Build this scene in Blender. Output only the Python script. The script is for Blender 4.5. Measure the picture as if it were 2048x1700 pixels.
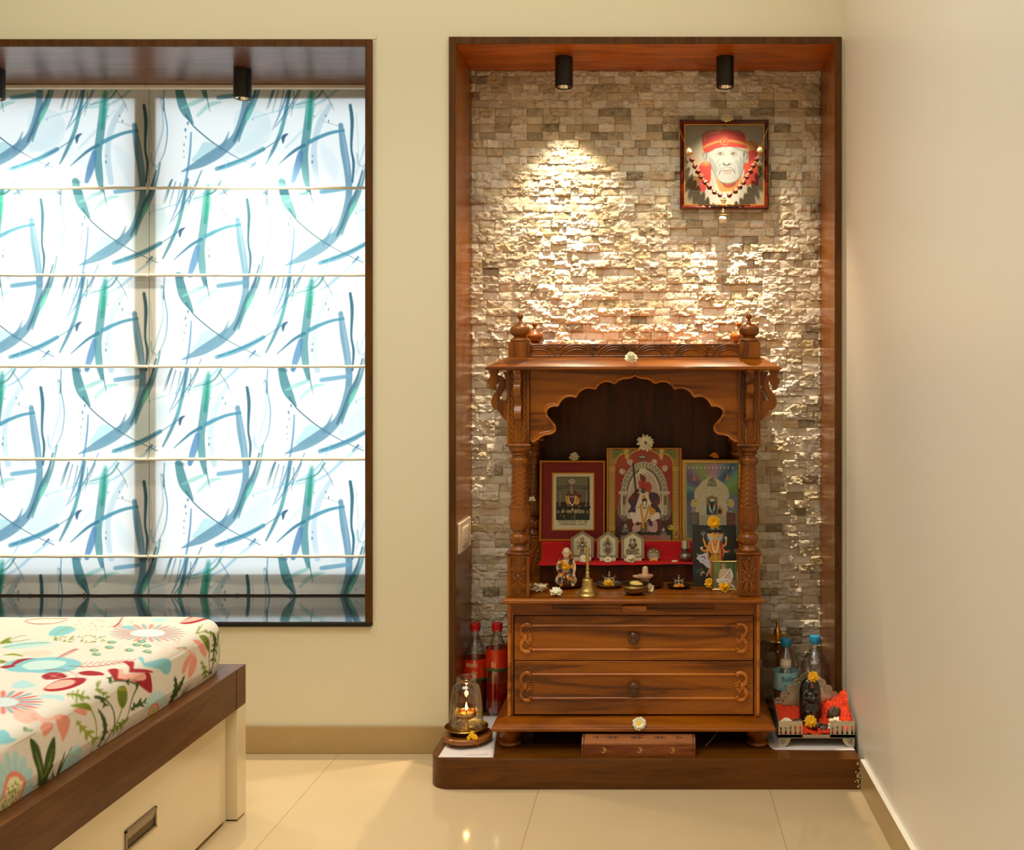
import bpy, math, random
import numpy as np
from mathutils import Vector, Matrix, noise as mnoise

for o in list(bpy.data.objects):
    bpy.data.objects.remove(o)
S = bpy.context.scene
C = S.collection
R = math.radians
PI = math.pi

# ------------------------------------------------------------------ camera
FOC = 2000.0      # focal length in pixels of the 2048 x 1700 frame
CD = 3.1          # camera distance from the back wall
CH = 1.116        # camera height
VX, VY = 1310.0, 785.0
cam_d = bpy.data.cameras.new('camera')
cam = bpy.data.objects.new('camera', cam_d)
C.objects.link(cam)
cam.location = (0, -CD, CH)
cam.rotation_euler = (PI / 2, 0, 0)
cam_d.sensor_fit = 'HORIZONTAL'
cam_d.sensor_width = 36.0
cam_d.lens = 36.0 * FOC / 2048.0
cam_d.shift_x = (1024 - VX) / 2048.0
cam_d.shift_y = (VY - 850) / 2048.0
cam_d.clip_start = 0.05
S.camera = cam

# ------------------------------------------------------------------ view and world
S.view_settings.view_transform = 'Standard'
S.view_settings.look = 'None'
S.view_settings.gamma = 1.0
S.view_settings.use_curve_mapping = False
S.view_settings.exposure = 0.0
try:
    S.cycles.use_denoising = True
    S.cycles.max_bounces = 10
    S.cycles.diffuse_bounces = 5
    S.cycles.glossy_bounces = 4
    S.cycles.transmission_bounces = 8
    S.cycles.transparent_max_bounces = 16
    S.cycles.sample_clamp_indirect = 4.0
    S.cycles.caustics_reflective = False
    S.cycles.caustics_refractive = False
    S.cycles.blur_glossy = 1.0
except Exception:
    pass
W = bpy.data.worlds.new('daylight')
S.world = W
W.use_nodes = True
bg = W.node_tree.nodes['Background']
bg.inputs[0].default_value = (0.90, 0.96, 1.0, 1)
bg.inputs[1].default_value = 3.2

# ------------------------------------------------------------------ room lights
def area(name, loc, rot, sx, sy, power, col, spread=180):
    l = bpy.data.lights.new(name, 'AREA')
    l.shape = 'RECTANGLE'; l.size = sx; l.size_y = sy
    l.energy = power; l.color = col; l.spread = R(spread)
    o = bpy.data.objects.new(name, l)
    o.location = loc; o.rotation_euler = rot
    C.objects.link(o)
    return o
area('ceiling_panel_light', (-0.75, -1.35, 2.72), (0, 0, 0), 1.7, 0.8, 20.0, (1.0, 0.95, 0.85), 130)
area('rear_fill_light', (-0.6, -3.0, 2.72), (0, 0, 0), 1.2, 0.6, 12.0, (1.0, 0.94, 0.82), 150)  # unseen fill added overhead near the camera, brightens front-facing surfaces
area('cove_light', (-0.9, -0.55, 2.74), (R(4), 0, 0), 2.8, 0.2, 10.0, (1.0, 0.96, 0.82))
wp = area('window_portal', (-1.78, 0.47, 1.30), (R(-90), 0, 0), 1.75, 1.75, 1.0, (1, 1, 1))
wp.data.cycles.is_portal = True

def spot(name, loc, energy, angle, blend, col, parent=None, rad=0.012, rot=(0, 0, 0)):
    l = bpy.data.lights.new(name, 'SPOT')
    l.energy = energy; l.spot_size = R(angle); l.spot_blend = blend
    l.color = col; l.shadow_soft_size = rad
    o = bpy.data.objects.new(name, l)
    o.location = loc; o.rotation_euler = rot
    C.objects.link(o)
    if parent is not None:
        o.parent = parent
        o.matrix_parent_inverse = Matrix.Translation(-Vector(parent.location))
    return o

# ------------------------------------------------------------------ helpers
def P(px, py, y):
    """point seen at photograph pixel px, py on the plane y"""
    d = CD + y
    return Vector(((px - VX) * d / FOC, y, CH + (VY - py) * d / FOC))

def lin(c):
    out = []
    for v in c:
        v = v / 255.0
        out.append(v / 12.92 if v <= 0.04045 else ((v + 0.055) / 1.055) ** 2.4)
    return tuple(out)

def sm(pts, n=6, closed=False):
    """Catmull-Rom smoothing of a polyline"""
    p = [np.array(q, float) for q in pts]
    N = len(p)
    out = []
    rng = range(N) if closed else range(N - 1)
    for i in rng:
        if closed:
            a, b, c, d = p[(i - 1) % N], p[i], p[(i + 1) % N], p[(i + 2) % N]
        else:
            a, b, c, d = p[max(i - 1, 0)], p[i], p[i + 1], p[min(i + 2, N - 1)]
        for k in range(n):
            t = k / n
            out.append(tuple(0.5 * ((2 * b) + (c - a) * t + (2 * a - 5 * b + 4 * c - d) * t * t + (3 * b - a - 3 * c + d) * t ** 3)))
    if not closed:
        out.append(tuple(p[-1]))
    return out

def ribbon(pts, w, n=6):
    """outline polygon (2D) of a tapering stroke"""
    pw = [(p[0], p[1], w[i] if isinstance(w, (list, tuple)) else w) for i, p in enumerate(pts)]
    pw = sm(pw, n)
    L, Rr = [], []
    for i, (x, y, ww) in enumerate(pw):
        a = pw[max(i - 1, 0)]; b = pw[min(i + 1, len(pw) - 1)]
        dx, dy = b[0] - a[0], b[1] - a[1]
        l = math.hypot(dx, dy) or 1
        nx, ny = -dy / l * ww / 2, dx / l * ww / 2
        L.append((x + nx, y + ny)); Rr.append((x - nx, y - ny))
    return L + Rr[::-1]

def circ(cx, cy, r, n=20, ry=None):
    ry = r if ry is None else ry
    return [(cx + r * math.cos(2 * PI * i / n), cy + ry * math.sin(2 * PI * i / n)) for i in range(n)]

class MB:
    def __init__(s):
        s.v = []; s.f = []; s.m = []; s.mat = 0
    def add(s, vs, fs):
        b = len(s.v)
        s.v += [tuple(v) for v in vs]
        s.f += [tuple(b + i for i in f) for f in fs]
        s.m += [s.mat] * len(fs)
        return s
    def box(s, x0, x1, y0, y1, z0, z1):
        vs = [(x, y, z) for z in (z0, z1) for y in (y0, y1) for x in (x0, x1)]
        return s.add(vs, [(0, 2, 3, 1), (4, 5, 7, 6), (0, 1, 5, 4), (2, 6, 7, 3), (0, 4, 6, 2), (1, 3, 7, 5)])
    def frust(s, a, b):
        """a,b = (x0,x1,y0,y1,z) lower and upper rectangle"""
        vs = [(x, y, r[4]) for r in (a, b) for y in (r[2], r[3]) for x in (r[0], r[1])]
        return s.add(vs, [(0, 2, 3, 1), (4, 5, 7, 6), (0, 1, 5, 4), (2, 6, 7, 3), (0, 4, 6, 2), (1, 3, 7, 5)])
    def lathe(s, cx, cy, prof, seg=28, fn=None, n=1, closed=True, sq=1.0):
        if n > 1:
            prof = sm(prof, n)
        vs = []
        for (r, z) in prof:
            for k in range(seg):
                t = 2 * PI * k / seg
                rr = r * (fn(t, z) if fn else 1)
                vs.append((cx + rr * math.cos(t), cy + rr * sq * math.sin(t), z))
        fs = []
        for i in range(len(prof) - 1):
            for k in range(seg):
                a = i * seg + k; b = i * seg + (k + 1) % seg
                fs.append((a, b, b + seg, a + seg))
        if closed:
            fs.append(tuple(range(seg))[::-1])
            o = (len(prof) - 1) * seg
            fs.append(tuple(range(o, o + seg)))
        return s.add(vs, fs)
    def tube(s, pts, r, seg=8, n=1):
        pts = [tuple(p) for p in pts]
        if n > 1:
            if isinstance(r, (list, tuple)):
                q = sm([tuple(p) + (r[i],) for i, p in enumerate(pts)], n)
                pts = [p[:3] for p in q]; r = [p[3] for p in q]
            else:
                pts = sm(pts, n)
        N = len(pts)
        P3 = [Vector(p) for p in pts]
        vs = []
        up = None
        for i in range(N):
            t = (P3[min(i + 1, N - 1)] - P3[max(i - 1, 0)])
            if t.length < 1e-9: t = Vector((0, 0, 1))
            t.normalize()
            if up is None:
                up = Vector((0, 0, 1)) if abs(t.z) < 0.9 else Vector((1, 0, 0))
            a = t.cross(up)
            if a.length < 1e-6: a = t.cross(Vector((0, 1, 0)))
            a.normalize(); b = a.cross(t); b.normalize(); up = b
            rr = r[i] if isinstance(r, (list, tuple)) else r
            for k in range(seg):
                q = 2 * PI * k / seg
                vs.append(P3[i] + (a * math.cos(q) + b * math.sin(q)) * rr)
        fs = []
        for i in range(N - 1):
            for k in range(seg):
                a = i * seg + k; b = i * seg + (k + 1) % seg
                fs.append((a, b, b + seg, a + seg))
        fs.append(tuple(range(seg))[::-1]); o = (N - 1) * seg
        fs.append(tuple(range(o, o + seg)))
        return s.add(vs, fs)
    def prism(s, poly, y0, y1):
        """poly in x,z extruded along y"""
        a = sum(poly[i][0] * poly[(i + 1) % len(poly)][1] - poly[(i + 1) % len(poly)][0] * poly[i][1] for i in range(len(poly)))
        if a < 0: poly = poly[::-1]
        n = len(poly)
        vs = [(x, y0, z) for x, z in poly] + [(x, y1, z) for x, z in poly]
        fs = [tuple(range(n)), tuple(range(n, 2 * n))[::-1]]
        fs += [(i, n + i, n + (i + 1) % n, (i + 1) % n) for i in range(n)]
        return s.add(vs, fs)
    def prismx(s, poly, x0, x1):
        b = MB(); b.prism(poly, 0, 1)
        return s.add([(x0 + (x1 - x0) * y, x, z) for x, y, z in b.v], [f[::-1] for f in b.f])
    def prismz(s, poly, z0, z1):
        b = MB(); b.prism(poly, 0, 1)
        return s.add([(x, z, z0 + (z1 - z0) * y) for x, y, z in b.v], [f[::-1] for f in b.f])
    def ell(s, c, r, seg=14, rings=9, M=None, noise=0, seed=0):
        if not isinstance(r, (tuple, list)): r = (r, r, r)
        vs = []; c = Vector(c)
        for i in range(rings + 1):
            ph = PI * i / rings
            for k in range(seg):
                t = 2 * PI * k / seg
                v = Vector((r[0] * math.sin(ph) * math.cos(t), r[1] * math.sin(ph) * math.sin(t), r[2] * math.cos(ph)))
                if noise:
                    v *= 1 + noise * mnoise.noise(v / max(r) * 1.7 + Vector((seed, seed * 2.1, 0)))
                if M is not None: v = M @ v
                vs.append(c + v)
        fs = []
        for i in range(rings):
            for k in range(seg):
                a = i * seg + k; b = i * seg + (k + 1) % seg
                fs.append((a, a + seg, b + seg, b))
        return s.add(vs, fs)
    def rect_frame(s, x0, x1, z0, z1, prof):
        """picture-frame moulding; prof = list of (inset, y)"""
        n = len(prof); vs = []
        for (i, y) in prof:
            vs += [(x0 + i, y, z0 + i), (x1 - i, y, z0 + i), (x1 - i, y, z1 - i), (x0 + i, y, z1 - i)]
        fs = []
        for j in range(n):
            a = j * 4; b = ((j + 1) % n) * 4
            for k in range(4):
                k2 = (k + 1) % 4
                fs.append((a + k, a + k2, b + k2, b + k))
        return s.add(vs, fs)
    def build(s, name, mat, parent=None, smooth=True, bevel=0, ang=38, xf=None, mods=None, seg=2, origin=None):
        vs = s.v
        if xf is not None:
            vs = [tuple(xf @ Vector(v)) for v in vs]
        if parent is not None:
            o = Vector(parent.location) if parent.type == 'EMPTY' or parent.parent is None else Vector(parent['_o'])
        elif origin is not None:
            o = Vector(origin)
        else:
            a = np.array(vs); mn = a.min(0); mx = a.max(0)
            o = Vector(((mn[0] + mx[0]) / 2, (mn[1] + mx[1]) / 2, mn[2]))
        me = bpy.data.meshes.new(name)
        me.from_pydata([(v[0] - o.x, v[1] - o.y, v[2] - o.z) for v in vs], [], s.f)
        mats = mat if isinstance(mat, (list, tuple)) else [mat]
        for m in mats: me.materials.append(m)
        if len(mats) > 1:
            me.polygons.foreach_set('material_index', s.m)
        me.validate()
        fix_normals(me)
        if smooth:
            me.polygons.foreach_set('use_smooth', [True] * len(me.polygons))
            me.set_sharp_from_angle(angle=R(ang))
        ob = bpy.data.objects.new(name, me)
        C.objects.link(ob)
        place(ob, o, parent)
        if bevel:
            m = ob.modifiers.new('bevel', 'BEVEL'); m.width = bevel; m.segments = seg
            m.limit_method = 'ANGLE'; m.angle_limit = R(40)
        return ob

def fix_normals(me):
    import bmesh
    bm = bmesh.new(); bm.from_mesh(me)
    bmesh.ops.recalc_face_normals(bm, faces=bm.faces)
    bm.to_mesh(me); bm.free()

ORG = {}
def place(ob, o, parent):
    """ob's mesh is centred on world point o; parent it without moving it"""
    if parent is None:
        ob.location = o
        ORG[ob.name] = Vector(o)
    else:
        ob.parent = parent
        ob.location = (0, 0, 0)
        ORG[ob.name] = Vector(o)

def org(parent):
    return ORG[parent.name]

_b = MB.build
def build2(s, name, mat, parent=None, **k):
    if parent is not None:
        k['origin'] = org(parent)
        return _b_parent(s, name, mat, parent, **k)
    return _b(s, name, mat, None, **k)
def _b_parent(s, name, mat, parent, **k):
    ob = _b(s, name, mat, None, **k)
    ob.parent = parent; ob.location = (0, 0, 0)
    return ob
MB.build = build2

def thing(name, label, cat, loc, group=None):
    o = bpy.data.objects.new(name, None)
    o.empty_display_size = 0.05
    C.objects.link(o)
    o.location = loc
    o['label'] = label; o['category'] = cat
    if group: o['group'] = group
    ORG[o.name] = Vector(loc)
    return o

def tag(o, label, cat, group=None, kind=None):
    o['label'] = label; o['category'] = cat
    if group: o['group'] = group
    if kind: o['kind'] = kind
    return o

def struct(o):
    o['kind'] = 'structure'
    return o

# ------------------------------------------------------------------ painted surfaces (colour per mesh vertex)
class Canvas:
    def __init__(s, x0, y0, x1, y1, nx, ny, bg):
        s.x0, s.y0, s.x1, s.y1, s.nx, s.ny = x0, y0, x1, y1, nx, ny
        s.a = np.zeros((ny, nx, 3)); s.a[:] = bg
        s.X, s.Y = np.meshgrid(np.linspace(x0, x1, nx), np.linspace(y0, y1, ny))
        s.px = abs(x1 - x0) / (nx - 1)
    def _win(s, mnx, mny, mxx, mxy):
        fx = (s.nx - 1) / (s.x1 - s.x0); fy = (s.ny - 1) / (s.y1 - s.y0)
        i0 = max(0, int((mnx - s.x0) * fx) - 2); i1 = min(s.nx, int((mxx - s.x0) * fx) + 3)
        j0 = max(0, int((mny - s.y0) * fy) - 2); j1 = min(s.ny, int((mxy - s.y0) * fy) + 3)
        return (slice(j0, j1), slice(i0, i1)) if i1 > i0 and j1 > j0 else None
    def _mix(s, w, m, col, al):
        m = np.clip(m * al, 0, 1)[..., None]
        s.a[w] = s.a[w] * (1 - m) + np.array(col, float) * m
    def poly(s, pts, col, al=1.0):
        p = np.array(pts, float)
        w = s._win(p[:, 0].min(), p[:, 1].min(), p[:, 0].max(), p[:, 1].max())
        if w is None: return
        X, Y = s.X[w], s.Y[w]
        acc = np.zeros(X.shape)
        for ox, oy in ((-.25, -.25), (.25, -.25), (-.25, .25), (.25, .25)):
            xs, ys = X + ox * s.px, Y + oy * s.px
            ins = np.zeros(X.shape, bool)
            for i in range(len(p)):
                x1, y1 = p[i]; x2, y2 = p[(i + 1) % len(p)]
                if y1 == y2: continue
                c = ((y1 > ys) != (y2 > ys)) & (xs < (x2 - x1) * (ys - y1) / (y2 - y1) + x1)
                ins ^= c
            acc += ins
        s._mix(w, acc / 4, col, al)
    def blob(s, pts, col, al=1.0, n=6):
        s.poly(sm(pts, n, True), col, al)
    def stroke(s, pts, w, col, al=1.0, n=5, soft=0.0):
        q = [(p[0], p[1], w[i] if isinstance(w, (list, tuple)) else w) for i, p in enumerate(pts)]
        if n > 1 and len(q) > 2: q = sm(q, n)
        mw = max(t[2] for t in q) + soft
        xs = [t[0] for t in q]; ys = [t[1] for t in q]
        win = s._win(min(xs) - mw, min(ys) - mw, max(xs) + mw, max(ys) + mw)
        if win is None: return
        X, Y = s.X[win], s.Y[win]
        M = np.zeros(X.shape)
        for i in range(len(q) - 1):
            ax, ay, aw = q[i]; bx, by, bw = q[i + 1]
            dx, dy = bx - ax, by - ay
            L = dx * dx + dy * dy or 1e-9
            t = np.clip(((X - ax) * dx + (Y - ay) * dy) / L, 0, 1)
            d = np.hypot(X - ax - t * dx, Y - ay - t * dy)
            ww = (aw + (bw - aw) * t) / 2
            M = np.maximum(M, np.clip((ww - d) / (s.px + soft) + 0.5, 0, 1))
        s._mix(win, M, col, al)
    def ell(s, cx, cy, rx, ry, col, al=1.0, rot=0.0, soft=0.0):
        r = max(rx, ry) * (1 + soft)
        w = s._win(cx - r, cy - r, cx + r, cy + r)
        if w is None: return
        X, Y = s.X[w] - cx, s.Y[w] - cy
        c, sn = math.cos(rot), math.sin(rot)
        d = np.hypot((X * c + Y * sn) / rx, (-X * sn + Y * c) / ry)
        k = max(soft, s.px / max(min(rx, ry), 1e-6))
        s._mix(w, np.clip((1 - d) / k + 0.5, 0, 1), col, al)
    def rect(s, x0, y0, x1, y1, col, al=1.0):
        s.poly([(x0, y0), (x1, y0), (x1, y1), (x0, y1)], col, al)
    def speck(s, n, x0, y0, x1, y1, r, cols, al=1.0, seed=0, inside=None):
        rn = random.Random(seed)
        for _ in range(n):
            x = rn.uniform(x0, x1); y = rn.uniform(y0, y1)
            if inside and not inside(x, y): continue
            q = rn.uniform(0.5, 1) * r
            s.ell(x, y, q, q * rn.uniform(0.5, 1), rn.choice(cols), al, rn.uniform(0, 3))
    def linear(s):
        a = np.clip(s.a / 255.0, 0, 1)
        return np.where(a <= 0.04045, a / 12.92, ((a + 0.055) / 1.055) ** 2.4)
    def mesh(s, name, fn, mat, parent=None, smooth=True, flip=False):
        """fn(X, Y) -> three arrays of world coordinates"""
        x, y, z = fn(s.X, s.Y)
        return grid_mesh(name, x, y, z, s.linear(), mat, parent, smooth, flip)

def grid_mesh(name, x, y, z, colr, mat, parent=None, smooth=True, flip=False):
    ny, nx = x.shape
    co = np.stack([x, y, z], -1).reshape(-1, 3)
    o = org(parent) if parent is not None else Vector(((co[:, 0].min() + co[:, 0].max()) / 2, (co[:, 1].min() + co[:, 1].max()) / 2, co[:, 2].min()))
    co = co - np.array(o)
    me = bpy.data.meshes.new(name)
    me.vertices.add(nx * ny)
    me.vertices.foreach_set('co', co.astype(np.float32).ravel())
    i = np.arange((ny - 1) * (nx - 1))
    a = (i // (nx - 1)) * nx + i % (nx - 1)
    q = np.stack([a, a + nx, a + nx + 1, a + 1], -1)
    if flip: q = q[:, ::-1]
    nf = len(q)
    me.loops.add(nf * 4)
    me.loops.foreach_set('vertex_index', q.astype(np.int32).ravel())
    me.polygons.add(nf)
    me.polygons.foreach_set('loop_start', (np.arange(nf) * 4).astype(np.int32))
    me.polygons.foreach_set('loop_total', np.full(nf, 4, np.int32))
    me.update(calc_edges=True)
    if smooth: me.polygons.foreach_set('use_smooth', np.ones(nf, bool))
    if colr is not None:
        at = me.color_attributes.new('paint', 'FLOAT_COLOR', 'POINT')
        c4 = np.concatenate([colr.reshape(-1, 3), np.ones((nx * ny, 1))], 1)
        at.data.foreach_set('color', c4.astype(np.float32).ravel())
    me.materials.append(mat)
    ob = bpy.data.objects.new(name, me)
    C.objects.link(ob)
    if parent is not None:
        ob.parent = parent; ORG[ob.name] = Vector(o)
    else:
        ob.location = o; ORG[ob.name] = Vector(o)
    return ob

def text(s, size, loc, mat, parent, name='lettering', depth=0.0003, xf=None, width=None, bend=None):
    """flat lettering facing -y, centred on loc"""
    cu = bpy.data.curves.new(name, 'FONT')
    cu.body = s; cu.size = size; cu.align_x = 'CENTER'; cu.align_y = 'CENTER'
    cu.extrude = depth / 2; cu.resolution_u = 3
    tmp = bpy.data.objects.new('tmp_text', cu)
    C.objects.link(tmp)
    bpy.context.view_layer.update()
    dg = bpy.context.evaluated_depsgraph_get()
    me0 = bpy.data.meshes.new_from_object(tmp.evaluated_get(dg))
    vs = [v.co.copy() for v in me0.vertices]
    fs = [tuple(p.vertices) for p in me0.polygons]
    bpy.data.objects.remove(tmp); bpy.data.meshes.remove(me0); bpy.data.curves.remove(cu)
    if not vs: return None
    x0 = min(v.x for v in vs); x1 = max(v.x for v in vs)
    k = (width / (x1 - x0)) if width and x1 > x0 else 1
    mb = MB()
    out = []
    for v in vs:
        X = (v.x - (x0 + x1) / 2) * k; Z = v.y; D = -v.z
        if bend:
            bx, by, br, a0 = bend
            a = a0 + X / br
            rr = br - D
            out.append((bx + rr * math.sin(a), by - rr * math.cos(a), loc[2] + Z))
        else:
            out.append((loc[0] + X, loc[1] + D, loc[2] + Z))
    mb.add(out, fs)
    return mb.build(name, mat, parent, smooth=False, xf=xf)
# ------------------------------------------------------------------ materials
def newmat(name):
    m = bpy.data.materials.new(name); m.use_nodes = True
    nt = m.node_tree
    return m, nt, nt.nodes, nt.links, nt.nodes['Principled BSDF']

def plain(name, col, rough=0.5, metal=0.0, spec=0.5, coat=0.0, bump=0.0, bscale=200, var=0.0, vscale=20, sss=0.0, emit=None, estr=0):
    m, nt, N, L, b = newmat(name)
    c = lin(col)
    b.inputs['Base Color'].default_value = (*c, 1)
    b.inputs['Roughness'].default_value = rough
    b.inputs['Metallic'].default_value = metal
    b.inputs['Specular IOR Level'].default_value = spec
    b.inputs['Coat Weight'].default_value = coat
    b.inputs['Coat Roughness'].default_value = 0.08
    if sss:
        b.inputs['Subsurface Weight'].default_value = sss
        b.inputs['Subsurface Radius'].default_value = (0.01, 0.006, 0.004)
        b.inputs['Subsurface Scale'].default_value = 0.5
    if emit:
        b.inputs['Emission Color'].default_value = (*lin(emit), 1)
        b.inputs['Emission Strength'].default_value = estr
    tc = N.new('ShaderNodeTexCoord')
    if var:
        n = N.new('ShaderNodeTexNoise'); n.inputs['Scale'].default_value = vscale; n.inputs['Detail'].default_value = 4
        L.new(tc.outputs['Object'], n.inputs['Vector'])
        mx = N.new('ShaderNodeMix'); mx.data_type = 'RGBA'
        mx.inputs[6].default_value = (*[v * (1 - var) for v in c], 1)
        mx.inputs[7].default_value = (*[min(1, v * (1 + var)) for v in c], 1)
        L.new(n.outputs['Fac'], mx.inputs[0]); L.new(mx.outputs[2], b.inputs['Base Color'])
    if bump:
        n = N.new('ShaderNodeTexNoise'); n.inputs['Scale'].default_value = bscale; n.inputs['Detail'].default_value = 5
        L.new(tc.outputs['Object'], n.inputs['Vector'])
        bp = N.new('ShaderNodeBump'); bp.inputs['Strength'].default_value = bump; bp.inputs['Distance'].default_value = 0.002
        L.new(n.outputs['Fac'], bp.inputs['Height']); L.new(bp.outputs['Normal'], b.inputs['Normal'])
    return m

def wood(name, dark, mid, light, axis='x', scale=1.0, rough=0.35, coat=0.4, fine=0.5, bump=0.08, cr=0.12):
    """procedural timber: grain runs along axis"""
    m, nt, N, L, b = newmat(name)
    tc = N.new('ShaderNodeTexCoord')
    mp = N.new('ShaderNodeMapping')
    sc = {'x': (0.9, 9, 9), 'y': (9, 0.9, 9), 'z': (9, 9, 0.9)}[axis]
    mp.inputs['Scale'].default_value = [v * scale for v in sc]
    L.new(tc.outputs['Object'], mp.inputs['Vector'])
    n1 = N.new('ShaderNodeTexNoise'); n1.inputs['Scale'].default_value = 1.6; n1.inputs['Detail'].default_value = 5
    n1.inputs['Distortion'].default_value = 1.1
    L.new(mp.outputs[0], n1.inputs['Vector'])
    n2 = N.new('ShaderNodeTexNoise'); n2.inputs['Scale'].default_value = 11; n2.inputs['Detail'].default_value = 7
    n2.inputs['Roughness'].default_value = 0.65
    L.new(mp.outputs[0], n2.inputs['Vector'])
    ma = N.new('ShaderNodeMath'); ma.operation = 'MULTIPLY'; ma.inputs[1].default_value = 5.0
    L.new(n1.outputs['Fac'], ma.inputs[0])
    fr = N.new('ShaderNodeMath'); fr.operation = 'PINGPONG'; fr.inputs[1].default_value = 1.0
    L.new(ma.outputs[0], fr.inputs[0])
    mx = N.new('ShaderNodeMath'); mx.operation = 'MULTIPLY_ADD'; mx.inputs[1].default_value = 1 - fine * 0.5
    ms = N.new('ShaderNodeMath'); ms.operation = 'MULTIPLY'; ms.inputs[1].default_value = fine * 0.5
    L.new(n2.outputs['Fac'], ms.inputs[0]); L.new(fr.outputs[0], mx.inputs[0]); L.new(ms.outputs[0], mx.inputs[2])
    cr_ = N.new('ShaderNodeValToRGB')
    e = cr_.color_ramp.elements
    e[0].position = 0.08; e[0].color = (*lin(dark), 1)
    e[1].position = 0.92; e[1].color = (*lin(light), 1)
    q = e.new(0.38); q.color = (*lin(mid), 1)
    L.new(mx.outputs[0], cr_.inputs[0]); L.new(cr_.outputs[0], b.inputs['Base Color'])
    b.inputs['Roughness'].default_value = rough
    b.inputs['Specular IOR Level'].default_value = 0.25
    b.inputs['Coat Weight'].default_value = coat * 0.7
    b.inputs['Coat Roughness'].default_value = cr
    bp = N.new('ShaderNodeBump'); bp.inputs['Strength'].default_value = bump; bp.inputs['Distance'].default_value = 0.001
    L.new(n2.outputs['Fac'], bp.inputs['Height']); L.new(bp.outputs['Normal'], b.inputs['Normal'])
    return m

def painted(name, rough=0.5, coat=0.0, spec=0.5, bump=0.0, bscale=300, translucent=0.0, tint=(1, 1, 1)):
    m, nt, N, L, b = newmat(name)
    at = N.new('ShaderNodeAttribute'); at.attribute_name = 'paint'
    L.new(at.outputs['Color'], b.inputs['Base Color'])
    b.inputs['Roughness'].default_value = rough
    b.inputs['Coat Weight'].default_value = coat
    b.inputs['Coat Roughness'].default_value = 0.03
    b.inputs['Specular IOR Level'].default_value = spec
    if bump:
        tc = N.new('ShaderNodeTexCoord')
        n = N.new('ShaderNodeTexNoise'); n.inputs['Scale'].default_value = bscale; n.inputs['Detail'].default_value = 4
        L.new(tc.outputs['Object'], n.inputs['Vector'])
        bp = N.new('ShaderNodeBump'); bp.inputs['Strength'].default_value = bump; bp.inputs['Distance'].default_value = 0.002
        L.new(n.outputs['Fac'], bp.inputs['Height']); L.new(bp.outputs['Normal'], b.inputs['Normal'])
    if translucent:
        out = N['Material Output']
        tr = N.new('ShaderNodeBsdfTranslucent'); L.new(at.outputs['Color'], tr.inputs['Color'])
        mx = N.new('ShaderNodeMixShader'); mx.inputs[0].default_value = translucent
        L.new(b.outputs[0], mx.inputs[1]); L.new(tr.outputs[0], mx.inputs[2]); L.new(mx.outputs[0], out.inputs['Surface'])
    return m

def clear(name, tint=(1, 1, 1), gloss=0.12, rough=0.03, edge=1.6):
    """thin clear glass or plastic wall: mostly see-through, brighter mirror at grazing angles"""
    m, nt, N, L, b = newmat(name)
    out = N['Material Output']; N.remove(b)
    tr = N.new('ShaderNodeBsdfTransparent'); tr.inputs[0].default_value = (*tint, 1)
    gl = N.new('ShaderNodeBsdfGlossy'); gl.inputs['Roughness'].default_value = rough
    lw = N.new('ShaderNodeLayerWeight'); lw.inputs['Blend'].default_value = 0.35
    ma = N.new('ShaderNodeMath'); ma.operation = 'MULTIPLY_ADD'; ma.inputs[1].default_value = 0.45 * edge / 1.6; ma.inputs[2].default_value = gloss * 0.4
    ma.use_clamp = True
    L.new(lw.outputs['Fresnel'], ma.inputs[0])
    mx = N.new('ShaderNodeMixShader')
    L.new(ma.outputs[0], mx.inputs[0]); L.new(tr.outputs[0], mx.inputs[1]); L.new(gl.outputs[0], mx.inputs[2])
    L.new(mx.outputs[0], out.inputs['Surface'])
    return m

M = {}
M['wall'] = plain('wall_paint_cream', (226, 219, 192), 0.62, bump=0.04, bscale=90)
M['wall_r'] = plain('wall_paint_satin', (232, 226, 214), 0.36, bump=0.03, bscale=12)
M['ceil'] = plain('ceiling_paint', (238, 234, 222), 0.8)
M['skirt'] = plain('skirting_tile', (178, 152, 104), 0.28, var=0.05, vscale=40)
M['teak'] = wood('teak_horizontal', (64, 29, 0), (130, 67, 0), (160, 90, 4), 'x', 1.0, 0.32, 0.5, fine=0.6)
M['teakv'] = wood('teak_vertical', (58, 26, 0), (122, 62, 0), (150, 84, 4), 'z', 1.3, 0.32, 0.5, fine=0.6)
M['teakc'] = wood('teak_carved', (64, 29, 0), (116, 58, 0), (140, 78, 4), 'z', 1.0, 0.28, 0.7, fine=0.5)
M['teakl'] = wood('teak_bead_highlight', (112, 56, 6), (168, 92, 16), (196, 118, 32), 'x', 1.0, 0.22, 1.0, fine=0.5)  # lighter teak: highlights on beads and scrolls put into the colour
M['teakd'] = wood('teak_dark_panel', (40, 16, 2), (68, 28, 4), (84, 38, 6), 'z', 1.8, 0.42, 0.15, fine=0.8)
M['walnut'] = wood('walnut_laminate', (44, 22, 0), (76, 42, 2), (98, 58, 6), 'z', 2.0, 0.4, 0.2, fine=1.2)
M['walnuth'] = wood('walnut_laminate_level', (46, 22, 0), (88, 48, 3), (112, 64, 7), 'x', 2.0, 0.4, 0.2, fine=1.2)
M['walnuty'] = wood('walnut_bed_rail', (52, 28, 8), (88, 51, 18), (114, 70, 28), 'y', 2.0, 0.42, 0.2, fine=1.3)
M['liner'] = wood('gloss_wood_lining', (84, 42, 6), (130, 70, 12), (154, 92, 20), 'z', 2.4, 0.3, 0.35, fine=1.0)
M['linerh'] = wood('gloss_wood_soffit', (104, 46, 2), (160, 78, 6), (190, 104, 14), 'x', 2.2, 0.28, 0.5, fine=1.0)
M['linerw'] = wood('gloss_wood_window_soffit', (70, 36, 26), (104, 60, 44), (128, 80, 60), 'x', 2.2, 0.30, 0.7, fine=0.8, cr=0.28)
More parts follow.
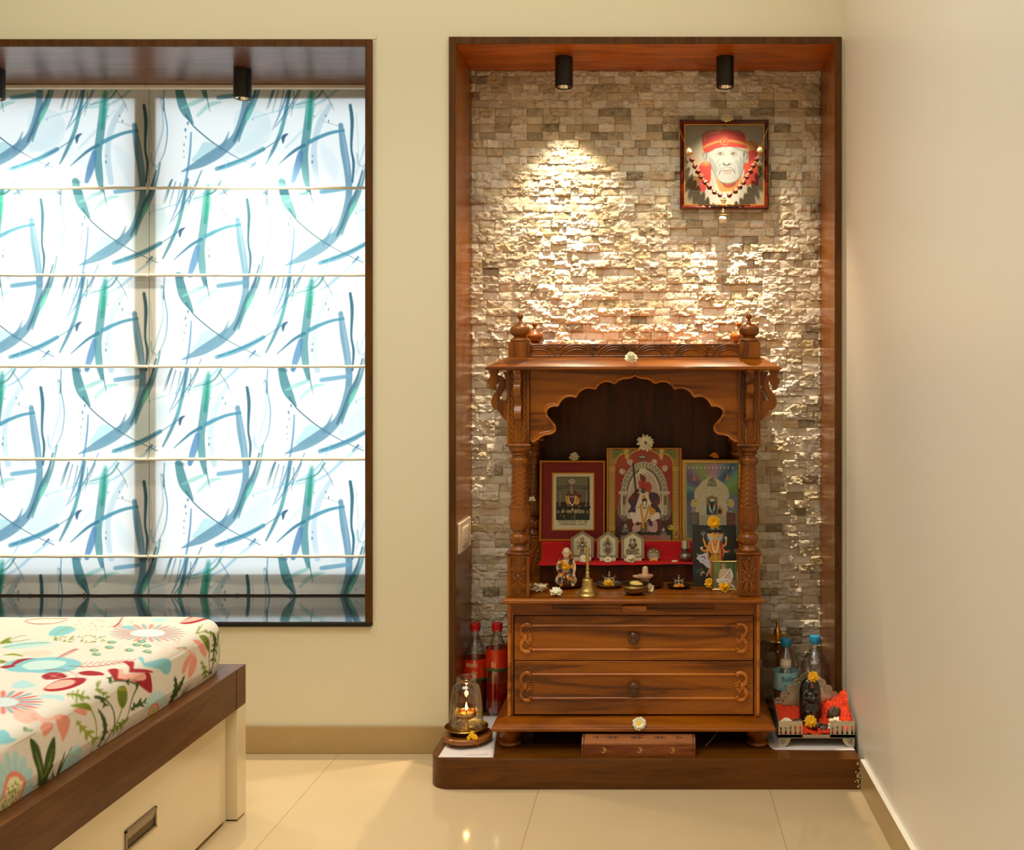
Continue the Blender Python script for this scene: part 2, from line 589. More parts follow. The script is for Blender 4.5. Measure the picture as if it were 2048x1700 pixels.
M['sill'] = plain('polished_dark_granite', (38, 32, 34), 0.06, spec=0.9, coat=1.0, var=0.3, vscale=300)
M['black'] = plain('black_powder_coat', (14, 11, 10), 0.45)
M['chrome'] = plain('polished_reflector', (235, 225, 205), 0.15, metal=1.0)
M['white_lam'] = plain('cream_gloss_laminate', (226, 212, 178), 0.16, coat=0.6)
M['steel'] = plain('brushed_steel', (150, 138, 118), 0.32, metal=0.9)
M['silver'] = plain('silver_sheet', (214, 206, 186), 0.28, metal=0.85, bump=0.3, bscale=500)
M['silverd'] = plain('tarnished_silver', (150, 140, 118), 0.34, metal=0.85, bump=0.3, bscale=500)
M['brass'] = plain('brass', (206, 166, 84), 0.24, metal=1.0, bump=0.05, bscale=400)
M['brassm'] = plain('worn_matt_brass', (196, 166, 100), 0.36, metal=0.9, bump=0.1, bscale=500)
M['bronze'] = plain('dark_bronze', (96, 74, 40), 0.32, metal=0.9, bump=0.35, bscale=700)
M['copper'] = plain('old_copper', (112, 62, 34), 0.35, metal=0.85, var=0.3, vscale=80)
M['gold'] = plain('gilt_moulding', (206, 142, 40), 0.32, metal=0.6, coat=0.2)
M['goldl'] = plain('pale_gilt', (226, 188, 96), 0.28, metal=0.7)
M['redframe'] = wood('mahogany_frame', (36, 6, 4), (64, 14, 8), (88, 24, 12), 'x', 2, 0.22, 0.8)
M['redmat'] = plain('maroon_mount', (122, 14, 12), 0.7)
M['redcloth'] = plain('red_felt_cloth', (196, 10, 14), 0.85, bump=0.3, bscale=900, var=0.08, vscale=60)
M['orangecloth'] = plain('orange_net_cloth', (232, 62, 14), 0.75, bump=1.0, bscale=140, var=0.3, vscale=45)
M['paperw'] = plain('white_paper', (226, 216, 214), 0.8)
M['cream'] = plain('cream_paper', (226, 212, 178), 0.7)
M['petalw'] = plain('white_petal', (250, 244, 214), 0.6, sss=0.1)
M['petalc'] = plain('cream_petal', (244, 236, 196), 0.6, sss=0.1)
M['petaly'] = plain('yellow_petal', (250, 196, 10), 0.6)
M['petalo'] = plain('marigold_petal', (244, 152, 8), 0.6)
M['pollen'] = plain('yellow_flower_centre', (238, 186, 20), 0.8, bump=1.0, bscale=900)
M['browncen'] = plain('brown_flower_centre', (150, 104, 30), 0.8, bump=1.0, bscale=900)
M['green'] = plain('green_stem', (84, 100, 36), 0.6)
M['marble'] = plain('cream_marble_resin', (232, 200, 160), 0.35, sss=0.2)
M['pink'] = plain('pink_stone', (226, 180, 150), 0.4, sss=0.25, var=0.08, vscale=90)
M['blackstone'] = plain('polished_black_stone', (30, 24, 18), 0.18, bump=0.6, bscale=60, coat=0.5)
M['rock'] = plain('brown_rough_stone', (72, 54, 38), 0.42, bump=0.8, bscale=160, coat=0.3, var=0.5, vscale=120)
M['flame'] = plain('lamp_flame', (255, 200, 120), 0.5, emit=(255, 176, 84), estr=26)
M['redcap'] = plain('red_plastic_cap', (176, 16, 12), 0.35)
M['bluecap'] = plain('blue_plastic_cap', (30, 142, 190), 0.35)
M['whitecap'] = plain('white_plastic_cap', (226, 212, 190), 0.4)
M['redlabel'] = plain('red_bottle_label', (196, 44, 12), 0.3, coat=0.4, var=0.15, vscale=60)
M['bluelabel'] = plain('pale_blue_label', (150, 206, 214), 0.4)
M['inkdark'] = plain('dark_lettering', (22, 48, 58), 0.6)
M['inkcream'] = plain('cream_lettering', (236, 214, 150), 0.5)
M['inkblack'] = plain('black_lettering', (50, 44, 36), 0.6)
M['inkred'] = plain('red_lettering', (206, 60, 40), 0.6)
M['greenband'] = plain('green_label_band', (26, 88, 44), 0.4)
M['redoil'] = plain('red_oil', (120, 8, 6), 0.08, coat=1.0)
M['amberoil'] = plain('amber_red_oil', (128, 34, 12), 0.08, coat=1.0)
M['darkoil'] = plain('dark_oil', (20, 12, 8), 0.1, coat=1.0)
M['glass'] = clear('clear_lamp_glass', (0.95, 0.93, 0.90), 0.20, edge=2.2)
M['pet'] = clear('clear_plastic_bottle', (0.98, 0.96, 0.94), 0.36, rough=0.22, edge=1.8)
M['pane'] = clear('window_pane', (0.95, 0.97, 0.97), 0.05, edge=0.8)
M['alu'] = plain('window_frame_grey', (120, 112, 100), 0.5)
M['switch'] = plain('switch_plate_plastic', (226, 206, 178), 0.2, coat=0.3)
M['rudra'] = plain('rudraksha_bead', (92, 26, 14), 0.45, bump=1.0, bscale=700)
M['board'] = wood('charred_wood_board', (40, 18, 6), (120, 66, 20), (176, 112, 46), 'x', 3.0, 0.3, 0.6, fine=0.9)
M['box'] = wood('rosewood_incense_box', (66, 24, 8), (116, 56, 22), (148, 82, 38), 'x', 3.0, 0.35, 0.3, fine=0.9)
M['boxtop'] = wood('rosewood_lid', (120, 66, 34), (158, 98, 58), (178, 118, 74), 'x', 3.0, 0.4, 0.2, fine=0.9)
M['hole'] = plain('dark_cutout', (16, 8, 4), 0.9)
M['blind'] = painted('printed_blind_fabric', 0.85, translucent=0.4, spec=0.1, bump=0.1, bscale=500)
M['hem'] = plain('blind_hem_tape', (246, 236, 220), 0.85)
M['sheet'] = painted('printed_bedsheet', 0.85, spec=0.15, bump=0.25, bscale=30)
M['poster'] = painted('printed_picture', 0.5, coat=0.25)
M['posterm'] = painted('printed_picture_matt', 0.6, coat=0.1)
M['postero'] = painted('poured_plastic', 0.35, coat=0.3)
M['stone'] = painted('split_face_marble', 0.85, spec=0.15, bump=0.9, bscale=170)

# polished floor tiles with thin joints
m, nt, N, L, b = newmat('polished_vitrified_tile')
tc = N.new('ShaderNodeTexCoord'); mp = N.new('ShaderNodeMapping')
mp.inputs['Location'].default_value = (0.327, 0.012, 0)
L.new(tc.outputs['Object'], mp.inputs['Vector'])
br = N.new('ShaderNodeTexBrick')
br.offset = 0.0; br.inputs['Scale'].default_value = 1.0
br.inputs['Brick Width'].default_value = 0.649; br.inputs['Row Height'].default_value = 0.652
br.inputs['Mortar Size'].default_value = 0.0007; br.inputs['Mortar Smooth'].default_value = 0.0
br.inputs['Color1'].default_value = (*lin((214, 193, 156)), 1); br.inputs['Color2'].default_value = (*lin((212, 190, 152)), 1)
br.inputs['Mortar'].default_value = (*lin((150, 122, 80)), 1)
L.new(mp.outputs[0], br.inputs['Vector'])
n = N.new('ShaderNodeTexNoise'); n.inputs['Scale'].default_value = 3; n.inputs['Detail'].default_value = 6
L.new(tc.outputs['Object'], n.inputs['Vector'])
mx = N.new('ShaderNodeMix'); mx.data_type = 'RGBA'; mx.blend_type = 'MULTIPLY'; mx.inputs[0].default_value = 1
cr = N.new('ShaderNodeValToRGB'); cr.color_ramp.elements[0].color = (0.90, 0.88, 0.84, 1); cr.color_ramp.elements[1].color = (1, 1, 1, 1)
L.new(n.outputs['Fac'], cr.inputs[0]); L.new(br.outputs['Color'], mx.inputs[6]); L.new(cr.outputs[0], mx.inputs[7])
L.new(mx.outputs[2], b.inputs['Base Color'])
b.inputs['Roughness'].default_value = 0.10; b.inputs['Specular IOR Level'].default_value = 0.55
M['floor'] = m
# ------------------------------------------------------------------ room shell
RX = 0.589                      # right wall
LX, BY, ZC = -3.05, -4.0, 2.78  # left wall, rear wall, ceiling
NL, NR, NT = -0.6155, 0.5555, 2.1935   # inner niche
WL, WR, WB, WT = -2.66, -0.896, 0.406, 2.1855
T = 0.0215
wb = MB()
Y1 = 0.50
wb.box(LX - 0.1, WL - T, 0, Y1, 0, ZC)
wb.box(WL - T, WR + T, 0, Y1, 0, WB - 0.012)
wb.box(WL - T, WR + T, 0, Y1, WT + T, ZC)
wb.box(WR + T, NL - T, 0, Y1, 0, ZC)
wb.box(NL - T, RX + 0.1, 0, Y1, NT + T, ZC)
wb.box(NL - T, NR + T, 0.275, Y1, 0, NT + T)
wb.box(NR + T, RX + 0.1, 0, Y1, 0, NT + T)
struct(wb.build('wall_back', M['wall'], smooth=False))
struct(MB().box(RX, RX + 0.1, BY - 0.1, 0.0, 0, ZC).build('wall_right', M['wall_r'], smooth=False))
struct(MB().box(LX - 0.1, LX, BY - 0.1, 0.0, 0, ZC).build('wall_left', M['wall'], smooth=False))
struct(MB().box(LX, RX, BY - 0.1, BY, 0, ZC).build('wall_rear', M['wall'], smooth=False))
struct(MB().box(LX - 0.1, RX + 0.1, BY - 0.1, Y1, ZC, ZC + 0.1).build('ceiling', M['ceil'], smooth=False))
struct(MB().box(LX - 0.1, RX + 0.1, BY - 0.1, Y1, -0.1, 0).build('floor', M['floor'], smooth=False, origin=(0, 0, 0)))
# skirting
struct(MB().box(LX, -0.640, -0.011, 0, 0.0, 0.083).build('baseboard_back', M['skirt'], bevel=0.001))
struct(MB().box(RX - 0.012, RX, BY, -0.292, 0.0, 0.084).build('baseboard_right', M['skirt'], bevel=0.001))
struct(MB().box(RX - 0.0125, RX, BY, -0.29, 0.084, 0.0856).build('baseboard_highlight', M['ceil']))  # pale strip added as the highlight along the baseboard's top edge
struct(MB().box(LX, LX + 0.012, BY, -0.011, 0.0, 0.083).build('baseboard_left', M['skirt'], bevel=0.001))

# niche lining and front edging
tr = MB()
tr.box(NL - T, NL, -0.006, 0.275, 0.0, NT + T)
struct(tr.build('trim_1', M['liner'], bevel=0.0008))
tr = MB(); tr.box(NR, NR + T, -0.006, 0.275, 0.0, NT + T)
struct(tr.build('trim_2', M['liner'], bevel=0.0008))
tr = MB(); tr.box(NL, NR, -0.006, 0.275, NT, NT + T)
struct(tr.build('trim_3', M['linerh'], bevel=0.0008))
# dark front edging of the niche
e = MB(); e.rect_frame(NL - T, NR + T, -0.4, NT + T, [(0, -0.0065), (0, -0.0115), (T, -0.0115), (T, -0.0065)])
e.v = [(x, y, max(z, 0.0)) for x, y, z in e.v]
struct(e.build('trim_4', M['walnut'], bevel=0.0006, smooth=False))

# window lining
tr = MB(); tr.box(WL, WR, -0.004, 0.42, WT, WT + T)
struct(tr.build('trim_5', M['linerw'], bevel=0.0008))
tr = MB(); tr.box(WR, WR + T, -0.004, 0.42, WB - 0.012, WT + T)
struct(tr.build('trim_6', M['walnut'], bevel=0.0008))
tr = MB(); tr.box(WL - T, WL, -0.004, 0.42, WB - 0.012, WT + T)
struct(tr.build('trim_7', M['walnut'], bevel=0.0008))
tr = MB(); tr.box(WL - T, WR + T - 0.004, -0.012, 0.0, WB - 0.014, WB - 0.001)
struct(tr.build('trim_8', M['black'], bevel=0.0008))
e = MB(); e.rect_frame(WL - T, WR + T, WB - 0.2, WT + T, [(0, -0.0045), (0, -0.010), (T, -0.010), (T, -0.0045)])
e.v = [(x, y, max(z, WB)) for x, y, z in e.v]
struct(e.build('trim_9', M['walnut'], bevel=0.0006, smooth=False))
struct(MB().box(WL, WR, -0.003, 0.42, WB - 0.012, WB).build('trim_10', M['sill'], bevel=0.001))
# window frame and panes
wf = MB()
MX = -1.782
y0, y1 = 0.3985, 0.45
zt = CH + (785 - 199) * 3.5 / 2000; zb = CH + (785 - 1147) * 3.5 / 2000
wf.box(WL, WR, y0, y1, zt, WT); wf.box(WL, WR, y0, y1, WB, zb)
wf.box(MX - 0.039, MX + 0.039, y0, y1, zb, zt)
wf.box(WL, WL + 0.06, y0, y1, zb, zt); wf.box(WR - 0.012, WR, y0, y1, zb, zt)
win = struct(wf.build('window_1', M['alu'], bevel=0.002))
MB().box(WL + 0.06, MX - 0.039, 0.428, 0.431, zb, zt).build('pane', M['pane'], win)
MB().box(MX + 0.039, WR - 0.012, 0.428, 0.431, zb, zt).build('pane', M['pane'], win)

# ------------------------------------------------------------------ split-face marble wall
rs = np.random.RandomState(7)
def vnoise(x, y, seed):
    rr = np.random.RandomState(seed); g = rr.rand(64, 64)
    xi = np.floor(x).astype(int); yi = np.floor(y).astype(int)
    fx = x - xi; fy = y - yi; fx = fx * fx * (3 - 2 * fx); fy = fy * fy * (3 - 2 * fy)
    a = g[yi % 64, xi % 64]; b_ = g[yi % 64, (xi + 1) % 64]; c = g[(yi + 1) % 64, xi % 64]; d = g[(yi + 1) % 64, (xi + 1) % 64]
    return (a * (1 - fx) + b_ * fx) * (1 - fy) + (c * (1 - fx) + d * fx) * fy
TW, TH = 0.0535, 0.0268
NXC, NZC = 13, 8
verts, quads, cols = [], [], []
pal = np.array([lin(c) for c in [(222, 213, 192), (230, 223, 207), (202, 189, 164), (182, 169, 145), (212, 196, 163), (150, 138, 115), (238, 233, 220), (204, 184, 146)]])
prb = np.array([.26, .22, .14, .09, .13, .05, .07, .04])
row = 0; z = 0.086; base = 0
while z < NT - 0.003:
    zt_ = min(z + TH, NT)
    x = NL - rs.choice([0, .5, .25, .75]) * TW - 0.001
    while x < NR:
        w = TW if rs.rand() > 0.12 else TW * 0.5
        xa, xb = max(x, NL), min(x + w, NR); x += w
        if xb - xa < 0.006: continue
        us = np.linspace(xa + 0.0003, xb - 0.0003, NXC); vs_ = np.linspace(z + 0.0003, zt_ - 0.0003, NZC)
        U, V = np.meshgrid(us, vs_)
        ox, oy = rs.rand(2) * 60; prot = rs.rand() ** 1.5 * 0.005
        fr_ = rs.rand()
        h = vnoise(U * 60 + ox, V * 90 + oy, 1) * 0.009 + vnoise(U * 150 + ox, V * 190 + oy, 2) * 0.0055 + vnoise(U * 420 + ox, V * 480 + oy, 3) * 0.0028
        h = np.round(h / 0.0026) * 0.0026 * 0.6 + h * 0.4
        h *= 0.35 if fr_ < 0.35 else (0.7 if fr_ < 0.7 else 1.0)
        # chips at the arrises
        edge = np.minimum(np.minimum(U - xa, xb - U) / 0.006, np.minimum(V - z, zt_ - V) / 0.005)
        chip = np.clip(1 - edge, 0, 1) * vnoise(U * 200 + oy, V * 200 + ox, 4) * 0.004
        H = prot + h - chip
        Y = 0.2565 - H
        Up = np.pad(U, 1, 'edge'); Vp = np.pad(V, 1, 'edge'); Yp = np.pad(Y, 1, 'edge')
        Yp[0, :] = Yp[-1, :] = 0.272; Yp[:, 0] = Yp[:, -1] = 0.272
        ny_, nx_ = Up.shape
        verts.append(np.stack([Up, Yp, Vp], -1).reshape(-1, 3))
        c = pal[rs.choice(8, p=prb)] * (0.88 + 0.22 * rs.rand())
        c2 = pal[rs.choice(8, p=prb)]
        k = (vnoise(Up * 70 + oy, Vp * 110 + ox, 5) ** 2 * 0.55)[..., None]
        cc = np.clip((c * (1 - k) + c2 * k) * (0.93 + 0.12 * rs.rand(*Up.shape)[..., None]), 0, 1)
        cols.append(cc.reshape(-1, 3))
        i = np.arange((ny_ - 1) * (nx_ - 1)); a = base + (i // (nx_ - 1)) * nx_ + i % (nx_ - 1)
        quads.append(np.stack([a, a + 1, a + nx_ + 1, a + nx_], -1))
        base += ny_ * nx_
    z += TH; row += 1
verts = np.concatenate(verts); quads = np.concatenate(quads); cols = np.concatenate(cols)
me = bpy.data.meshes.new('wall_niche')
me.vertices.add(len(verts)); me.vertices.foreach_set('co', verts.astype(np.float32).ravel())
me.loops.add(quads.size); me.loops.foreach_set('vertex_index', quads.astype(np.int32).ravel())
me.polygons.add(len(quads)); me.polygons.foreach_set('loop_start', (np.arange(len(quads)) * 4).astype(np.int32))
me.polygons.foreach_set('loop_total', np.full(len(quads), 4, np.int32)); me.update(calc_edges=True)
at = me.color_attributes.new('paint', 'FLOAT_COLOR', 'POINT')
at.data.foreach_set('color', np.concatenate([cols, np.ones((len(cols), 1))], 1).astype(np.float32).ravel())
me.materials.append(M['stone'])
me.polygons.foreach_set('use_smooth', np.ones(len(quads), bool)); me.set_sharp_from_angle(angle=R(28))
sw = bpy.data.objects.new('wall_niche', me); C.objects.link(sw); struct(sw)

# ------------------------------------------------------------------ plinth under the shrine
PZ = 0.086
pl = [(-0.637, 0.0)] + [(-0.637, -0.23)] + [(-0.577 - 0.06 * math.cos(a), -0.23 - 0.06 * math.sin(a)) for a in [i * PI / 16 for i in range(1, 8)]] + [(-0.577, -0.29), (0.572, -0.29), (0.5765, -0.29), (0.5765, 0.0), (NR, 0.0), (NR, 0.24), (NL, 0.24), (NL, 0.0)]
plb = MB().prismz(pl, 0.0, PZ - 0.004).build('trim_11', M['walnuth'], bevel=0.001)
struct(plb)
pl2 = MB().prismz(pl, PZ - 0.004, PZ).build('plinth_top', M['walnuth'], plb, bevel=0.0008)
# worn paint at the right end of the plinth
wm = MB(); rn = random.Random(3)
for _ in range(26):
    cx = 0.5765 - abs(rn.gauss(0, 0.006)); cz = rn.uniform(0.006, 0.082)
    pts = [(cx + rn.uniform(0.0008, 0.003) * math.cos(a), cz + rn.uniform(0.001, 0.004) * math.sin(a)) for a in [i * PI / 3.5 for i in range(7)]]
    pts = [(min(p[0], 0.5765), min(max(p[1], 0.001), 0.081)) for p in pts]
    wm.prism(pts, -0.2905, -0.2898)
wm.build('chipped_paint', M['cream'], plb, smooth=False)

# ------------------------------------------------------------------ recessed-look cylinder downlights
def downlight(px, y, ztop, zbot, label, group, on):
    X = (px - VX) * (CD + y) / FOC
    t = thing('ceiling_downlight', label, 'spotlight', (X, y, ztop), group)
    r = 0.0285
    h = MB()
    h.lathe(X, y, [(0.0, ztop), (r, ztop), (r, ztop - 0.004), (r, zbot + 0.002), (r - 0.001, zbot), (r - 0.004, zbot), (r - 0.005, zbot + 0.004), (r - 0.006, zbot + 0.03), (0.0, zbot + 0.03)], 36, closed=False)
    h.build('housing', M['black'], t)
    f = MB(); f.lathe(X, y, [(r - 0.0055, zbot + 0.003), (r - 0.012, zbot + 0.016), (0.008, zbot + 0.026)], 30, fn=lambda a, z: 1 + 0.02 * math.cos(12 * a), closed=False)
    f.build('reflector', M['chrome'], t)
    b_ = MB(); b_.lathe(X, y, [(0.0001, zbot + 0.020), (0.007, zbot + 0.0205), (0.008, zbot + 0.025), (0.0001, zbot + 0.0255)], 16, closed=False)
    b_.build('bulb', M['bulb_on'] if on else M['bulb_off'], t)
    return t, X
M['bulb_on'] = plain('lit_lamp_lens', (255, 236, 200), 0.3, emit=(255, 222, 170), estr=10)
M['bulb_off'] = plain('dim_lamp_lens', (255, 230, 190), 0.3, emit=(255, 214, 160), estr=1.5)
WARM = (1.0, 0.80, 0.53)
for px, lb in ((1128, 'black cylinder downlight lit in niche soffit, left of the two there'), (1450, 'black cylinder downlight lit in niche soffit above the portrait')):
    t, X = downlight(px, 0.118, NT, 2.098, lb, 'black cylinder downlights', True)
    spot('beam', (X, 0.118, 2.117), 130.0, 40, 1.0, WARM, t, 0.010, (R(3), 0, 0))
    spot('spill', (X, 0.118, 2.112), 52.0, 84, 1.0, WARM, t, 0.010)
for px, lb in ((485, 'black cylinder downlight in window soffit above the right blind'), (-9, 'black cylinder downlight in window soffit at left picture edge')):
    t, X = downlight(px, 0.21, WT, 2.088, lb, 'black cylinder downlights', False)
    spot('beam', (X, 0.21, 2.107), 60.0, 110, 0.9, WARM, t, 0.012)
# ------------------------------------------------------------------ roman blinds with brush-stroke print
# one repeat of the print, 1083 x 988 units, half-drop
BW, BH = 1083.0, 988.0
blu = (104, 150, 176); teal = (92, 150, 160); dk = (72, 112, 132); grn = (70, 150, 136); pale = (176, 206, 224); pgr = (140, 208, 198)
cv = Canvas(0, 0, BW, BH, 640, 584, (243, 249, 252))
def bs(pts, w, col, al=1.0, soft=0.0, fn='s'):
    xs = [p[0] for p in pts]; ys = [p[1] for p in pts]
    if fn == 's': w = [v * 1.14 for v in w] if isinstance(w, (list, tuple)) else w * 1.14
    mx = max(w) if isinstance(w, (list, tuple)) else w
    for hx, hy in ((0, 0), (BW / 2, BH / 2)):
        for i in range(-3, 3):
            for j in range(-3, 3):
                ox, oy = hx + i * BW, hy + j * BH
                if max(xs) + ox + mx < 0 or min(xs) + ox - mx > BW or max(ys) + oy + mx < 0 or min(ys) + oy - mx > BH: continue
                q = [(x + ox, y + oy) for x, y in pts]
                if fn == 's': cv.stroke(q, w, col, al, soft=soft)
                else: cv.blob(q, col, al)
# pale washes
bs([(1250, 420), (1400, 440), (1420, 560), (1330, 640), (1250, 660), (1230, 560)], 20, (214, 236, 244), .55, fn='b')
bs([(1010, 690), (1040, 640), (1075, 590), (1140, 610), (1110, 680)], 5, (160, 214, 226), .6, fn='b')
bs([(1180, 680), (1300, 600), (1400, 500)], [20, 60, 50], (214, 236, 244), .5, 20)
bs([(1700, 620), (1740, 700), (1760, 800)], [30, 60, 20], (226, 240, 250), .7, 20)
bs([(1650, 330), (1600, 400), (1480, 405)], [6, 10, 8], pgr, .5, 4)
bs([(1735, 395), (1680, 490), (1652, 600), (1652, 700), (1668, 800)], [22, 30, 26, 28, 26], pale, .6, 6)
bs([(1385, 850), (1400, 1000), (1370, 1120), (1330, 1250)], [6, 9, 8, 4], pale, .7, 2)
bs([(1690, 420), (1560, 560), (1500, 620)], [8, 14, 8], pale, .35, 4)
bs([(1040, 450), (1100, 395), (1160, 380)], [14, 20, 8], pgr, .55, 3)
# the curved bow stroke
bs([(1790, 500), (1806, 620), (1826, 740), (1834, 850), (1815, 960), (1776, 1060), (1700, 1130), (1612, 1185), (1548, 1216), (1498, 1238)], [22, 34, 32, 30, 32, 36, 50, 44, 24, 6], blu, .86, 3)
bs([(1800, 540), (1818, 650), (1832, 760)], [6, 10, 6], (150, 190, 220), .7, 3)
bs([(1905, 740), (1880, 830), (1842, 920), (1805, 1010), (1770, 1080)], [8, 12, 22, 16, 8], dk, .85, 2)
bs([(1925, 700), (1900, 820), (1860, 910), (1822, 990), (1796, 1080)], [8, 12, 24, 18, 6], teal, .8, 3)
bs([(1868, 900), (1850, 940), (1836, 975)], [8, 18, 8], (120, 206, 186), .9, 2)
bs([(1700, 1120), (1725, 1080), (1745, 1030)], [22, 14, 4], blu, .8, 2)
# the head of the bow
bs([(1480, 795), (1500, 880), (1522, 930), (1556, 985)], [34, 44, 38, 8], teal, .92, 2)
bs([(1474, 795), (1500, 800)], [16, 20], dk, .5, 2)
bs([(1500, 905), (1556, 880), (1626, 850)], [8, 20, 14], pgr, .6, 3)
bs([(1520, 940), (1560, 1000), (1640, 1070), (1690, 1105)], [8, 6, 6, 4], dk, .9, 1)
bs([(1680, 1100), (1780, 1160), (1910, 1222)], [5, 4, 4], dk, .8, 1)
# upright and its legs
bs([(1637, 330), (1626, 420), (1612, 540), (1598, 650), (1606, 760), (1620, 840)], [12, 34, 38, 36, 34, 18], teal, .88, 3)
bs([(1638, 320), (1630, 400), (1622, 470)], [20, 46, 30], (110, 200, 180), .55, 6)
bs([(1636, 350), (1628, 440), (1620, 520)], [4, 18, 14], (36, 142, 118), .6, 3)
bs([(1580, 645), (1562, 720), (1540, 795)], [24, 34, 22], (84, 134, 180), .82, 3)
bs([(1624, 820), (1636, 880), (1645, 925)], [6, 4, 2], dk, .8, 1)
bs([(1805, 528), (1740, 540), (1680, 562), (1622, 590)], [12, 15, 17, 20], (78, 146, 172), .88, 2)
bs([(1600, 605), (1540, 640), (1455, 714)], [16, 13, 4], (64, 122, 152), .9, 2)
bs([(1700, 480), (1780, 505), (1800, 500)], [3, 3, 3], dk, .4, 1)
bs([(1840, 396), (1850, 480), (1846, 620), (1858, 700), (1852, 800)], [14, 16, 10, 12, 8], (46, 98, 118), .88, 3)
bs([(1872, 440), (1880, 560), (1884, 640)], [3, 3, 2], pale, .8, 1)
bs([(1878, 650), (1882, 700), (1900, 715)], [10, 12, 8], pale, .8, 3)
# long sweep
bs([(1530, 290), (1512, 380), (1480, 520), (1440, 620), (1398, 705)], [10, 16, 17, 16, 8], (66, 128, 150), .8, 3)
bs([(1500, 440), (1480, 510), (1466, 550)], [8, 14, 8], (110, 200, 190), .5, 3)
bs([(1585, 300), (1550, 380), (1500, 460)], [4, 4, 2], dk, .7, 1)
bs([(1705, 300), (1660, 360), (1560, 395)], [10, 8, 4], (60, 140, 140), .7, 2)
# slash, ink mark and bar
bs([(1140, 730), (1210, 708), (1300, 672), (1384, 626)], [20, 24, 24, 20], (86, 152, 180), .8, 2)
bs([(1150, 726), (1250, 690), (1370, 636), (1500, 552)], [6, 6, 5, 4], (50, 110, 140), .7, 1)
bs([(1480, 560), (1500, 545), (1516, 545), (1500, 565), (1492, 590), (1484, 596)], 2, (56, 96, 130), .9, fn='b')
bs([(1148, 1344), (1210, 1336), (1292, 1324)], [20, 20, 18], (120, 176, 202), .82, 2)
bs([(1705, 845), (1760, 838), (1830, 832)], [16, 16, 14], (120, 176, 202), .3, 2)
# thin lines, splashes and dots
bs([(865, 300), (862, 400), (880, 520), (866, 640), (820, 730)], [5, 6, 6, 5, 3], (90, 150, 190), .8, 1)
bs([(858, 380), (860, 420)], [3, 8], dk, .7, 1)
bs([(1005, 540), (998, 650), (975, 800), (930, 930), (890, 1020)], [7, 9, 9, 7, 3], (84, 140, 184), .8, 2)
bs([(1060, 740), (1020, 830), (960, 930), (905, 1005)], [5, 6, 6, 3], (60, 120, 160), .8, 1)
bs([(1200, 690), (1140, 800), (1030, 880), (780, 960)], [5, 8, 6, 3], (120, 190, 220), .55, 2)
bs([(1360, 705), (1270, 770), (1180, 850), (1090, 900)], [8, 12, 12, 5], (130, 190, 222), .5, 3)
bs([(1340, 700), (1310, 730)], [12, 5], (70, 120, 160), .8, 1)
bs([(905, 788), (888, 840), (868, 905)], [8, 7, 2], dk, .85, 1)
bs([(1392, 850), (1404, 880), (1400, 930)], [6, 5, 2], dk, .6, 1)
for x, y, r in ((988, 487, 9), (975, 522, 9), (978, 560, 6), (968, 600, 6), (966, 636, 5), (968, 664, 4), (1185, 970, 7), (1170, 942, 6), (1108, 945, 5), (1330, 470, 4), (1640, 690, 8), (1642, 660, 5)):
    bs([(x, y), (x, y + r * 1.2)], [r, r * .7], dk, .75, 1)
for k in range(5):
    bs([(1440 + k * 26, 300 + k * 6), (1420 + k * 30, 350 + k * 12), (1400 + k * 32, 420 + k * 8)], [5, 4, 2], dk if k % 2 else (70, 130, 140), .7, 1)
bs([(1690, 310), (1730, 370), (1755, 425)], [4, 4, 2], dk, .6, 1)
tile = cv.linear()
th, tw = tile.shape[:2]
def blind_colour(X, Z, d=3.497):
    u = (VX + X * FOC / d) * 2.626
    v = (VY - (Z - CH) * FOC / d - 60) * 2.626
    fu = (u % BW) / BW * (tw - 1); fv = (v % BH) / BH * (th - 1)
    i = fu.astype(int); j = fv.astype(int); a = (fu - i)[..., None]; b_ = (fv - j)[..., None]
    i2 = (i + 1) % tw; j2 = (j + 1) % th
    return (tile[j, i] * (1 - a) + tile[j, i2] * a) * (1 - b_) + (tile[j2, i] * (1 - a) + tile[j2, i2] * a) * b_
BLZ = [CH + (VY - p) * 3.495 / FOC for p in (377, 551, 733, 918, 1112)]
def blind(x0, x1, label, step, seed):
    t = thing('roman_blind', label, 'window blind', ((x0 + x1) / 2, 0.392, WB + 0.004), 'printed roman blinds')
    zt_ = WT - 0.001; zb_ = WB + 0.006
    nx = int((x1 - x0) / step); nz = int((zt_ - zb_) / step)
    X, Z = np.meshgrid(np.linspace(x0, x1, nx), np.linspace(zt_, zb_, nz))
    Y = 0.3955 + 0.0012 * (vnoise(X * 5 + seed, Z * 2 + seed, 11) - .5)
    for zz in BLZ:
        k = np.clip((Z - zz) / 0.29, 0, 1)
        inside = (Z > zz) & (Z < zz + 0.3)
        Y = np.where(inside, Y - 0.0035 * np.exp(-(Z - zz) / 0.02), Y)
    low = np.clip((zb_ + 0.07 - Z) / 0.07, 0, 1)
    Y = Y - low * 0.006 * (0.5 + vnoise(X * 16 + seed, Z * 0 + 3, 12))
    grid_mesh('fabric', X, Y, Z, blind_colour(X, Z), M['blind'], t)
    for zz in BLZ:
        b_ = MB(); n_ = 24
        pts = [(x0 + 0.002 + (x1 - x0 - 0.004) * i / n_, 0.3875, zz + 0.0006 * math.sin(i * 1.7 + seed)) for i in range(n_ + 1)]
        b_.tube(pts, 0.0052, 8); b_.build('rod_pocket', M['hem'], t)
    MB().box(x0, x1, 0.370, 0.392, zt_ - 0.012, zt_ + 0.0005).build('head_rail', M['hem'], t, bevel=0.002)
    return t
SX = -1.768
blind(SX + 0.001, WR - 0.001, 'white roman blind with blue brush strokes, right of the two, nearer the niche', 0.0021, 3)
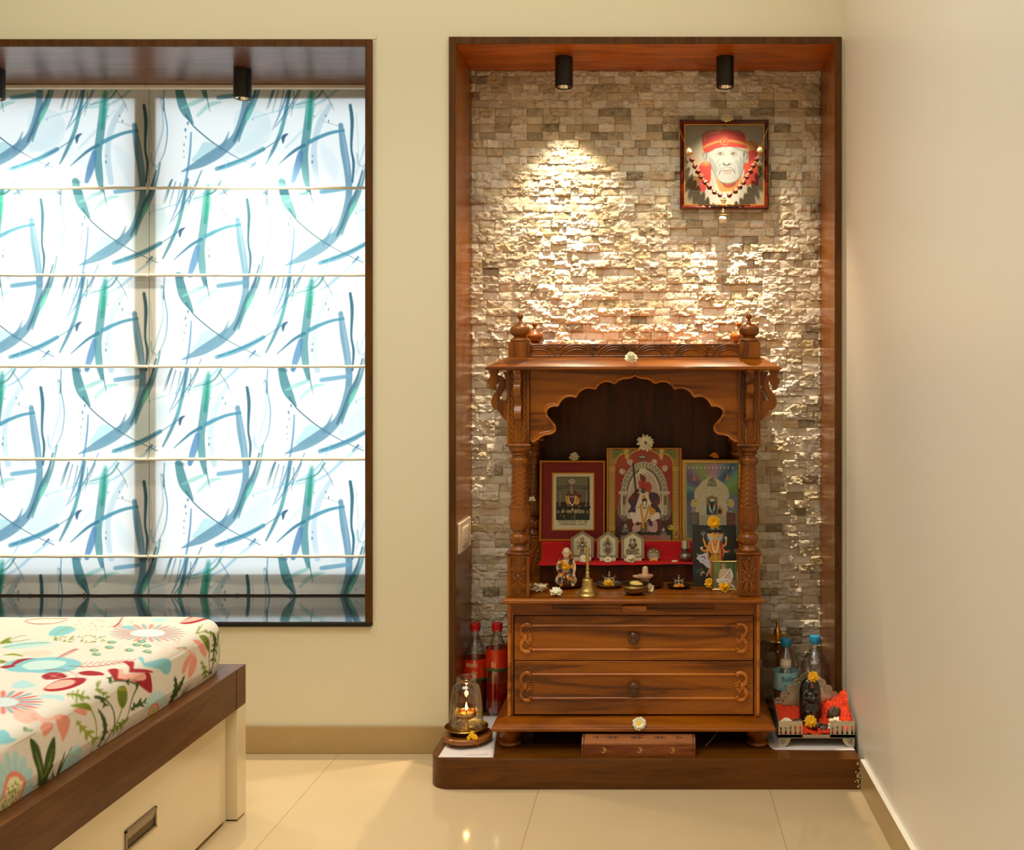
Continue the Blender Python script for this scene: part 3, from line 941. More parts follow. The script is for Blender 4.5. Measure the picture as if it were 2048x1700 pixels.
blind(WL + 0.001, SX - 0.001, 'white roman blind with blue brush strokes, left of the two, at picture edge', 0.0024, 9)

# ------------------------------------------------------------------ bed
BX = -1.087; BYE = -0.443; BZR = 0.395; BED_L = -2.75; BED_N = -2.62
bed = thing('bed', 'low wooden bed with walnut rail and cream drawer front, foot at window', 'bed', ((BX + BED_L) / 2, (BYE + BED_N) / 2, 0))
MB().box(BX - 0.05, BX, BED_N, BYE, 0.291, BZR).build('side_rail', M['walnuty'], bed, bevel=0.0015)
MB().box(BED_L, BX - 0.05, BYE - 0.045, BYE, 0.291, BZR).build('end_rail', M['walnuth'], bed, bevel=0.0015)
MB().box(BX - 0.0005, BX + 0.0006, BYE - 0.06, BYE - 0.0585, 0.292, BZR - 0.001).build('joint_line', M['hole'], bed)
MB().box(BED_L, BED_L + 0.05, BED_N, BYE - 0.045, 0.291, BZR).build('side_rail', M['walnuty'], bed, bevel=0.0015)
MB().box(BED_L + 0.05, BX - 0.05, BED_N, BYE - 0.045, 0.33, 0.3945).build('deck', M['walnuty'], bed)
for (xa, xb) in ((BX - 0.060, BX), (BED_L, BED_L + 0.06)):
    for (ya, yb) in ((BYE - 0.055, BYE), (BED_N, BED_N + 0.055)):
        MB().box(xa, xb, ya, yb, 0.004, 0.291).build('leg', M['white_lam'], bed, bevel=0.001)
        MB().box(xa + 0.004, xb - 0.004, ya + 0.004, yb - 0.004, 0.0, 0.004).build('foot_pad', M['black'], bed)
MB().box(BED_L + 0.03, BX - 0.033, BYE - 0.03, BYE - 0.01, 0.02, 0.291).build('end_panel', M['white_lam'], bed)
DX = BX - 0.023
dr = MB().box(DX - 0.45, DX, -1.62, BYE - 0.075, 0.012, 0.284).build('drawer', M['white_lam'], bed, bevel=0.001)
MB().box(DX - 0.45, DX, -2.55, -1.625, 0.012, 0.284).build('drawer', M['white_lam'], bed, bevel=0.001)
MB().box(DX - 0.5, DX - 0.006, BYE - 0.073, BYE - 0.056, 0.0, 0.291).build('filler_strip', M['white_lam'], bed)
hm = MB()
hy0, hy1, hz0, hz1 = -1.008, -0.878, 0.152, 0.198
for (a, b_) in (((hy0, hz0), (hy1, hz0 + 0.006)), ((hy0, hz1 - 0.006), (hy1, hz1)), ((hy0, hz0), (hy0 + 0.006, hz1)), ((hy1 - 0.006, hz0), (hy1, hz1))):
    hm.box(DX - 0.001, DX + 0.004, a[0], b_[0], a[1], b_[1])
hm.build('handle_frame', M['steel'], bed, bevel=0.0008)
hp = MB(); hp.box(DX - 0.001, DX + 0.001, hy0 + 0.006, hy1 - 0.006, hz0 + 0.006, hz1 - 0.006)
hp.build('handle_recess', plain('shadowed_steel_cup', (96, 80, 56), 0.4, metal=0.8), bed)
hl = MB(); hl.prism([(DX + 0.0012, hz1 - 0.006), (DX + 0.004, hz1 - 0.006), (DX + 0.0012, hz1 - 0.022)], hy0 + 0.006, hy1 - 0.006)
hl.build('handle_lip', M['steel'], bed)

# mattress in a floral sheet
MXE, MYE, MZ0, MZ1 = -1.118, -0.462, 0.3955, 0.530
rad = 0.035
# print canvas: u grows towards the right edge and down the side, v = distance from the camera
u0, u1, v0, v1 = -2.76, -0.94, 0.50, 2.72
PRINT = []
sh = Canvas(u0, v0, u1, v1, 830, 1010, (224, 218, 206))
def bp(cx, cy):
    px, py = cx / 3.269, 1180 + cy / 3.269
    fold = 960 - 0.554 * cx
    if cy < fold:
        d = (CH - MZ1) * FOC / (py - VY); return ((px - VX) * d / FOC, d)
    d = -MXE * FOC / (VX - px); z_ = CH - (py - VY) * d / FOC
    return (MXE + (MZ1 - z_), d)
def bpoly(pts, col, al=1.0, smooth=True, n=4):
    q = sm(pts, n, True) if smooth else pts
    q = [bp(*p) for p in q]; PRINT.append((q, col, al))
    sh.poly(q, col, al)
def bline(pts, w, col, al=1.0):
    bpoly(ribbon(pts, w, 4), col, al, False)
RED = (164, 42, 48); PINK = (240, 178, 162); CORAL = (232, 140, 118); AQ = (132, 196, 206); AQL = (176, 216, 218); GR = (122, 140, 50); GRD = (66, 84, 44); GRL = (150, 160, 60)
def leafrow(pts, w, col, lobes, s, al=1.0):
    bline(pts, w, col, al)
    q = sm(pts, 8)
    for k in range(lobes):
        i = int((k + .5) / lobes * (len(q) - 2)) + 1
        x, y = q[i]; dx, dy = q[min(i + 1, len(q) - 1)][0] - q[i - 1][0], q[min(i + 1, len(q) - 1)][1] - q[i - 1][1]
        l = math.hypot(dx, dy) or 1; dx /= l; dy /= l
        f = s * (1 - 0.5 * abs(k - lobes / 2.) / (lobes / 2.))
        for sg in (-1, 1):
            bpoly([(x - dx * f * .25, y - dy * f * .25), (x + (dx * .6 - dy * sg) * f * .8, y + (dy * .6 + dx * sg) * f * .8), (x + (dx * 1.1 - dy * sg) * f, y + (dy * 1.1 + dx * sg) * f), (x + dx * f * .5, y + dy * f * .5)], col, al)
def daisy(cx, cy, rx, ry, n, pc, cc, fr=0.35, alt=None, a0=0.0):
    for k in range(n):
        a = a0 + 2 * PI * k / n; c, s_ = math.cos(a), math.sin(a); w = PI / n * 0.75
        col = alt if (alt and k % 2) else pc
        bpoly([(cx + rx * fr * math.cos(a - w), cy + ry * fr * math.sin(a - w)), (cx + rx * .8 * math.cos(a - w * .8), cy + ry * .8 * math.sin(a - w * .8)), (cx + rx * c, cy + ry * s_), (cx + rx * .8 * math.cos(a + w * .8), cy + ry * .8 * math.sin(a + w * .8)), (cx + rx * fr * math.cos(a + w), cy + ry * fr * math.sin(a + w))], col)
    bpoly(circ(cx, cy, rx * fr * 1.05, 14, ry * fr * 1.05), cc)
# top face
daisy(965, 280, 255, 60, 26, (226, 152, 146), (206, 226, 228), .42, (164, 176, 176))
daisy(20, 730, 270, 80, 24, (214, 120, 112), (206, 222, 222), .36, (150, 170, 178))
bpoly([(20, 490), (120, 450), (250, 445), (400, 440), (530, 470), (500, 510), (400, 540), (200, 535), (60, 525)], AQ)
bpoly([(145, 490), (250, 462), (400, 462), (432, 480), (350, 508), (200, 518)], (196, 224, 222))
bpoly([(315, 290), (370, 245), (460, 240), (495, 262), (430, 295), (350, 305)], AQ)
bline([(360, 295), (410, 262), (470, 245)], [4, 5, 3], GRL)
bpoly([(10, 372), (90, 345), (260, 335), (345, 345), (240, 365), (90, 385)], AQL)
bline([(20, 376), (160, 352), (320, 342)], 3, GR)
bpoly([(90, 605), (150, 585), (200, 600), (240, 625), (160, 640), (80, 635)], AQL)
bpoly([(900, 440), (1000, 420), (1080, 400), (1118, 430), (1110, 490), (1080, 510), (1030, 470)], AQ)
bpoly([(240, 690), (330, 682), (420, 690), (400, 710), (300, 705)], AQL)
bpoly([(0, 905), (60, 900), (118, 915), (80, 940), (0, 945)], AQ)
for pts in ([(290, 640), (380, 590), (470, 575), (560, 578), (545, 608), (470, 640), (380, 660), (300, 660)],): bpoly(pts, RED)
bpoly([(300, 636), (390, 592), (480, 590), (480, 615), (400, 640), (320, 648)], PINK)
bpoly([(705, 525), (770, 512), (900, 520), (930, 505), (975, 498), (992, 560), (990, 628), (950, 610), (915, 580), (860, 545), (740, 545)], RED)
bpoly([(775, 512), (860, 500), (945, 500), (952, 540), (900, 548), (830, 540)], PINK)
bpoly([(800, 470), (880, 462), (960, 474), (1002, 494), (920, 494), (850, 486)], RED)
bpoly([(510, 540), (580, 528), (660, 540), (678, 556), (600, 562), (540, 556)], RED)
bpoly([(275, 555), (330, 535), (400, 540), (440, 565), (400, 580), (310, 585), (280, 575)], RED)
for k in range(6): bline([(350, 560), (300 + k * 24, 540 + (k % 2) * 38)], 2, (236, 200, 190))
bpoly([(1175, 215), (1240, 180), (1340, 158), (1382, 165), (1378, 182), (1310, 205), (1240, 220)], RED)
bpoly([(1180, 212), (1250, 182), (1330, 168), (1340, 180), (1270, 202)], PINK)
bpoly([(1130, 160), (1200, 156), (1250, 162), (1200, 178)], RED)
bline([(800, 180), (780, 215), (740, 245), (800, 225)], [6, 10, 3, 2], RED)
bpoly([(60, 502), (120, 455), (230, 450), (160, 462)], RED)
bpoly([(0, 500), (80, 488), (100, 496), (30, 510)], RED)
bline([(165, 215), (180, 198), (300, 190), (440, 192)], [6, 4, 3, 3], RED); bline([(170, 215), (230, 228), (340, 225), (420, 208), (440, 195)], [4, 4, 3, 3, 2], RED)
bline([(370, 450), (440, 410), (505, 385)], 4, RED)
for k in range(6):
    x, y = 395 + k * 18, 437 - k * 9
    bline([(x, y), (x + 30, y - 2)], 3, RED); bline([(x, y), (x + 6, y - 14)], 3, RED)
bpoly([(140, 410), (220, 395), (320, 398), (340, 415), (270, 435), (180, 432)], (240, 206, 190))
bline([(20, 425), (90, 420), (150, 432)], [3, 14, 10], GRL)
bpoly([(0, 455), (30, 462), (48, 470), (10, 480), (0, 478)], GR)
bpoly([(0, 345), (40, 322), (78, 310), (60, 330), (80, 345), (30, 350), (10, 356)], GR)
bline([(30, 350), (110, 310), (170, 300)], 3, GR); bline([(70, 340), (140, 332), (200, 322)], 3, GR)
rn = random.Random(5)
for _ in range(46):
    x = rn.uniform(350, 680); y = 320 + rn.uniform(-1, 1) * 32 * (1 - abs(x - 540) / 260)
    bpoly([(x, y), (x + 10, y - 5), (x + 16, y - 1), (x + 8, y + 3)], GR)
for _ in range(40):
    x = rn.uniform(480, 860); y = rn.uniform(180, 260) - (x - 600) * .06
    bline([(x, y), (x + 16, y + 4)], 2, (206, 110, 100), .8)
for (x, y) in ((615, 395), (730, 342), (715, 376), (895, 358), (960, 362), (845, 392), (962, 398), (630, 420), (925, 336), (1198, 336), (225, 805), (195, 858)):
    bpoly(circ(x, y, 30, 12, 10), GR); bpoly(circ(x + 4, y - 1, 18, 12, 6), AQ)
for k in range(9):
    x = 520 + k * 40; bline([(x, 500 - k * 4), (x + 30, 480 - k * 3), (x + 50, 470 - k * 3)], 3, (182, 70, 64))
    bline([(x + 8, 500 - k * 4), (x + 36, 510 - k * 4)], 3, (182, 70, 64))
bline([(450, 495), (640, 498), (830, 462)], 3, RED); bline([(300, 520), (420, 520), (500, 560), (480, 590)], 3, RED)
bpoly([(790, 240), (840, 232), (890, 245), (850, 256)], AQ); bpoly([(980, 200), (1040, 185), (1100, 192), (1040, 210)], AQL)
bpoly([(1000, 345), (1080, 330), (1130, 350), (1060, 370)], (244, 208, 196), .8); bpoly([(560, 370), (620, 360), (660, 376), (600, 384)], (244, 208, 196), .8)
bpoly([(90, 780), (180, 780), (260, 800), (180, 840), (100, 840)], PINK, .8)
# right side face
bpoly([(270, 845), (300, 810), (345, 815), (345, 850), (320, 880), (285, 905), (275, 880)], CORAL, .8)
bpoly([(370, 770), (430, 765), (462, 800), (450, 870), (410, 940), (400, 900), (378, 850)], CORAL, .85)
bline([(180, 770), (280, 800), (400, 770)], [12, 16, 30], PINK, .8)
bpoly([(480, 735), (540, 715), (572, 740), (560, 772), (520, 760)], CORAL, .8)
bpoly([(1185, 500), (1200, 430), (1240, 380), (1262, 380), (1235, 440), (1205, 500)], CORAL, .8)
bpoly([(1230, 520), (1240, 450), (1265, 380), (1285, 420), (1275, 480), (1245, 535)], CORAL, .8)
bpoly([(1275, 280), (1310, 290), (1345, 350), (1340, 400), (1310, 370), (1290, 320)], CORAL, .8)
bline([(1120, 320), (1200, 340), (1270, 380)], [6, 14, 20], PINK, .8)
# tulip buds and stems
bpoly([(765, 610), (780, 585), (815, 583), (834, 625), (832, 680), (800, 730), (772, 690)], GR)
for k in range(5): bline([(778 + k * 12, 620), (780 + k * 10, 670), (796 + k * 2, 715)], 2.5, GRD)
for k in range(12): bpoly(circ(774 + (k % 6) * 11, 596 + (k // 6) * 10, 3.5, 6), (214, 200, 90))
bline([(797, 728), (775, 790), (745, 860), (700, 990)], [7, 7, 6, 4], GR)
bpoly([(480, 700), (540, 685), (580, 695), (602, 740), (560, 730), (500, 715)], GR); bline([(598, 738), (625, 800), (636, 900), (622, 1030)], [8, 7, 6, 4], GR)
bpoly([(1318, 262), (1330, 248), (1355, 258), (1372, 310), (1368, 370), (1350, 350), (1330, 310)], GR)
for k in range(3): bline([(1335 + k * 9, 275), (1355 + k * 5, 350)], 2.5, GRD)
bline([(1368, 370), (1365, 440), (1382, 520)], [6, 5, 4], GRD)
bline([(905, 580), (870, 660), (830, 800), (780, 945)], [10, 7, 5, 4], GRD)
leafrow([(700, 560), (780, 545), (870, 560), (905, 580)], [3, 10, 10, 12], GRD, 3, 26)
bline([(625, 650), (700, 680), (745, 760), (740, 880), (680, 1000)], [10, 9, 8, 6, 4], GRD)
leafrow([(430, 680), (500, 665), (600, 650)], [3, 8, 10], GR, 5, 22)
leafrow([(630, 600), (660, 600), (705, 660)], [3, 7, 7], GR, 5, 24)
leafrow([(625, 650), (660, 660), (690, 715)], [22, 24, 5], GRD, 3, 26)
leafrow([(860, 745), (890, 710), (955, 685)], [4, 16, 8], GRD, 4, 30)
leafrow([(850, 790), (800, 825), (745, 880)], [6, 14, 5], GR, 5, 32)
leafrow([(500, 800), (545, 860), (630, 935)], [6, 20, 6], GRL, 4, 40)
leafrow([(640, 730), (680, 800), (690, 890), (670, 980)], [6, 24, 20, 5], GRD, 6, 22)
leafrow([(1140, 520), (1150, 600), (1130, 700)], [6, 26, 12], GRD, 5, 26)
leafrow([(1205, 515), (1175, 590), (1140, 690)], [4, 22, 12], GRD, 5, 22)
leafrow([(1385, 225), (1410, 290), (1400, 370), (1385, 520)], [6, 20, 10, 5], GRD, 6, 26)
leafrow([(1310, 420), (1330, 470), (1352, 530)], [4, 12, 6], GR, 4, 26)
leafrow([(1300, 235), (1360, 225), (1390, 250)], [3, 10, 8], GR, 3, 20)
leafrow([(1450, 200), (1440, 260), (1425, 340), (1400, 440)], [6, 14, 8, 4], GR, 5, 22)
bpoly([(1470, 250), (1490, 300), (1494, 370), (1478, 430), (1462, 360), (1460, 300)], GRD)
bline([(1500, 370), (1480, 440), (1440, 500)], [10, 12, 4], (40, 40, 34))
for (a, b_, c) in (((1190, 690), (1212, 640), (1220, 585)), ((1200, 690), (1235, 620), (1255, 575)), ((1210, 700), (1250, 660), (1285, 600))): bline([a, b_, c], [4, 9, 2], GRD)
for k in range(9):
    a = -PI * .95 + k * .3; bpoly([(1030, 740), (1030 + 70 * math.cos(a - .14), 740 + 100 * math.sin(a - .14)), (1030 + 90 * math.cos(a), 740 + 130 * math.sin(a)), (1030 + 70 * math.cos(a + .14), 740 + 100 * math.sin(a + .14))], AQL, .85)
bpoly(circ(1020, 750, 38, 14, 56), CORAL); bpoly(circ(1020, 755, 26, 14, 42), (226, 220, 160))
for k in range(9): bpoly(circ(1008 + (k % 3) * 13, 730 + (k // 3) * 20, 4, 6, 7), GR)
# lower left big leaf and flower
for pts in ([(200, 915), (250, 960), (275, 1060), (290, 1150), (240, 1110), (215, 1020)], [(355, 905), (362, 1000), (345, 1080), (300, 1160), (285, 1100), (310, 980)], [(240, 1090), (290, 1130), (350, 1085), (330, 1180), (370, 1150), (300, 1240), (262, 1200)]): bpoly(pts, GRD)
for k in range(5):
    bline([(285, 1180), (235 + k * 6, 1000 + k * 30)], 2.5, GRL); bline([(290, 1180), (345 - k * 4, 980 + k * 34)], 2.5, GRL)
bline([(285, 1200), (240, 1240), (170, 1255)], [10, 6, 6], GRD); bline([(290, 1240), (360, 1200), (400, 1190)], [5, 6, 6], GRD)
for (a, c) in (((400, 1190), (428, 1000)), ((400, 1190), (475, 970)), ((400, 1195), (505, 1075)), ((395, 1200), (355, 1120)), ((400, 1200), (460, 1150))):
    bline([a, ((a[0] + c[0]) / 2 - 8, (a[1] + c[1]) / 2), c], [6, 16, 2], GRD)
bpoly([(440, 1050), (470, 990), (510, 965), (550, 1000), (550, 1070), (500, 1110), (430, 1140)], AQL)
for k in range(6): bline([(470 + k * 12, 1040), (485 + k * 10, 1030)], 4, (216, 160, 150))
for k in range(12):
    a = -PI * 1.0 + k * .42
    bpoly([(90, 1290), (90 + 125 * math.cos(a - .2), 1290 + 230 * math.sin(a - .2)), (90 + 150 * math.cos(a), 1290 + 300 * math.sin(a)), (90 + 125 * math.cos(a + .2), 1290 + 230 * math.sin(a + .2))], AQL)
    bline([(90, 1290), (90 + 110 * math.cos(a), 1290 + 240 * math.sin(a))], 2, (204, 140, 124))
bpoly([(20, 1250), (50, 1150), (110, 1130), (170, 1190), (165, 1290), (110, 1370), (60, 1430), (0, 1420), (10, 1330)], CORAL)
bpoly([(35, 1270), (60, 1180), (110, 1165), (150, 1210), (145, 1290), (90, 1360), (40, 1410), (8, 1390), (15, 1330)], (232, 224, 180))
for k in range(44):
    x = rn.uniform(25, 145); y = rn.uniform(1180, 1390)
    if abs(y - (1345 - (x - 20) * 0.9)) < 75: bpoly([(x, y - 12), (x + 5, y), (x, y + 10), (x - 5, y)], GR)
for du, dv, side in ((-.62, 0, 0), (-1.24, 0, 0), (-.30, -.5, 0), (-.92, -.5, 0), (-1.5, -.5, 0), (0, -1.05, 1), (-.62, -1.05, 0), (-1.24, -1.05, 0)):
    for q, col, al in PRINT:      # the print repeats across the rest of the sheet
        if side or max(p[0] for p in q) < -1.105:
            sh.poly([(p[0] + du, p[1] + dv) for p in q], col, al)
shl = sh.linear(); shh, shw = shl.shape[:2]
def sheet_col(u, v):
    uu, vv = u, v
    fu = np.clip((uu - u0) / (u1 - u0), 0, 1) * (shw - 1.001); fv = np.clip((vv - v0) / (v1 - v0), 0, 1) * (shh - 1.001)
    i = fu.astype(int); j = fv.astype(int); a = (fu - i)[..., None]; b_ = (fv - j)[..., None]
    return (shl[j, i] * (1 - a) + shl[j, i + 1] * a) * (1 - b_) + (shl[j + 1, i] * (1 - a) + shl[j + 1, i + 1] * a) * b_
def mattress():
    Hh = MZ1 - MZ0; cr = 0.055
    smax = rad * PI / 2 + (Hh - rad)
    xin, yin = MXE - rad, MYE - rad
    uu = np.concatenate([np.linspace(BED_L + 0.1, -2.15, 40)[:-1], np.linspace(-2.15, xin, 430)[:-1], xin + np.linspace(0, smax, 74)])
    vv = np.concatenate([np.linspace(BED_N + 0.05, -1.85, 40)[:-1], np.linspace(-1.85, yin, 500)[:-1], yin + np.linspace(0, smax, 74)])
    Pq, Q = np.meshgrid(uu, vv)
    a = np.maximum(Pq - (xin - cr), 0); b_ = np.maximum(Q - (yin - cr), 0)
    # rounded plan corner
    inx, iny = a > 0, b_ > 0
    both = inx & iny
    ax = np.maximum(Pq - xin, 0); by_ = np.maximum(Q - yin, 0)
    t = np.where(both, np.maximum(np.hypot(a, b_) - cr, 0), np.maximum(ax, by_))
    L_ = np.hypot(a, b_); L_ = np.where(L_ == 0, 1, L_)
    nx_ = np.where(both, a / L_, (ax > 0).astype(float)); ny_ = np.where(both, b_ / L_, (by_ > 0).astype(float))
    tt = np.minimum(t, smax)
    arc = np.minimum(tt, rad * PI / 2)
    out = rad * np.sin(arc / rad); drop = rad * (1 - np.cos(arc / rad)) + np.maximum(tt - rad * PI / 2, 0)
    bx = np.where(both, xin - cr + nx_ * (cr + 0) * np.minimum(1, L_ / cr), np.minimum(Pq, xin))
    by2 = np.where(both, yin - cr + ny_ * (cr + 0) * np.minimum(1, L_ / cr), np.minimum(Q, yin))
    X = bx + nx_ * out; Y = by2 + ny_ * out; Z = MZ1 - drop
    wv = (vnoise(Pq * 3 + 20, Q * 3 + 30, 21) - .5) * 0.006 + (vnoise(Pq * 14 + 20, Q * 9 + 30, 22) - .5) * 0.0022
    Z = Z + wv * np.clip(1 - t / 0.05, 0.2, 1)
    pk = vnoise(Pq * 0 + Q * 26 + 5, Q * 0 + drop * 7, 23) - .5
    X = X + np.where(drop > 0.03, pk * 0.004 * nx_, 0); Y = Y + np.where(drop > 0.03, (vnoise(Pq * 26 + 60, drop * 7, 24) - .5) * 0.006 * ny_, 0)
    tuck = np.clip((drop - (Hh - 0.03)) / 0.03, 0, 1)
    X = X - tuck * 0.008 * nx_; Y = Y - tuck * 0.008 * ny_
    Z = np.maximum(Z, MZ0)
    dd = CD + Y
    U = np.where(nx_ >= ny_, X * 0 + np.minimum(Pq, MXE + 0.2), X); V = CD + np.minimum(Q, MYE + 0.2)
    return grid_mesh('mattress', X, Y, Z, sheet_col(U, V), M['sheet'], None)
mt = mattress()
tag(mt, 'thick mattress in cream floral bedsheet lying on the low wooden bed', 'mattress')
mt.data.polygons.foreach_set('use_smooth', np.ones(len(mt.data.polygons), bool))
MB().box(BED_L + 0.1, MXE - 0.05, BED_N + 0.05, MYE - 0.05, MZ0 + 0.001, MZ1 - 0.012).build('foam_core', M['cream'], mt, bevel=0.01)
# ------------------------------------------------------------------ carved wooden home shrine
XC = -0.062
sh_ = thing('wooden_shrine', 'carved teak home shrine with drawers and arched canopy standing on niche plinth', 'shrine', (XC, 0.0, PZ))
def X_(v): return XC + v
F = -0.18          # cabinet front
# feet
for sx in (-1, 1):
    for y in (-0.172, 0.19):
        b = MB()
        b.lathe(X_(sx * 0.362), y, [(0.022, PZ), (0.031, PZ + 0.002), (0.0335, PZ + 0.007), (0.031, PZ + 0.012), (0.024, PZ + 0.015), (0.026, PZ + 0.018), (0.034, PZ + 0.032), (0.040, PZ + 0.046), (0.041, PZ + 0.056)], 32)
        b.build('foot', M['teakc'], sh_)
# base moulding (ogee skirt)
zb0 = 0.1416
prof = [(0.0, zb0), (0.037, zb0), (0.040, zb0 + 0.003), (0.040, zb0 + 0.010), (0.037, zb0 + 0.0125), (0.033, zb0 + 0.0135), (0.0325, zb0 + 0.016), (0.030, zb0 + 0.0175), (0.020, zb0 + 0.021), (0.010, zb0 + 0.0255), (0.004, zb0 + 0.0285), (0.0, zb0 + 0.0295)]
b = MB()
vs = []; n = len(prof)
for (o, z) in prof:
    vs += [(X_(-0.368 - o), F - 0.012 - o, z), (X_(0.368 + o), F - 0.012 - o, z), (X_(0.368 + o), 0.232, z), (X_(-0.368 - o), 0.232, z)]
fs = [tuple(range(4))[::-1], tuple(range(4 * n - 4, 4 * n))]
for j in range(n - 1):
    for k in range(4):
        fs.append((j * 4 + k, j * 4 + (k + 1) % 4, j * 4 + 4 + (k + 1) % 4, j * 4 + 4 + k))
b.add(vs, fs)
b.build('base_moulding', M['teak'], sh_, bevel=0.0006)
# cabinet
for sx in (-1, 1):
    MB().box(X_(sx * 0.369 - (0.018 if sx > 0 else 0)), X_(sx * 0.369 + (0 if sx > 0 else 0.018)), F, 0.23, zb0 + 0.0295, 0.504).build('side_panel', M['teakv'], sh_, bevel=0.002)
b = MB()
b.box(X_(-0.351), X_(0.351), F + 0.03, 0.23, zb0 + 0.0295, 0.178); b.box(X_(-0.351), X_(0.351), 0.21, 0.23, 0.178, 0.504)
b.box(X_(-0.351), X_(0.351), F + 0.03, 0.2, 0.3315, 0.3345)
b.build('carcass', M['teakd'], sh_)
for sx in (-1, 1):
    b = MB(); b.tube([(X_(sx * 0.3625), F - 0.0015, zb0 + 0.031), (X_(sx * 0.3625), F - 0.0015, 0.502)], 0.0055, 10)
    b.build('corner_bead', M['teakl'], sh_)
# rail with pull-out tray
b = MB()
zr0, zr1 = 0.4655, 0.504
sl0, sl1, sx0, sx1 = 0.4845, 0.4955, X_(-0.237), X_(0.235)
b.box(X_(-0.351), sx0, F + 0.002, F + 0.03, zr0, zr1); b.box(sx1, X_(0.351), F + 0.002, F + 0.03, zr0, zr1)
b.box(sx0, sx1, F + 0.002, F + 0.03, zr0, sl0); b.box(sx0, sx1, F + 0.002, F + 0.03, sl1, zr1)
b.build('top_rail', M['teak'], sh_)
tray = MB().box(sx0 + 0.0015, sx1 - 0.0015, F + 0.003, F + 0.25, sl0 + 0.001, sl1 - 0.001).build('tray', M['teak'], sh_, bevel=0.0005)
hpts = [(-0.036, 0), (-0.034, 0.0035), (-0.026, 0.0042), (0.026, 0.0042), (0.034, 0.0035), (0.036, 0), (0.036, -0.008), (0.034, -0.0125), (0.027, -0.0145), (0.020, -0.0135), (0.014, -0.0152), (0.006, -0.0142), (0, -0.016), (-0.006, -0.0142), (-0.014, -0.0152), (-0.020, -0.0135), (-0.027, -0.0145), (-0.034, -0.0125), (-0.036, -0.008)]
b = MB().prism([(X_(x + 0.002), 0.4925 + z) for x, z in hpts], F - 0.016, F + 0.003)
b.build('handle', M['teakl'], tray, bevel=0.002, seg=3)
# drawers
def scroll(sgn, zc, hh, b):
    """carved C scroll with shell fan; sgn -1 = left end"""
    x0 = X_(sgn * 0.2985)
    def q(x, z): return (x0 + sgn * x, F - 0.0035, zc + z)
    top = [q(0.003, hh), q(0.010, hh + 0.0035), q(0.021, hh + 0.002), q(0.029, hh - 0.007), q(0.0305, hh - 0.018), q(0.0285, hh - 0.027), q(0.023, hh - 0.0335)]
    b.tube(top, [0.0068, 0.0068, 0.0062, 0.0058, 0.0052, 0.0042, 0.0034], 10, n=3)
    bot = [(a[0], a[1], 2 * zc - a[2]) for a in top]
    b.tube(bot, [0.0068, 0.0068, 0.0062, 0.0058, 0.0052, 0.0042, 0.0034], 10, n=3)
    for s_ in (1, -1):
        b.ell(q(0.0035, s_ * (hh - 0.004)), (0.0046, 0.0036, 0.0052))
        b.tube([q(0.024, s_ * 0.018), q(0.026, s_ * 0.010), q(0.022, s_ * 0.003)], [0.0032, 0.004, 0.003], 8, n=3)
    b.ell(q(0.018, 0), (0.007, 0.004, 0.012))
    for k in range(7):
        a = (k - 3) * 0.36
        M3 = Matrix.Rotation(-sgn * a, 3, 'Y')
        c = q(0.0175 - 0.0155 * math.cos(a), 0.0165 * math.sin(a))
        b.ell(c, (0.0078, 0.0042, 0.0028), M=Matrix.Rotation(sgn * a, 3, 'Y'))
for (za, zb_) in ((0.3345, 0.4635), (0.1765, 0.3320)):
    h = zb_ - za
    d_ = MB().box(X_(-0.3485), X_(0.3485), F - 0.001, F + 0.03, za, zb_).build('drawer', M['teak'], sh_, bevel=0.001)
    d_['label'] = 'upper drawer' if za > 0.3 else 'lower drawer'
    zc = 0.4005 if za > 0.3 else 0.2585
    hh = 0.0365
    for s_ in (1, -1):
        b = MB(); b.tube([(X_(-0.297), F - 0.0015, zc + s_ * (hh - 0.0015)), (X_(0.297), F - 0.0015, zc + s_ * (hh - 0.0015))], 0.0042, 10)
        b.build('bead_strip', M['teakl'], d_)
    for s_ in (-1, 1):
        b = MB(); scroll(s_, zc, hh, b); b.build('carved_scroll', M['teakl'], d_)
    kb = MB()
    kp = [(0.0001, 0), (0.0075, 0), (0.007, 0.004), (0.006, 0.008), (0.009, 0.011), (0.0155, 0.013), (0.018, 0.017), (0.0175, 0.021), (0.013, 0.0245), (0.008, 0.026), (0.0065, 0.0285), (0.0001, 0.0295)]
    kb.lathe(0, 0, kp, 28, closed=False)
    kb.v = [(X_(0) + x, F - 0.001 - z, zc + (0.001 if za > 0.3 else -0.001) + y) for x, y, z in kb.v]
    kb.build('knob', wood('dark_turned_knob', (44, 20, 8), (70, 36, 14), (92, 54, 26), 'x', 3, 0.2, 1.0), d_)
# table top
b = MB()
ins = [(0.004, 0.5035), (0.0, 0.506), (-0.0065, 0.508), (-0.0085, 0.511), (-0.0085, 0.515), (-0.0065, 0.5185), (-0.003, 0.520)]
vs = []
for (o, z) in ins:
    vs += [(X_(-0.369 + o), F - 0.030 + o, z), (X_(0.369 - o), F - 0.030 + o, z), (X_(0.369 - o), 0.232, z), (X_(-0.369 + o), 0.232, z)]
n = len(ins)
fs = [(3, 2, 1, 0), tuple(range(4 * n - 4, 4 * n))]
for j in range(n - 1):
    for k in range(4):
        fs.append((j * 4 + k, j * 4 + (k + 1) % 4, j * 4 + 4 + (k + 1) % 4, j * 4 + 4 + k))
b.add(vs, fs); b.build('table_top', M['teak'], sh_, bevel=0.0008)
TZ = 0.520

def zpx(p, d=2.94): return CH + (VY - p) * d / FOC
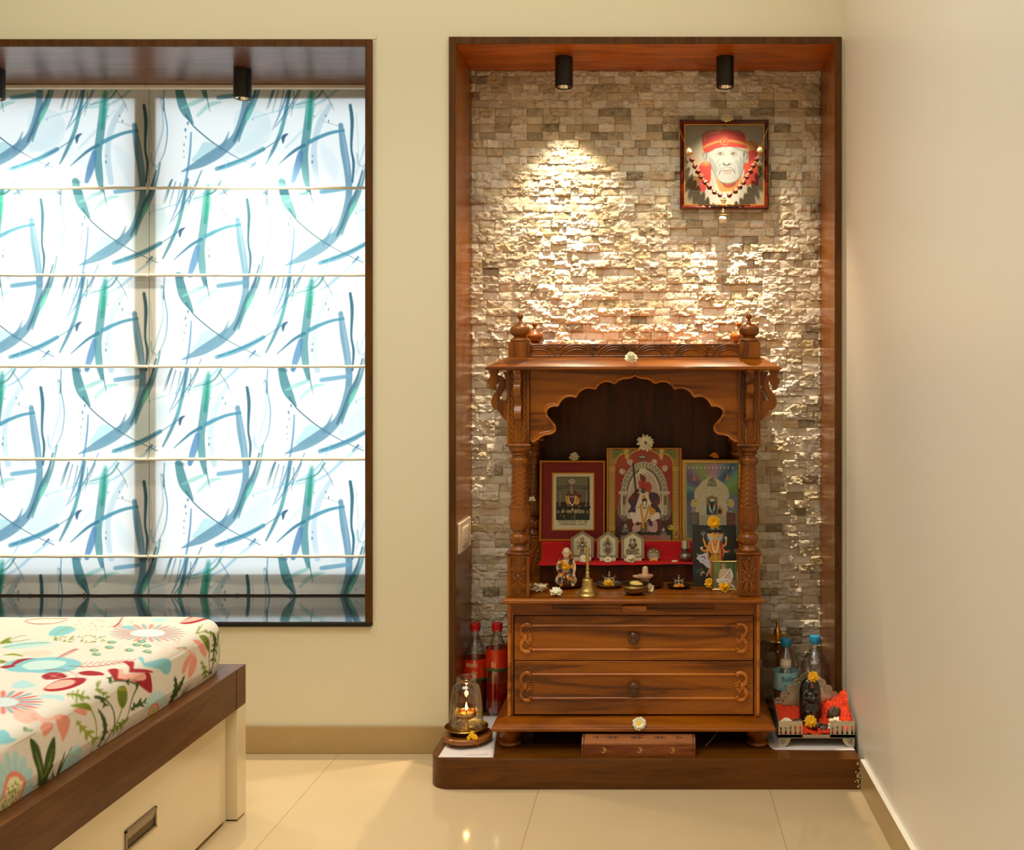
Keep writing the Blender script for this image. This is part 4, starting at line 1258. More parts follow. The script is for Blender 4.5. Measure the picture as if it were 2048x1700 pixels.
# columns
def leaf_fn(z0, z1):
    def f(t, z):
        a = abs(((t + PI / 4) % (PI / 2)) - PI / 4)     # herring-bone leaves about four ribs
        return 1 + 0.075 * math.sin(z * 430 + a * 7.0) * min(1, a * 5) - 0.05 * math.exp(-(a / 0.07) ** 2)
    return f
def column(xc, yc, name='pillar'):
    w = 0.0325
    p = MB()
    z0, z1 = TZ, zpx(1108)
    p.box(xc - w, xc + w, yc - w, yc + w, z0, z1)
    col = p.build(name, M['teakv'], sh_, bevel=0.0015)
    # carved panel on the front of the pedestal
    c = MB()
    pz0, pz1 = zpx(1184.5), zpx(1113); pw = 0.0215
    c.rect_frame(xc - pw - 0.002, xc + pw + 0.002, pz0 - 0.002, pz1 + 0.002, [(0, yc - w), (0.001, yc - w - 0.0022), (0.003, yc - w - 0.0022), (0.0035, yc - w)])
    zc = (pz0 + pz1) / 2
    for k in range(12):
        a = PI / 2 + (k - 5.5) / 12 * 2 * PI
        L_ = (0.046, 0.044, 0.034, 0.024)[min(int(abs(math.cos(a)) * 3.2), 3)]
        vx, vz = math.cos(a), math.sin(a)
        r1 = 0.007; r2 = min(L_, pw / max(abs(vx), 1e-3) if abs(vx) > 0.3 else L_)
        mid = (r1 + r2) / 2
        c.ell((xc + vx * mid, yc - w - 0.0008, zc + vz * mid), ((r2 - r1) / 2, 0.0028, 0.0042 if abs(vz) > .5 else 0.0032), 12, 8, M=Matrix.Rotation(-a, 3, 'Y'))
    for (sx, sz) in ((1, 1), (1, -1), (-1, 1), (-1, -1)):
        c.tube([(xc + sx * 0.005, yc - w - 0.001, zc + sz * 0.022), (xc + sx * 0.014, yc - w - 0.0015, zc + sz * 0.036), (xc + sx * 0.018, yc - w - 0.001, zc + sz * 0.049)], [0.002, 0.0036, 0.0012], 8, n=3)
        c.tube([(xc + sx * 0.003, yc - w - 0.001, zc + sz * 0.030), (xc + sx * 0.006, yc - w - 0.0015, zc + sz * 0.042), (xc + sx * 0.0115, yc - w - 0.001, zc + sz * 0.050)], [0.0015, 0.003, 0.001], 8, n=3)
    c.ell((xc, yc - w - 0.001, zc), (0.0062, 0.0045, 0.0062)); 
    for sz in (1, -1): c.ell((xc, yc - w - 0.001, zc + sz * 0.049), (0.004, 0.002, 0.003))
    c.build('carved_panel', M['teakc'], col)
    # cap of the pedestal
    q = MB(); e = w
    q.frust((xc - e, xc + e, yc - e, yc + e, z1 - 0.0005), (xc - e - 0.0055, xc + e + 0.0055, yc - e - 0.0055, yc + e + 0.0055, z1 + 0.004))
    q.box(xc - e - 0.0055, xc + e + 0.0055, yc - e - 0.0055, yc + e + 0.0055, z1 + 0.004, z1 + 0.0085)
    q.build('pedestal_cap', M['teakc'], col, bevel=0.0012)
    zc0 = z1 + 0.0085
    s_ = MB()
    k = 0.00147
    def zz(c8): return zpx(700 + c8 / 3.269)
    s_.lathe(xc, yc, [(0.028, zc0), (0.0292, zc0 + 0.003), (0.0285, zz(1298)), (0.0245, zz(1288)), (0.0225, zz(1279)), (0.0205, zz(1270))], 40, n=3)
    # ribbed bulb
    s_.lathe(xc, yc, [(0.0205, zz(1270)), (0.0262, zz(1258)), (0.0298, zz(1240)), (0.0298, zz(1222)), (0.0262, zz(1206)), (0.021, zz(1196))], 64, fn=lambda t, z: 1 + 0.045 * abs(math.cos(8 * t)) - 0.03, n=3, closed=False)
    s_.lathe(xc, yc, [(0.021, zz(1196)), (0.0188, zz(1190)), (0.0195, zz(1184)), (0.021, zz(1178))], 40, n=2, closed=False)
    # leaf cup
    def cup(t, z):
        a = (t + PI / 2) % (PI / 2) - PI / 4
        lift = max(0, (z - zz(1130)) / (zz(1020) - zz(1130)))
        return 1 + 0.05 * math.cos(4 * (t + PI / 2)) * (0.3 + lift) + 0.03 * abs(math.sin(12 * t)) - 0.02
    s_.lathe(xc, yc, [(0.0205, zz(1180)), (0.027, zz(1160)), (0.0305, zz(1130)), (0.0308, zz(1100)), (0.029, zz(1070)), (0.0282, zz(1045)), (0.0298, zz(1022)), (0.0285, zz(1016)), (0.0255, zz(1014))], 72, fn=cup, n=3, closed=False)
    # shaft
    s_.lathe(xc, yc, [(0.0262 - 0.0040 * i / 40, zz(1018 - 258 * i / 40)) for i in range(41)], 80, fn=leaf_fn(0, 1), closed=False)
    # upper torus, neck and capital
    s_.lathe(xc, yc, [(0.0222, zz(762)), (0.0232, zz(750)), (0.0262, zz(744)), (0.0288, zz(730)), (0.0288, zz(716)), (0.0262, zz(704)), (0.0225, zz(698))], 64, fn=lambda t, z: 1 + 0.05 * abs(math.cos(8 * t)) - 0.03, n=2, closed=False)
    s_.lathe(xc, yc, [(0.0225, zz(698)), (0.0215, zz(690)), (0.0225, zz(684)), (0.0275, zz(680)), (0.0275, zz(674)), (0.0235, zz(668)), (0.0285, zz(656)), (0.0318, zz(644)), (0.0322, zz(633))], 64, fn=lambda t, z: 1 + 0.03 * abs(math.cos(10 * t)) - 0.02, n=2)
    s_.build('turned_shaft', M['teakc'], col, ang=50)
    # capital board
    q = MB(); zt = zpx(886.5)
    q.box(xc - 0.0365, xc + 0.0365, yc - 0.0365, yc + 0.0365, zt - 0.0085, zt); q.build('capital', M['teakc'], col, bevel=0.003, seg=3)
    # upper post
    q = MB(); q.box(xc - w, xc + w, yc - w + 0.003, yc + w, zt, 1.181)
    up = q.build('upper_post', M['teakv'], col, bevel=0.001)
    return col, zt
fy, by = -0.158, 0.185
HX = 0.336
cols_ = []
for sx in (-1, 1):
    col, ztc = column(X_(sx * HX), fy); cols_.append((col, sx))
for sx in (-1, 1):
    column(X_(sx * HX), by)
w = 0.0325
# leaf borders and raised edges on the upper posts
for col, sx in cols_:
    xc = X_(sx * HX); yf = fy - w + 0.003
    q = MB()
    for s2 in (-1, 1):
        q.box(xc + s2 * 0.0325 - (0.008 if s2 > 0 else 0), xc + s2 * 0.0325 + (0.008 if s2 < 0 else 0), yf - 0.005, yf + 0.002, ztc, 1.181)
    q.build('edge_strip', M['teakv'], col, bevel=0.001)
    q = MB()
    for k in range(11):
        z = 1.165 - k * 0.0185
        for s2 in (-1, 1):
            q.ell((xc + s2 * 0.0165, yf - 0.0005, z), (0.0042, 0.0032, 0.0125), 10, 8, M=Matrix.Rotation(s2 * 0.35, 3, 'Y'))
    q.tube([(xc - 0.0035, yf, ztc + 0.004), (xc - 0.0035, yf, 1.03)], 0.002, 8); q.tube([(xc + 0.0035, yf, ztc + 0.004), (xc + 0.0035, yf, 1.03)], 0.002, 8)
    q.build('carved_leaves', M['teakc'], col)
    # S bracket on the post front, seen edge on
    S_ = [(0.052, 1.176), (0.040, 1.165), (0.034, 1.150), (0.046, 1.135), (0.048, 1.118), (0.036, 1.106), (0.024, 1.094), (0.022, 1.078), (0.032, 1.062), (0.034, 1.048), (0.022, 1.036), (0.012, 1.030), (0.010, 1.016), (0.003, 1.004)]
    outl = [(yf - 0.001 - (dy - 0.010) * 0.9, z) for dy, z in sm(S_, 4)] + [(yf + 0.002, 1.004), (yf + 0.002, 1.181), (yf - 0.04, 1.181)]
    q = MB().prismx(outl, xc - 0.0105, xc + 0.0105)
    q.build('front_bracket', M['teakc'], col, bevel=0.001)
# side brackets, front and back pillars
def side_bracket(sx, yc):
    k = 0.00147
    def c2(x, y): return (X_(sx * (HX + w)) + sx * (x - 320) / 6.538 * k, zpx(640 + y / 6.538))
    b = MB(); b.mat = 0
    y0, y1 = yc - 0.009, yc + 0.009
    parts = [ribbon([c2(520, 612), c2(516, 660), c2(510, 720), c2(500, 745)], [0.0345, 0.030, 0.020, 0.020]),
             circ(*c2(525, 800), 0.0145), ribbon([c2(545, 850), c2(520, 890), c2(480, 915)], [0.018, 0.013, 0.002]),
             ribbon([c2(500, 738), c2(425, 770), c2(405, 840), c2(428, 920), c2(480, 1000), c2(500, 1080), c2(470, 1140), c2(430, 1150)], [0.012, 0.0165, 0.0165, 0.0165, 0.019, 0.021, 0.018, 0.014]),
             circ(*c2(405, 1112), 0.0148), ribbon([c2(420, 1130), c2(385, 1200), c2(345, 1270), c2(322, 1320)], [0.022, 0.021, 0.016, 0.002]),
             [c2(322, 1090), c2(400, 1100), c2(380, 1230), c2(322, 1320)]]
    for i, p_ in enumerate(parts):
        b.prism(p_, y0 + 0.0001 * i, y1 - 0.0001 * i)
    b.build('side_bracket', M['teakv'], sh_, bevel=0.0006)
for sx in (-1, 1):
    side_bracket(sx, fy); side_bracket(sx, by - 0.05)
# arch panel
ka = 2.925 / FOC
def ap(dx, py): return (X_(0.003) + dx * ka, zpx(py, 2.925))
def lobe(p, q, bulge):
    out = []
    mx_, my_ = (p[0] + q[0]) / 2, (p[1] + q[1]) / 2
    dx, dy = q[0] - p[0], q[1] - p[1]; L_ = math.hypot(dx, dy)
    nx_, ny_ = dy / L_, -dx / L_
    if ny_ > 0: nx_, ny_ = -nx_, -ny_
    for i in range(11):
        t = i / 10; s_ = math.sin(PI * t) ** 0.8
        out.append((p[0] + dx * t + nx_ * bulge * s_, p[1] + dy * t + ny_ * bulge * s_))
    return out
cus = [(-41.2, 766.6), (-79.3, 777.6), (-118, 794), (-154, 811.7)]
half = [(0, 749.9), (-4, 753.5), (-12, 755.5), (-24, 756.5), (-33, 760), (-38, 764.5)]
for a, c in zip(cus[:-1], cus[1:]): half += lobe(a, c, 9.5)
half += sm([(-154, 811.7), (-163, 811.5), (-172, 815), (-177.5, 822), (-176, 833), (-168, 843), (-160.5, 852), (-160, 861), (-167, 867), (-180, 869), (-189, 873), (-197, 880), (-206, 884)], 4)
full = [(-x, y) for x, y in half[::-1]][:-1] + half
arch = [ap(x, y) for x, y in full]
pan = arch + [ap(-209, 884), ap(-209, 736), ap(209, 736), ap(209, 884)]
b = MB().prism(pan, -0.178, -0.164)
b.build('arch_panel', M['teak'], sh_, smooth=False)
b = MB(); b.tube([(x, -0.1785, z + 0.001) for x, z in arch], 0.0042, 8)
b.tube([(x * 1.0 , -0.1785, z) for x, z in [((ax - X_(0)) * 1.02 + X_(0), az + 0.0065) for ax, az in arch]], 0.0016, 6)
b.build('arch_moulding', M['teakl'], sh_)
# side aprons between the pillars (plain boards), back panel, inner spindle boards
for sx in (-1, 1):
    xx = X_(sx * HX)
    MB().box(xx - 0.006, xx + 0.006, fy + w, by - w, 1.10, 1.181).build('side_apron', M['teak'], sh_)
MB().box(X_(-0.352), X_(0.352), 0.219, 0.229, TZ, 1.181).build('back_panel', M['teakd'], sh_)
for sx in (-1, 1):
    b = MB(); xx = X_(sx * (HX - 0.012))
    for k in range(46):
        b.lathe(xx, -0.045, [(0.0055, TZ + 0.001 + k * 0.0066), (0.0078, TZ + 0.0043 + k * 0.0066), (0.0055, TZ + 0.0076 + k * 0.0066)], 8, closed=(k in (0, 45)))
    b.build('beaded_spindle', M['teakc'], sh_)
# inner steps
b = MB()
b.box(X_(-0.30), X_(0.30), 0.044, 0.219, TZ, 0.572); b.box(X_(-0.302), X_(0.302), 0.038, 0.219, 0.572, 0.580)
b.box(X_(-0.30), X_(0.30), 0.112, 0.219, 0.580, 0.634)
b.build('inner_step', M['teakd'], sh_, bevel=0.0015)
# roof board (sloping canopy)
z_e = 1.191
b = MB()
rx, ry0, ry1 = 0.425, -0.238, 0.236
b.frust((X_(-rx + 0.004), X_(rx - 0.004), ry0 + 0.004, ry1, 1.1805), (X_(-rx), X_(rx), ry0, ry1, 1.183))
b.frust((X_(-rx), X_(rx), ry0, ry1, 1.183), (X_(-rx), X_(rx), ry0, ry1, 1.1872))
b.frust((X_(-rx + 0.004), X_(rx - 0.004), ry0 + 0.004, ry1, 1.1872), (X_(-rx + 0.004), X_(rx - 0.004), ry0 + 0.004, ry1, 1.1905))
b.frust((X_(-rx + 0.006), X_(rx - 0.006), ry0 + 0.006, ry1, 1.1905), (X_(-0.372), X_(0.372), F - 0.008, ry1, 1.2185))
b.build('canopy', M['teak'], sh_, bevel=0.0006)
# frieze, corner blocks and finials
zf0, zf1 = 1.2185, 1.2585
fr = MB().box(X_(-0.31), X_(0.31), fy - 0.008, fy + 0.012, zf0 - 0.002, zf1).build('frieze', M['teak'], sh_, bevel=0.001)
yff = fy - 0.008
b = MB()
b.tube([(X_(-0.31), yff, zf1 - 0.0015), (X_(0.31), yff, zf1 - 0.0015)], 0.002, 8)
b.tube([(X_(-0.31), yff, zf0 + 0.004), (X_(0.31), yff, zf0 + 0.004)], 0.0028, 8)
PT = 0.1115; ng = 6
for g in range(ng):
    cx = X_(-0.279 + g * PT)
    for (ra, rz_, rt) in ((0.048, 0.0335, 0.003), (0.040, 0.0275, 0.0022), (0.031, 0.0195, 0.0022)):
        pts = []
        for i in range(17):
            a = PI * i / 16
            x = cx + ra * math.cos(a)
            if abs(x - X_(0)) > 0.309: continue
            pts.append((x, yff - 0.0003, zf0 + 0.0045 + rz_ * math.sin(a)))
        if len(pts) > 2: b.tube(pts, rt, 8)
    if g < ng - 1:
        fx = cx + PT / 2; fz = zf0 + 0.0255
        b.ell((fx, yff - 0.0005, fz), (0.0032, 0.004, 0.0032))
        b.tube([(fx + 0.0062 * math.cos(a), yff, fz + 0.0062 * math.sin(a)) for a in [i * PI / 6 for i in range(13)]], 0.0014, 6)
        b.tube([(fx - 0.008, yff, fz - 0.010), (fx + 0.008, yff, fz - 0.010)], 0.0014, 6)
        for s2 in (-1, 1):
            b.tube([(fx + s2 * 0.006, yff, fz + 0.003), (fx + s2 * 0.012, yff, fz + 0.008), (fx + s2 * 0.0165, yff, fz + 0.008)], [0.0024, 0.0022, 0.0012], 6)
            b.tube([(fx + s2 * 0.007, yff, fz - 0.002), (fx + s2 * 0.010, yff, fz - 0.008)], [0.002, 0.0012], 6)
b.build('carved_arcading', M['teakc'], fr)
for sx in (-1, 1):
    b = MB(); b.box(X_(sx * 0.325) - 0.008, X_(sx * 0.325) + 0.008, fy + w, by - w, zf0 - 0.003, zf1 - 0.002)
    b.build('side_rail', M['teak'], sh_)
for sx in (-1, 1):
    for yy in (fy, by):
        xc = X_(sx * HX + 0.002); hb = 0.031
        c = MB(); c.box(xc - hb, xc + hb, yy - hb, yy + hb, 1.205, 1.2635)
        cb = c.build('corner_block', M['teakv'], sh_, bevel=0.001)
        f = MB(); z = 1.2635
        f.lathe(xc, yy, [(0.026, z), (0.0295, z + 0.002), (0.0298, z + 0.006), (0.026, z + 0.0105), (0.021, z + 0.0135), (0.019, z + 0.016), (0.0205, z + 0.0185), (0.022, z + 0.0195), (0.0275, z + 0.0235), (0.0305, z + 0.032), (0.0295, z + 0.0405), (0.025, z + 0.0465), (0.018, z + 0.0495), (0.0175, z + 0.0515), (0.0125, z + 0.053), (0.0065, z + 0.058), (0.0042, z + 0.064), (0.0044, z + 0.068), (0.0075, z + 0.0705), (0.0092, z + 0.076), (0.0075, z + 0.0815), (0.003, z + 0.0845), (0.0002, z + 0.085)], 40)
        f.build('finial', M['teakc'], cb, ang=60)
# ------------------------------------------------------------------ flowers
def basis(nrm, roll=0.0):
    n_ = Vector(nrm).normalized()
    u = Vector((0, 0, 1)) if abs(n_.z) < 0.9 else Vector((0, 1, 0))
    a = u.cross(n_).normalized(); b_ = n_.cross(a)
    M3 = Matrix((a, b_, n_)).transposed()
    return M3 @ Matrix.Rotation(roll, 3, 'Z')
def flower(name, label, loc, r, nrm, pm, cm, n=12, layers=2, curl=0.3, cr=0.28, seed=0, width=0.5, group=None, jitter=0.15, petal_len=1.0, cat='flower'):
    rn = random.Random(seed)
    t = thing(name, label, cat, loc, group)
    B = basis(nrm, rn.uniform(0, 1)); L0 = Vector(loc)
    mb = MB()
    for l in range(layers):
        m_ = n - l * 2 if n > 8 else n
        for k in range(m_):
            a = 2 * PI * (k + 0.5 * (l % 2)) / m_ + rn.uniform(-jitter, jitter)
            Lr = r * (1 - 0.22 * l) * rn.uniform(0.88, 1.06) * petal_len
            wd = 2 * PI * r * 0.72 / m_ * width * 1.9
            cv_ = curl + 0.25 * l + rn.uniform(-0.15, 0.2)
            tw = rn.uniform(-0.3, 0.3)
            vs = []; nu, nv = 6, 5
            for i in range(nu):
                s_ = i / (nu - 1)
                ww = wd * (0.35 + 0.75 * math.sin(PI * min(0.92, 0.18 + s_ * 0.8)) ** 0.8) * (1 if s_ < .99 else .72)
                rad_ = r * cr * 0.5 + (Lr - r * cr * 0.5) * s_
                h = r * (0.10 + 0.06 * l) + r * cv_ * (s_ ** 1.6) * 0.75
                for j in range(nv):
                    q = (j / (nv - 1) - 0.5) * 2
                    x = rad_ * (1 - 0.06 * q * q * s_); y = q * ww / 2
                    z = h + abs(q) ** 2 * ww * 0.22 + tw * y * s_ + r * 0.02 * math.sin(j * 2.1 + i)
                    vs.append(B @ Vector((x * math.cos(a) - y * math.sin(a), x * math.sin(a) + y * math.cos(a), z)) + L0)
            fs = [(i * nv + j, i * nv + j + 1, (i + 1) * nv + j + 1, (i + 1) * nv + j) for i in range(nu - 1) for j in range(nv - 1)]
            mb.add(vs, fs)
    ob = mb.build('petals', pm, t, ang=180)
    so = ob.modifiers.new('thickness', 'SOLIDIFY'); so.thickness = r * 0.03
    c = MB()
    c.ell((0, 0, r * 0.13), (r * cr, r * cr, r * 0.16), 18, 10, noise=0.15, seed=seed)
    c.v = [tuple(B @ Vector(v) + L0) for v in c.v]
    c.build('flower_centre', cm, t)
    return t
def petals_lying(name, label, loc, cat, mat, n, r, seed, group=None, spread=1.0):
    """limp fallen blossom: loose overlapping petals with a bent calyx"""
    rn = random.Random(seed); t = thing(name, label, cat, loc, group); mb = MB()
    for k in range(n):
        a = rn.uniform(0, 2 * PI); q = rn.uniform(0.1, 0.75) * r * spread
        B = Matrix.Rotation(a, 3, 'Z') @ Matrix.Rotation(rn.uniform(-1.1, 0.5), 3, 'Y') @ Matrix.Rotation(rn.uniform(-.6, .6), 3, 'X')
        c = Vector(loc) + Vector((math.cos(a) * q, math.sin(a) * q * .6, rn.uniform(0.15, 0.9) * r * 0.8))
        vs = []
        for i in range(6):
            s_ = i / 5; ww = r * 0.42 * math.sin(PI * (0.12 + 0.8 * s_)) ** .7
            for j in range(5):
                qq = (j / 4 - .5) * 2
                v = B @ Vector(((s_ - .5) * r * 1.05, qq * ww, r * .2 * qq * qq + r * .16 * math.sin(3 * s_ + qq * 2) ))
                v += c
                vs.append((v.x, v.y, max(v.z, loc[2] + 0.0006)))
        mb.add(vs, [(i * 5 + j, i * 5 + j + 1, (i + 1) * 5 + j + 1, (i + 1) * 5 + j) for i in range(5) for j in range(4)])
    ob = mb.build('petals', mat, t, ang=180)
    so = ob.modifiers.new('thickness', 'SOLIDIFY'); so.thickness = r * 0.02
    c = MB(); c.ell((loc[0], loc[1], loc[2] + r * .35), (r * .22, r * .2, r * .18), noise=.3, seed=seed); c.build('flower_centre', M['petalc'], t)
    return t

# ------------------------------------------------------------------ framed pictures standing in the shrine
def lean(x, y, z, deg):
    return Matrix.Translation((x, y, z)) @ Matrix.Rotation(R(-deg), 4, 'X') @ Matrix.Translation((-x, -y, -z))
def framed(name, label, x0, x1, y, z0, z1, fw, mat, deg, fmatprof=None, depth=0.012, cat='picture frame'):
    t = thing(name, label, cat, ((x0 + x1) / 2, y, z0))
    xf = lean((x0 + x1) / 2, y, z0, deg)
    b = MB()
    pr = fmatprof or [(0, 0), (0, -depth), (fw * 0.35, -depth - 0.0012), (fw * .5, -depth + 0.001), (fw * 0.8, -depth + 0.001), (fw, -depth + 0.004), (fw, 0)]
    b.rect_frame(x0, x1, z0, z1, [(i, y + yy) for i, yy in pr])
    b.build('frame_moulding', mat, t, xf=xf, smooth=False)
    MB().box(x0 + fw * .5, x1 - fw * .5, y - 0.003, y + 0.001, z0 + fw * .5, z1 - fw * .5).build('backing_board', M['cream'], t, xf=xf)
    return t, xf
def put(cv, t, name, x0, x1, y, z0, z1, mat, xf, cx0=None, cy0=None, cx1=None, cy1=None):
    cx0 = cv.x0; cx1 = cv.x1; cy0 = cv.y0; cy1 = cv.y1
    Mx = np.array(xf)
    def fn(X, Y):
        x = x0 + (X - cx0) / (cx1 - cx0) * (x1 - x0); z = z1 + (Y - cy0) / (cy1 - cy0) * (z0 - z1)
        yy = np.full_like(x, y)
        q = [Mx[i, 0] * x + Mx[i, 1] * yy + Mx[i, 2] * z + Mx[i, 3] for i in range(3)]
        return q
    return cv.mesh(name, fn, mat, t)

def zat(p, d): return CH + (VY - p) * d / FOC
def xat(p, d): return (p - VX) * d / FOC

# --- left: maroon mount with a small temple photograph   (crop units 1070,880 x 7.73)
d = 3.236; yL = d - CD
def c2(x, y, d=3.236): return xat(1070 + x / 7.73, d), zat(880 + y / 7.73, d)
x0, z1 = c2(75, 318); x1, z0 = c2(1085, 1572); z0 = 0.6365
t, xf = framed('framed_picture', 'gilt framed small shrine photo in wide maroon mount, left on the red cloth', x0, x1, yL, z0, z1, 0.0065, M['gold'], 2.5)
def in_(v): return v
mx0, mz1 = c2(105, 345); mx1, mz0 = c2(1055, 1540)
MB().box(mx0, mx1, yL - 0.0045, yL - 0.003, mz0, mz1).build('mount', M['redmat'], t, xf=xf)
ix0, iz1 = c2(262, 508); ix1, iz0 = c2(917, 1397)
b = MB(); b.rect_frame(ix0, ix1, iz0, iz1, [(0, yL - 0.0045), (0, yL - 0.0065), (0.0035, yL - 0.0065), (0.0045, yL - 0.0045)])
b.build('inner_gilt_border', M['gold'], t, xf=xf, smooth=False)
cv = Canvas(285, 530, 893, 1378, 210, 292, (216, 208, 174))
cv.rect(335, 573, 838, 1236, (96, 92, 74))
cv.rect(335, 573, 838, 700, (112, 112, 86)); cv.stroke([(335, 690), (600, 680), (838, 700)], 8, (140, 138, 112), .7, soft=8)
cv.rect(345, 770, 832, 960, (110, 102, 84)); cv.rect(335, 960, 838, 1236, (26, 26, 18)); cv.rect(335, 1100, 838, 1236, (30, 38, 22), .8)
cv.stroke([(345, 770), (838, 775)], 5, (160, 154, 130), .7)
for xx in (384, 780):
    cv.stroke([(xx, 760), (xx, 1025)], 22, (60, 48, 34)); cv.stroke([(xx + 4, 780), (xx + 6, 1010)], 8, (206, 196, 170))
    cv.ell(xx, 762, 40, 8, (76, 60, 44)); cv.ell(xx, 1015, 24, 14, (120, 104, 80))
cv.stroke([(818, 600), (824, 1000)], 18, (54, 46, 34))
cv.blob([(500, 640), (520, 605), (570, 595), (620, 610), (636, 660), (610, 700), (606, 760), (640, 830), (600, 880), (530, 880), (500, 840), (540, 760), (536, 700), (510, 690)], (70, 58, 48))
cv.blob([(510, 650), (530, 615), (575, 606), (618, 625), (626, 665), (600, 690), (545, 690)], (190, 176, 160))
for k in range(6): cv.stroke([(520 + k * 20, 640), (535 + k * 14, 685)], 4, (110, 84, 70))
cv.stroke([(545, 628), (600, 628)], 12, (190, 110, 100), .8)
cv.poly([(545, 700), (604, 700), (610, 780), (600, 840), (540, 840), (530, 780)], (120, 96, 84)); cv.stroke([(560, 720), (562, 780), (575, 830)], 10, (200, 190, 170))
cv.poly([(475, 860), (535, 850), (560, 990), (500, 1000), (480, 960)], (214, 156, 70)); cv.poly([(612, 850), (672, 850), (684, 985), (630, 1010), (608, 980)], (214, 160, 76))
for k in range(4): cv.stroke([(490 + k * 14, 860), (500 + k * 12, 990)], 3, (160, 100, 40)); cv.stroke([(622 + k * 14, 860), (628 + k * 14, 990)], 3, (160, 100, 40))
cv.blob([(530, 850), (600, 850), (612, 910), (575, 985), (535, 930)], (80, 58, 48)); cv.stroke([(545, 882), (596, 882)], 16, (200, 170, 140))
cv.stroke([(520, 880), (535, 960), (575, 1010), (612, 950), (618, 870)], 12, (236, 216, 170)); cv.stroke([(575, 1005), (580, 1090)], 22, (226, 206, 150))
cv.ell(690, 870, 38, 30, (100, 34, 24)); cv.ell(640, 845, 30, 22, (110, 44, 30)); cv.ell(500, 855, 22, 14, (110, 44, 30))
cv.stroke([(345, 1040), (838, 1040)], 30, (14, 12, 8)); cv.ell(615, 1095, 34, 34, (90, 88, 66)); cv.stroke([(615, 1120), (615, 1220)], 16, (110, 108, 90)); cv.ell(580, 1190, 20, 8, (120, 118, 90))
cv.stroke([(455, 1160), (455, 1200)], 10, (170, 150, 60)); cv.ell(410, 1165, 16, 8, (100, 110, 70)); cv.ell(520, 1018, 20, 8, (200, 130, 90)); cv.ell(680, 1022, 20, 8, (200, 140, 110))
ph = put(cv, t, 'photograph', ix0 + 0.003, ix1 - 0.003, yL - 0.0052, iz0 + 0.003, iz1 - 0.003, M['posterm'], xf)
def tx(s_, cxa, cya, wpx, hpx, mat, cf=c2, y=yL - 0.0056, xf=xf, par=ph, dd=3.236, sc=7.73):
    X, Z = cf(cxa, cya)
    return text(s_, hpx / sc * dd / FOC, (X, y, Z), mat, par, xf=xf, width=wpx / sc * dd / FOC, depth=0.0002)
tx('॥ ॐ नमः शिवाय ॥', 585, 1112, 470, 76, M['inkcream'])
tx('श्री सिद्धेश्वर देवस्थान', 500, 1262, 285, 44, M['inkblack']); tx('बावची : जेजुरी', 740, 1264, 150, 34, M['inkblack'])
tx('ಶ್ರೀ ಸಿದ್ಧೇಶ್ವರ ದೇವಸ್ಥಾನ', 510, 1302, 250, 40, M['inkblack']); tx('ಬಾವಚಿ : ಜೇಜುರಿ', 735, 1302, 110, 26, M['inkblack'])

# --- centre: red poster of an idol on an arched throne  (crop units 1200,860 x 7.083)
d = 3.225; yM = d - CD
def c3(x, y, d=3.225): return xat(1200 + x / 7.083, d), zat(860 + y / 7.083, d)
x0, z1 = c3(95, 252); x1, z0 = c3(1155, 1580); z0 = 0.6365
t, xfm = framed('framed_picture', 'tall gilt framed red poster of a turbaned idol, middle of the shrine', x0, x1, yM, z0, z1, 0.0045, M['gold'], 2.0)
cv = Canvas(120, 272, 1130, 1562, 290, 370, (150, 36, 20))
cv.poly([(120, 272), (1130, 272), (1130, 520), (120, 520)], (164, 62, 34), .8)
for k in range(12): cv.rect(200, 1100 + k * 38, 1040, 1562, (22, 18, 16), .16)
gc = (170, 130, 44); gl = (216, 182, 88); gd = (96, 68, 20)
# pillars of the printed border
for xs in (168, 1072):
    cv.rect(xs - 44, 272, xs + 44, 1562, gc)
    for k in range(34):
        y = 560 + k * 24.5
        cv.ell(xs, y, 13, 10, gl if k % 2 else (190, 150, 60)); cv.ell(xs, y, 5, 4, gd if k % 3 else (140, 50, 30))
    cv.stroke([(xs - 30, 520), (xs - 30, 1400)], 3, gl); cv.stroke([(xs + 30, 520), (xs + 30, 1400)], 3, gl)
    for y in (555, 1385): cv.rect(xs - 48, y - 32, xs + 48, y + 32, (186, 146, 50)); cv.rect(xs - 16, y - 22, xs + 26, y + 22, gl); cv.rect(xs - 8, y - 14, xs + 18, y + 14, gc)
    cv.speck(60, xs - 40, 280, xs + 40, 520, 8, [gl, gd, (150, 110, 40)], .8, int(xs)); cv.speck(50, xs - 44, 1430, xs + 50, 1560, 9, [gl, gd], .8, int(xs) + 1)
# green spandrels and scalloped gold arch
for sg in (-1, 1):
    def mx_(x): return 625 + sg * (x - 625)
    cv.poly([(mx_(185), 280), (mx_(500), 280), (mx_(440), 330), (mx_(400), 380), (mx_(345), 330), (mx_(280), 350), (mx_(225), 410), (mx_(185), 420)], (88, 104, 40))
    for (x, y) in ((220, 310), (262, 318), (318, 300), (300, 345), (225, 360), (400, 300), (440, 300), (212, 400)):
        cv.ell(mx_(x), y, 16, 14, (150, 170, 84)); cv.ell(mx_(x), y, 8, 7, (70, 84, 30))
    cv.stroke([(mx_(215), 470), (mx_(240), 400), (mx_(290), 350), (mx_(345), 330)], 13, gl); cv.stroke([(mx_(400), 400), (mx_(420), 350), (mx_(500), 300), (mx_(560), 284)], 13, gl)
    cv.blob([(mx_(345), 280), (mx_(405), 280), (mx_(405), 360), (mx_(378), 430), (mx_(350), 360)], gl)
    cv.speck(22, min(mx_(345), mx_(405)), 280, max(mx_(345), mx_(405)), 400, 6, [gd, (130, 100, 40)], .8, 3)
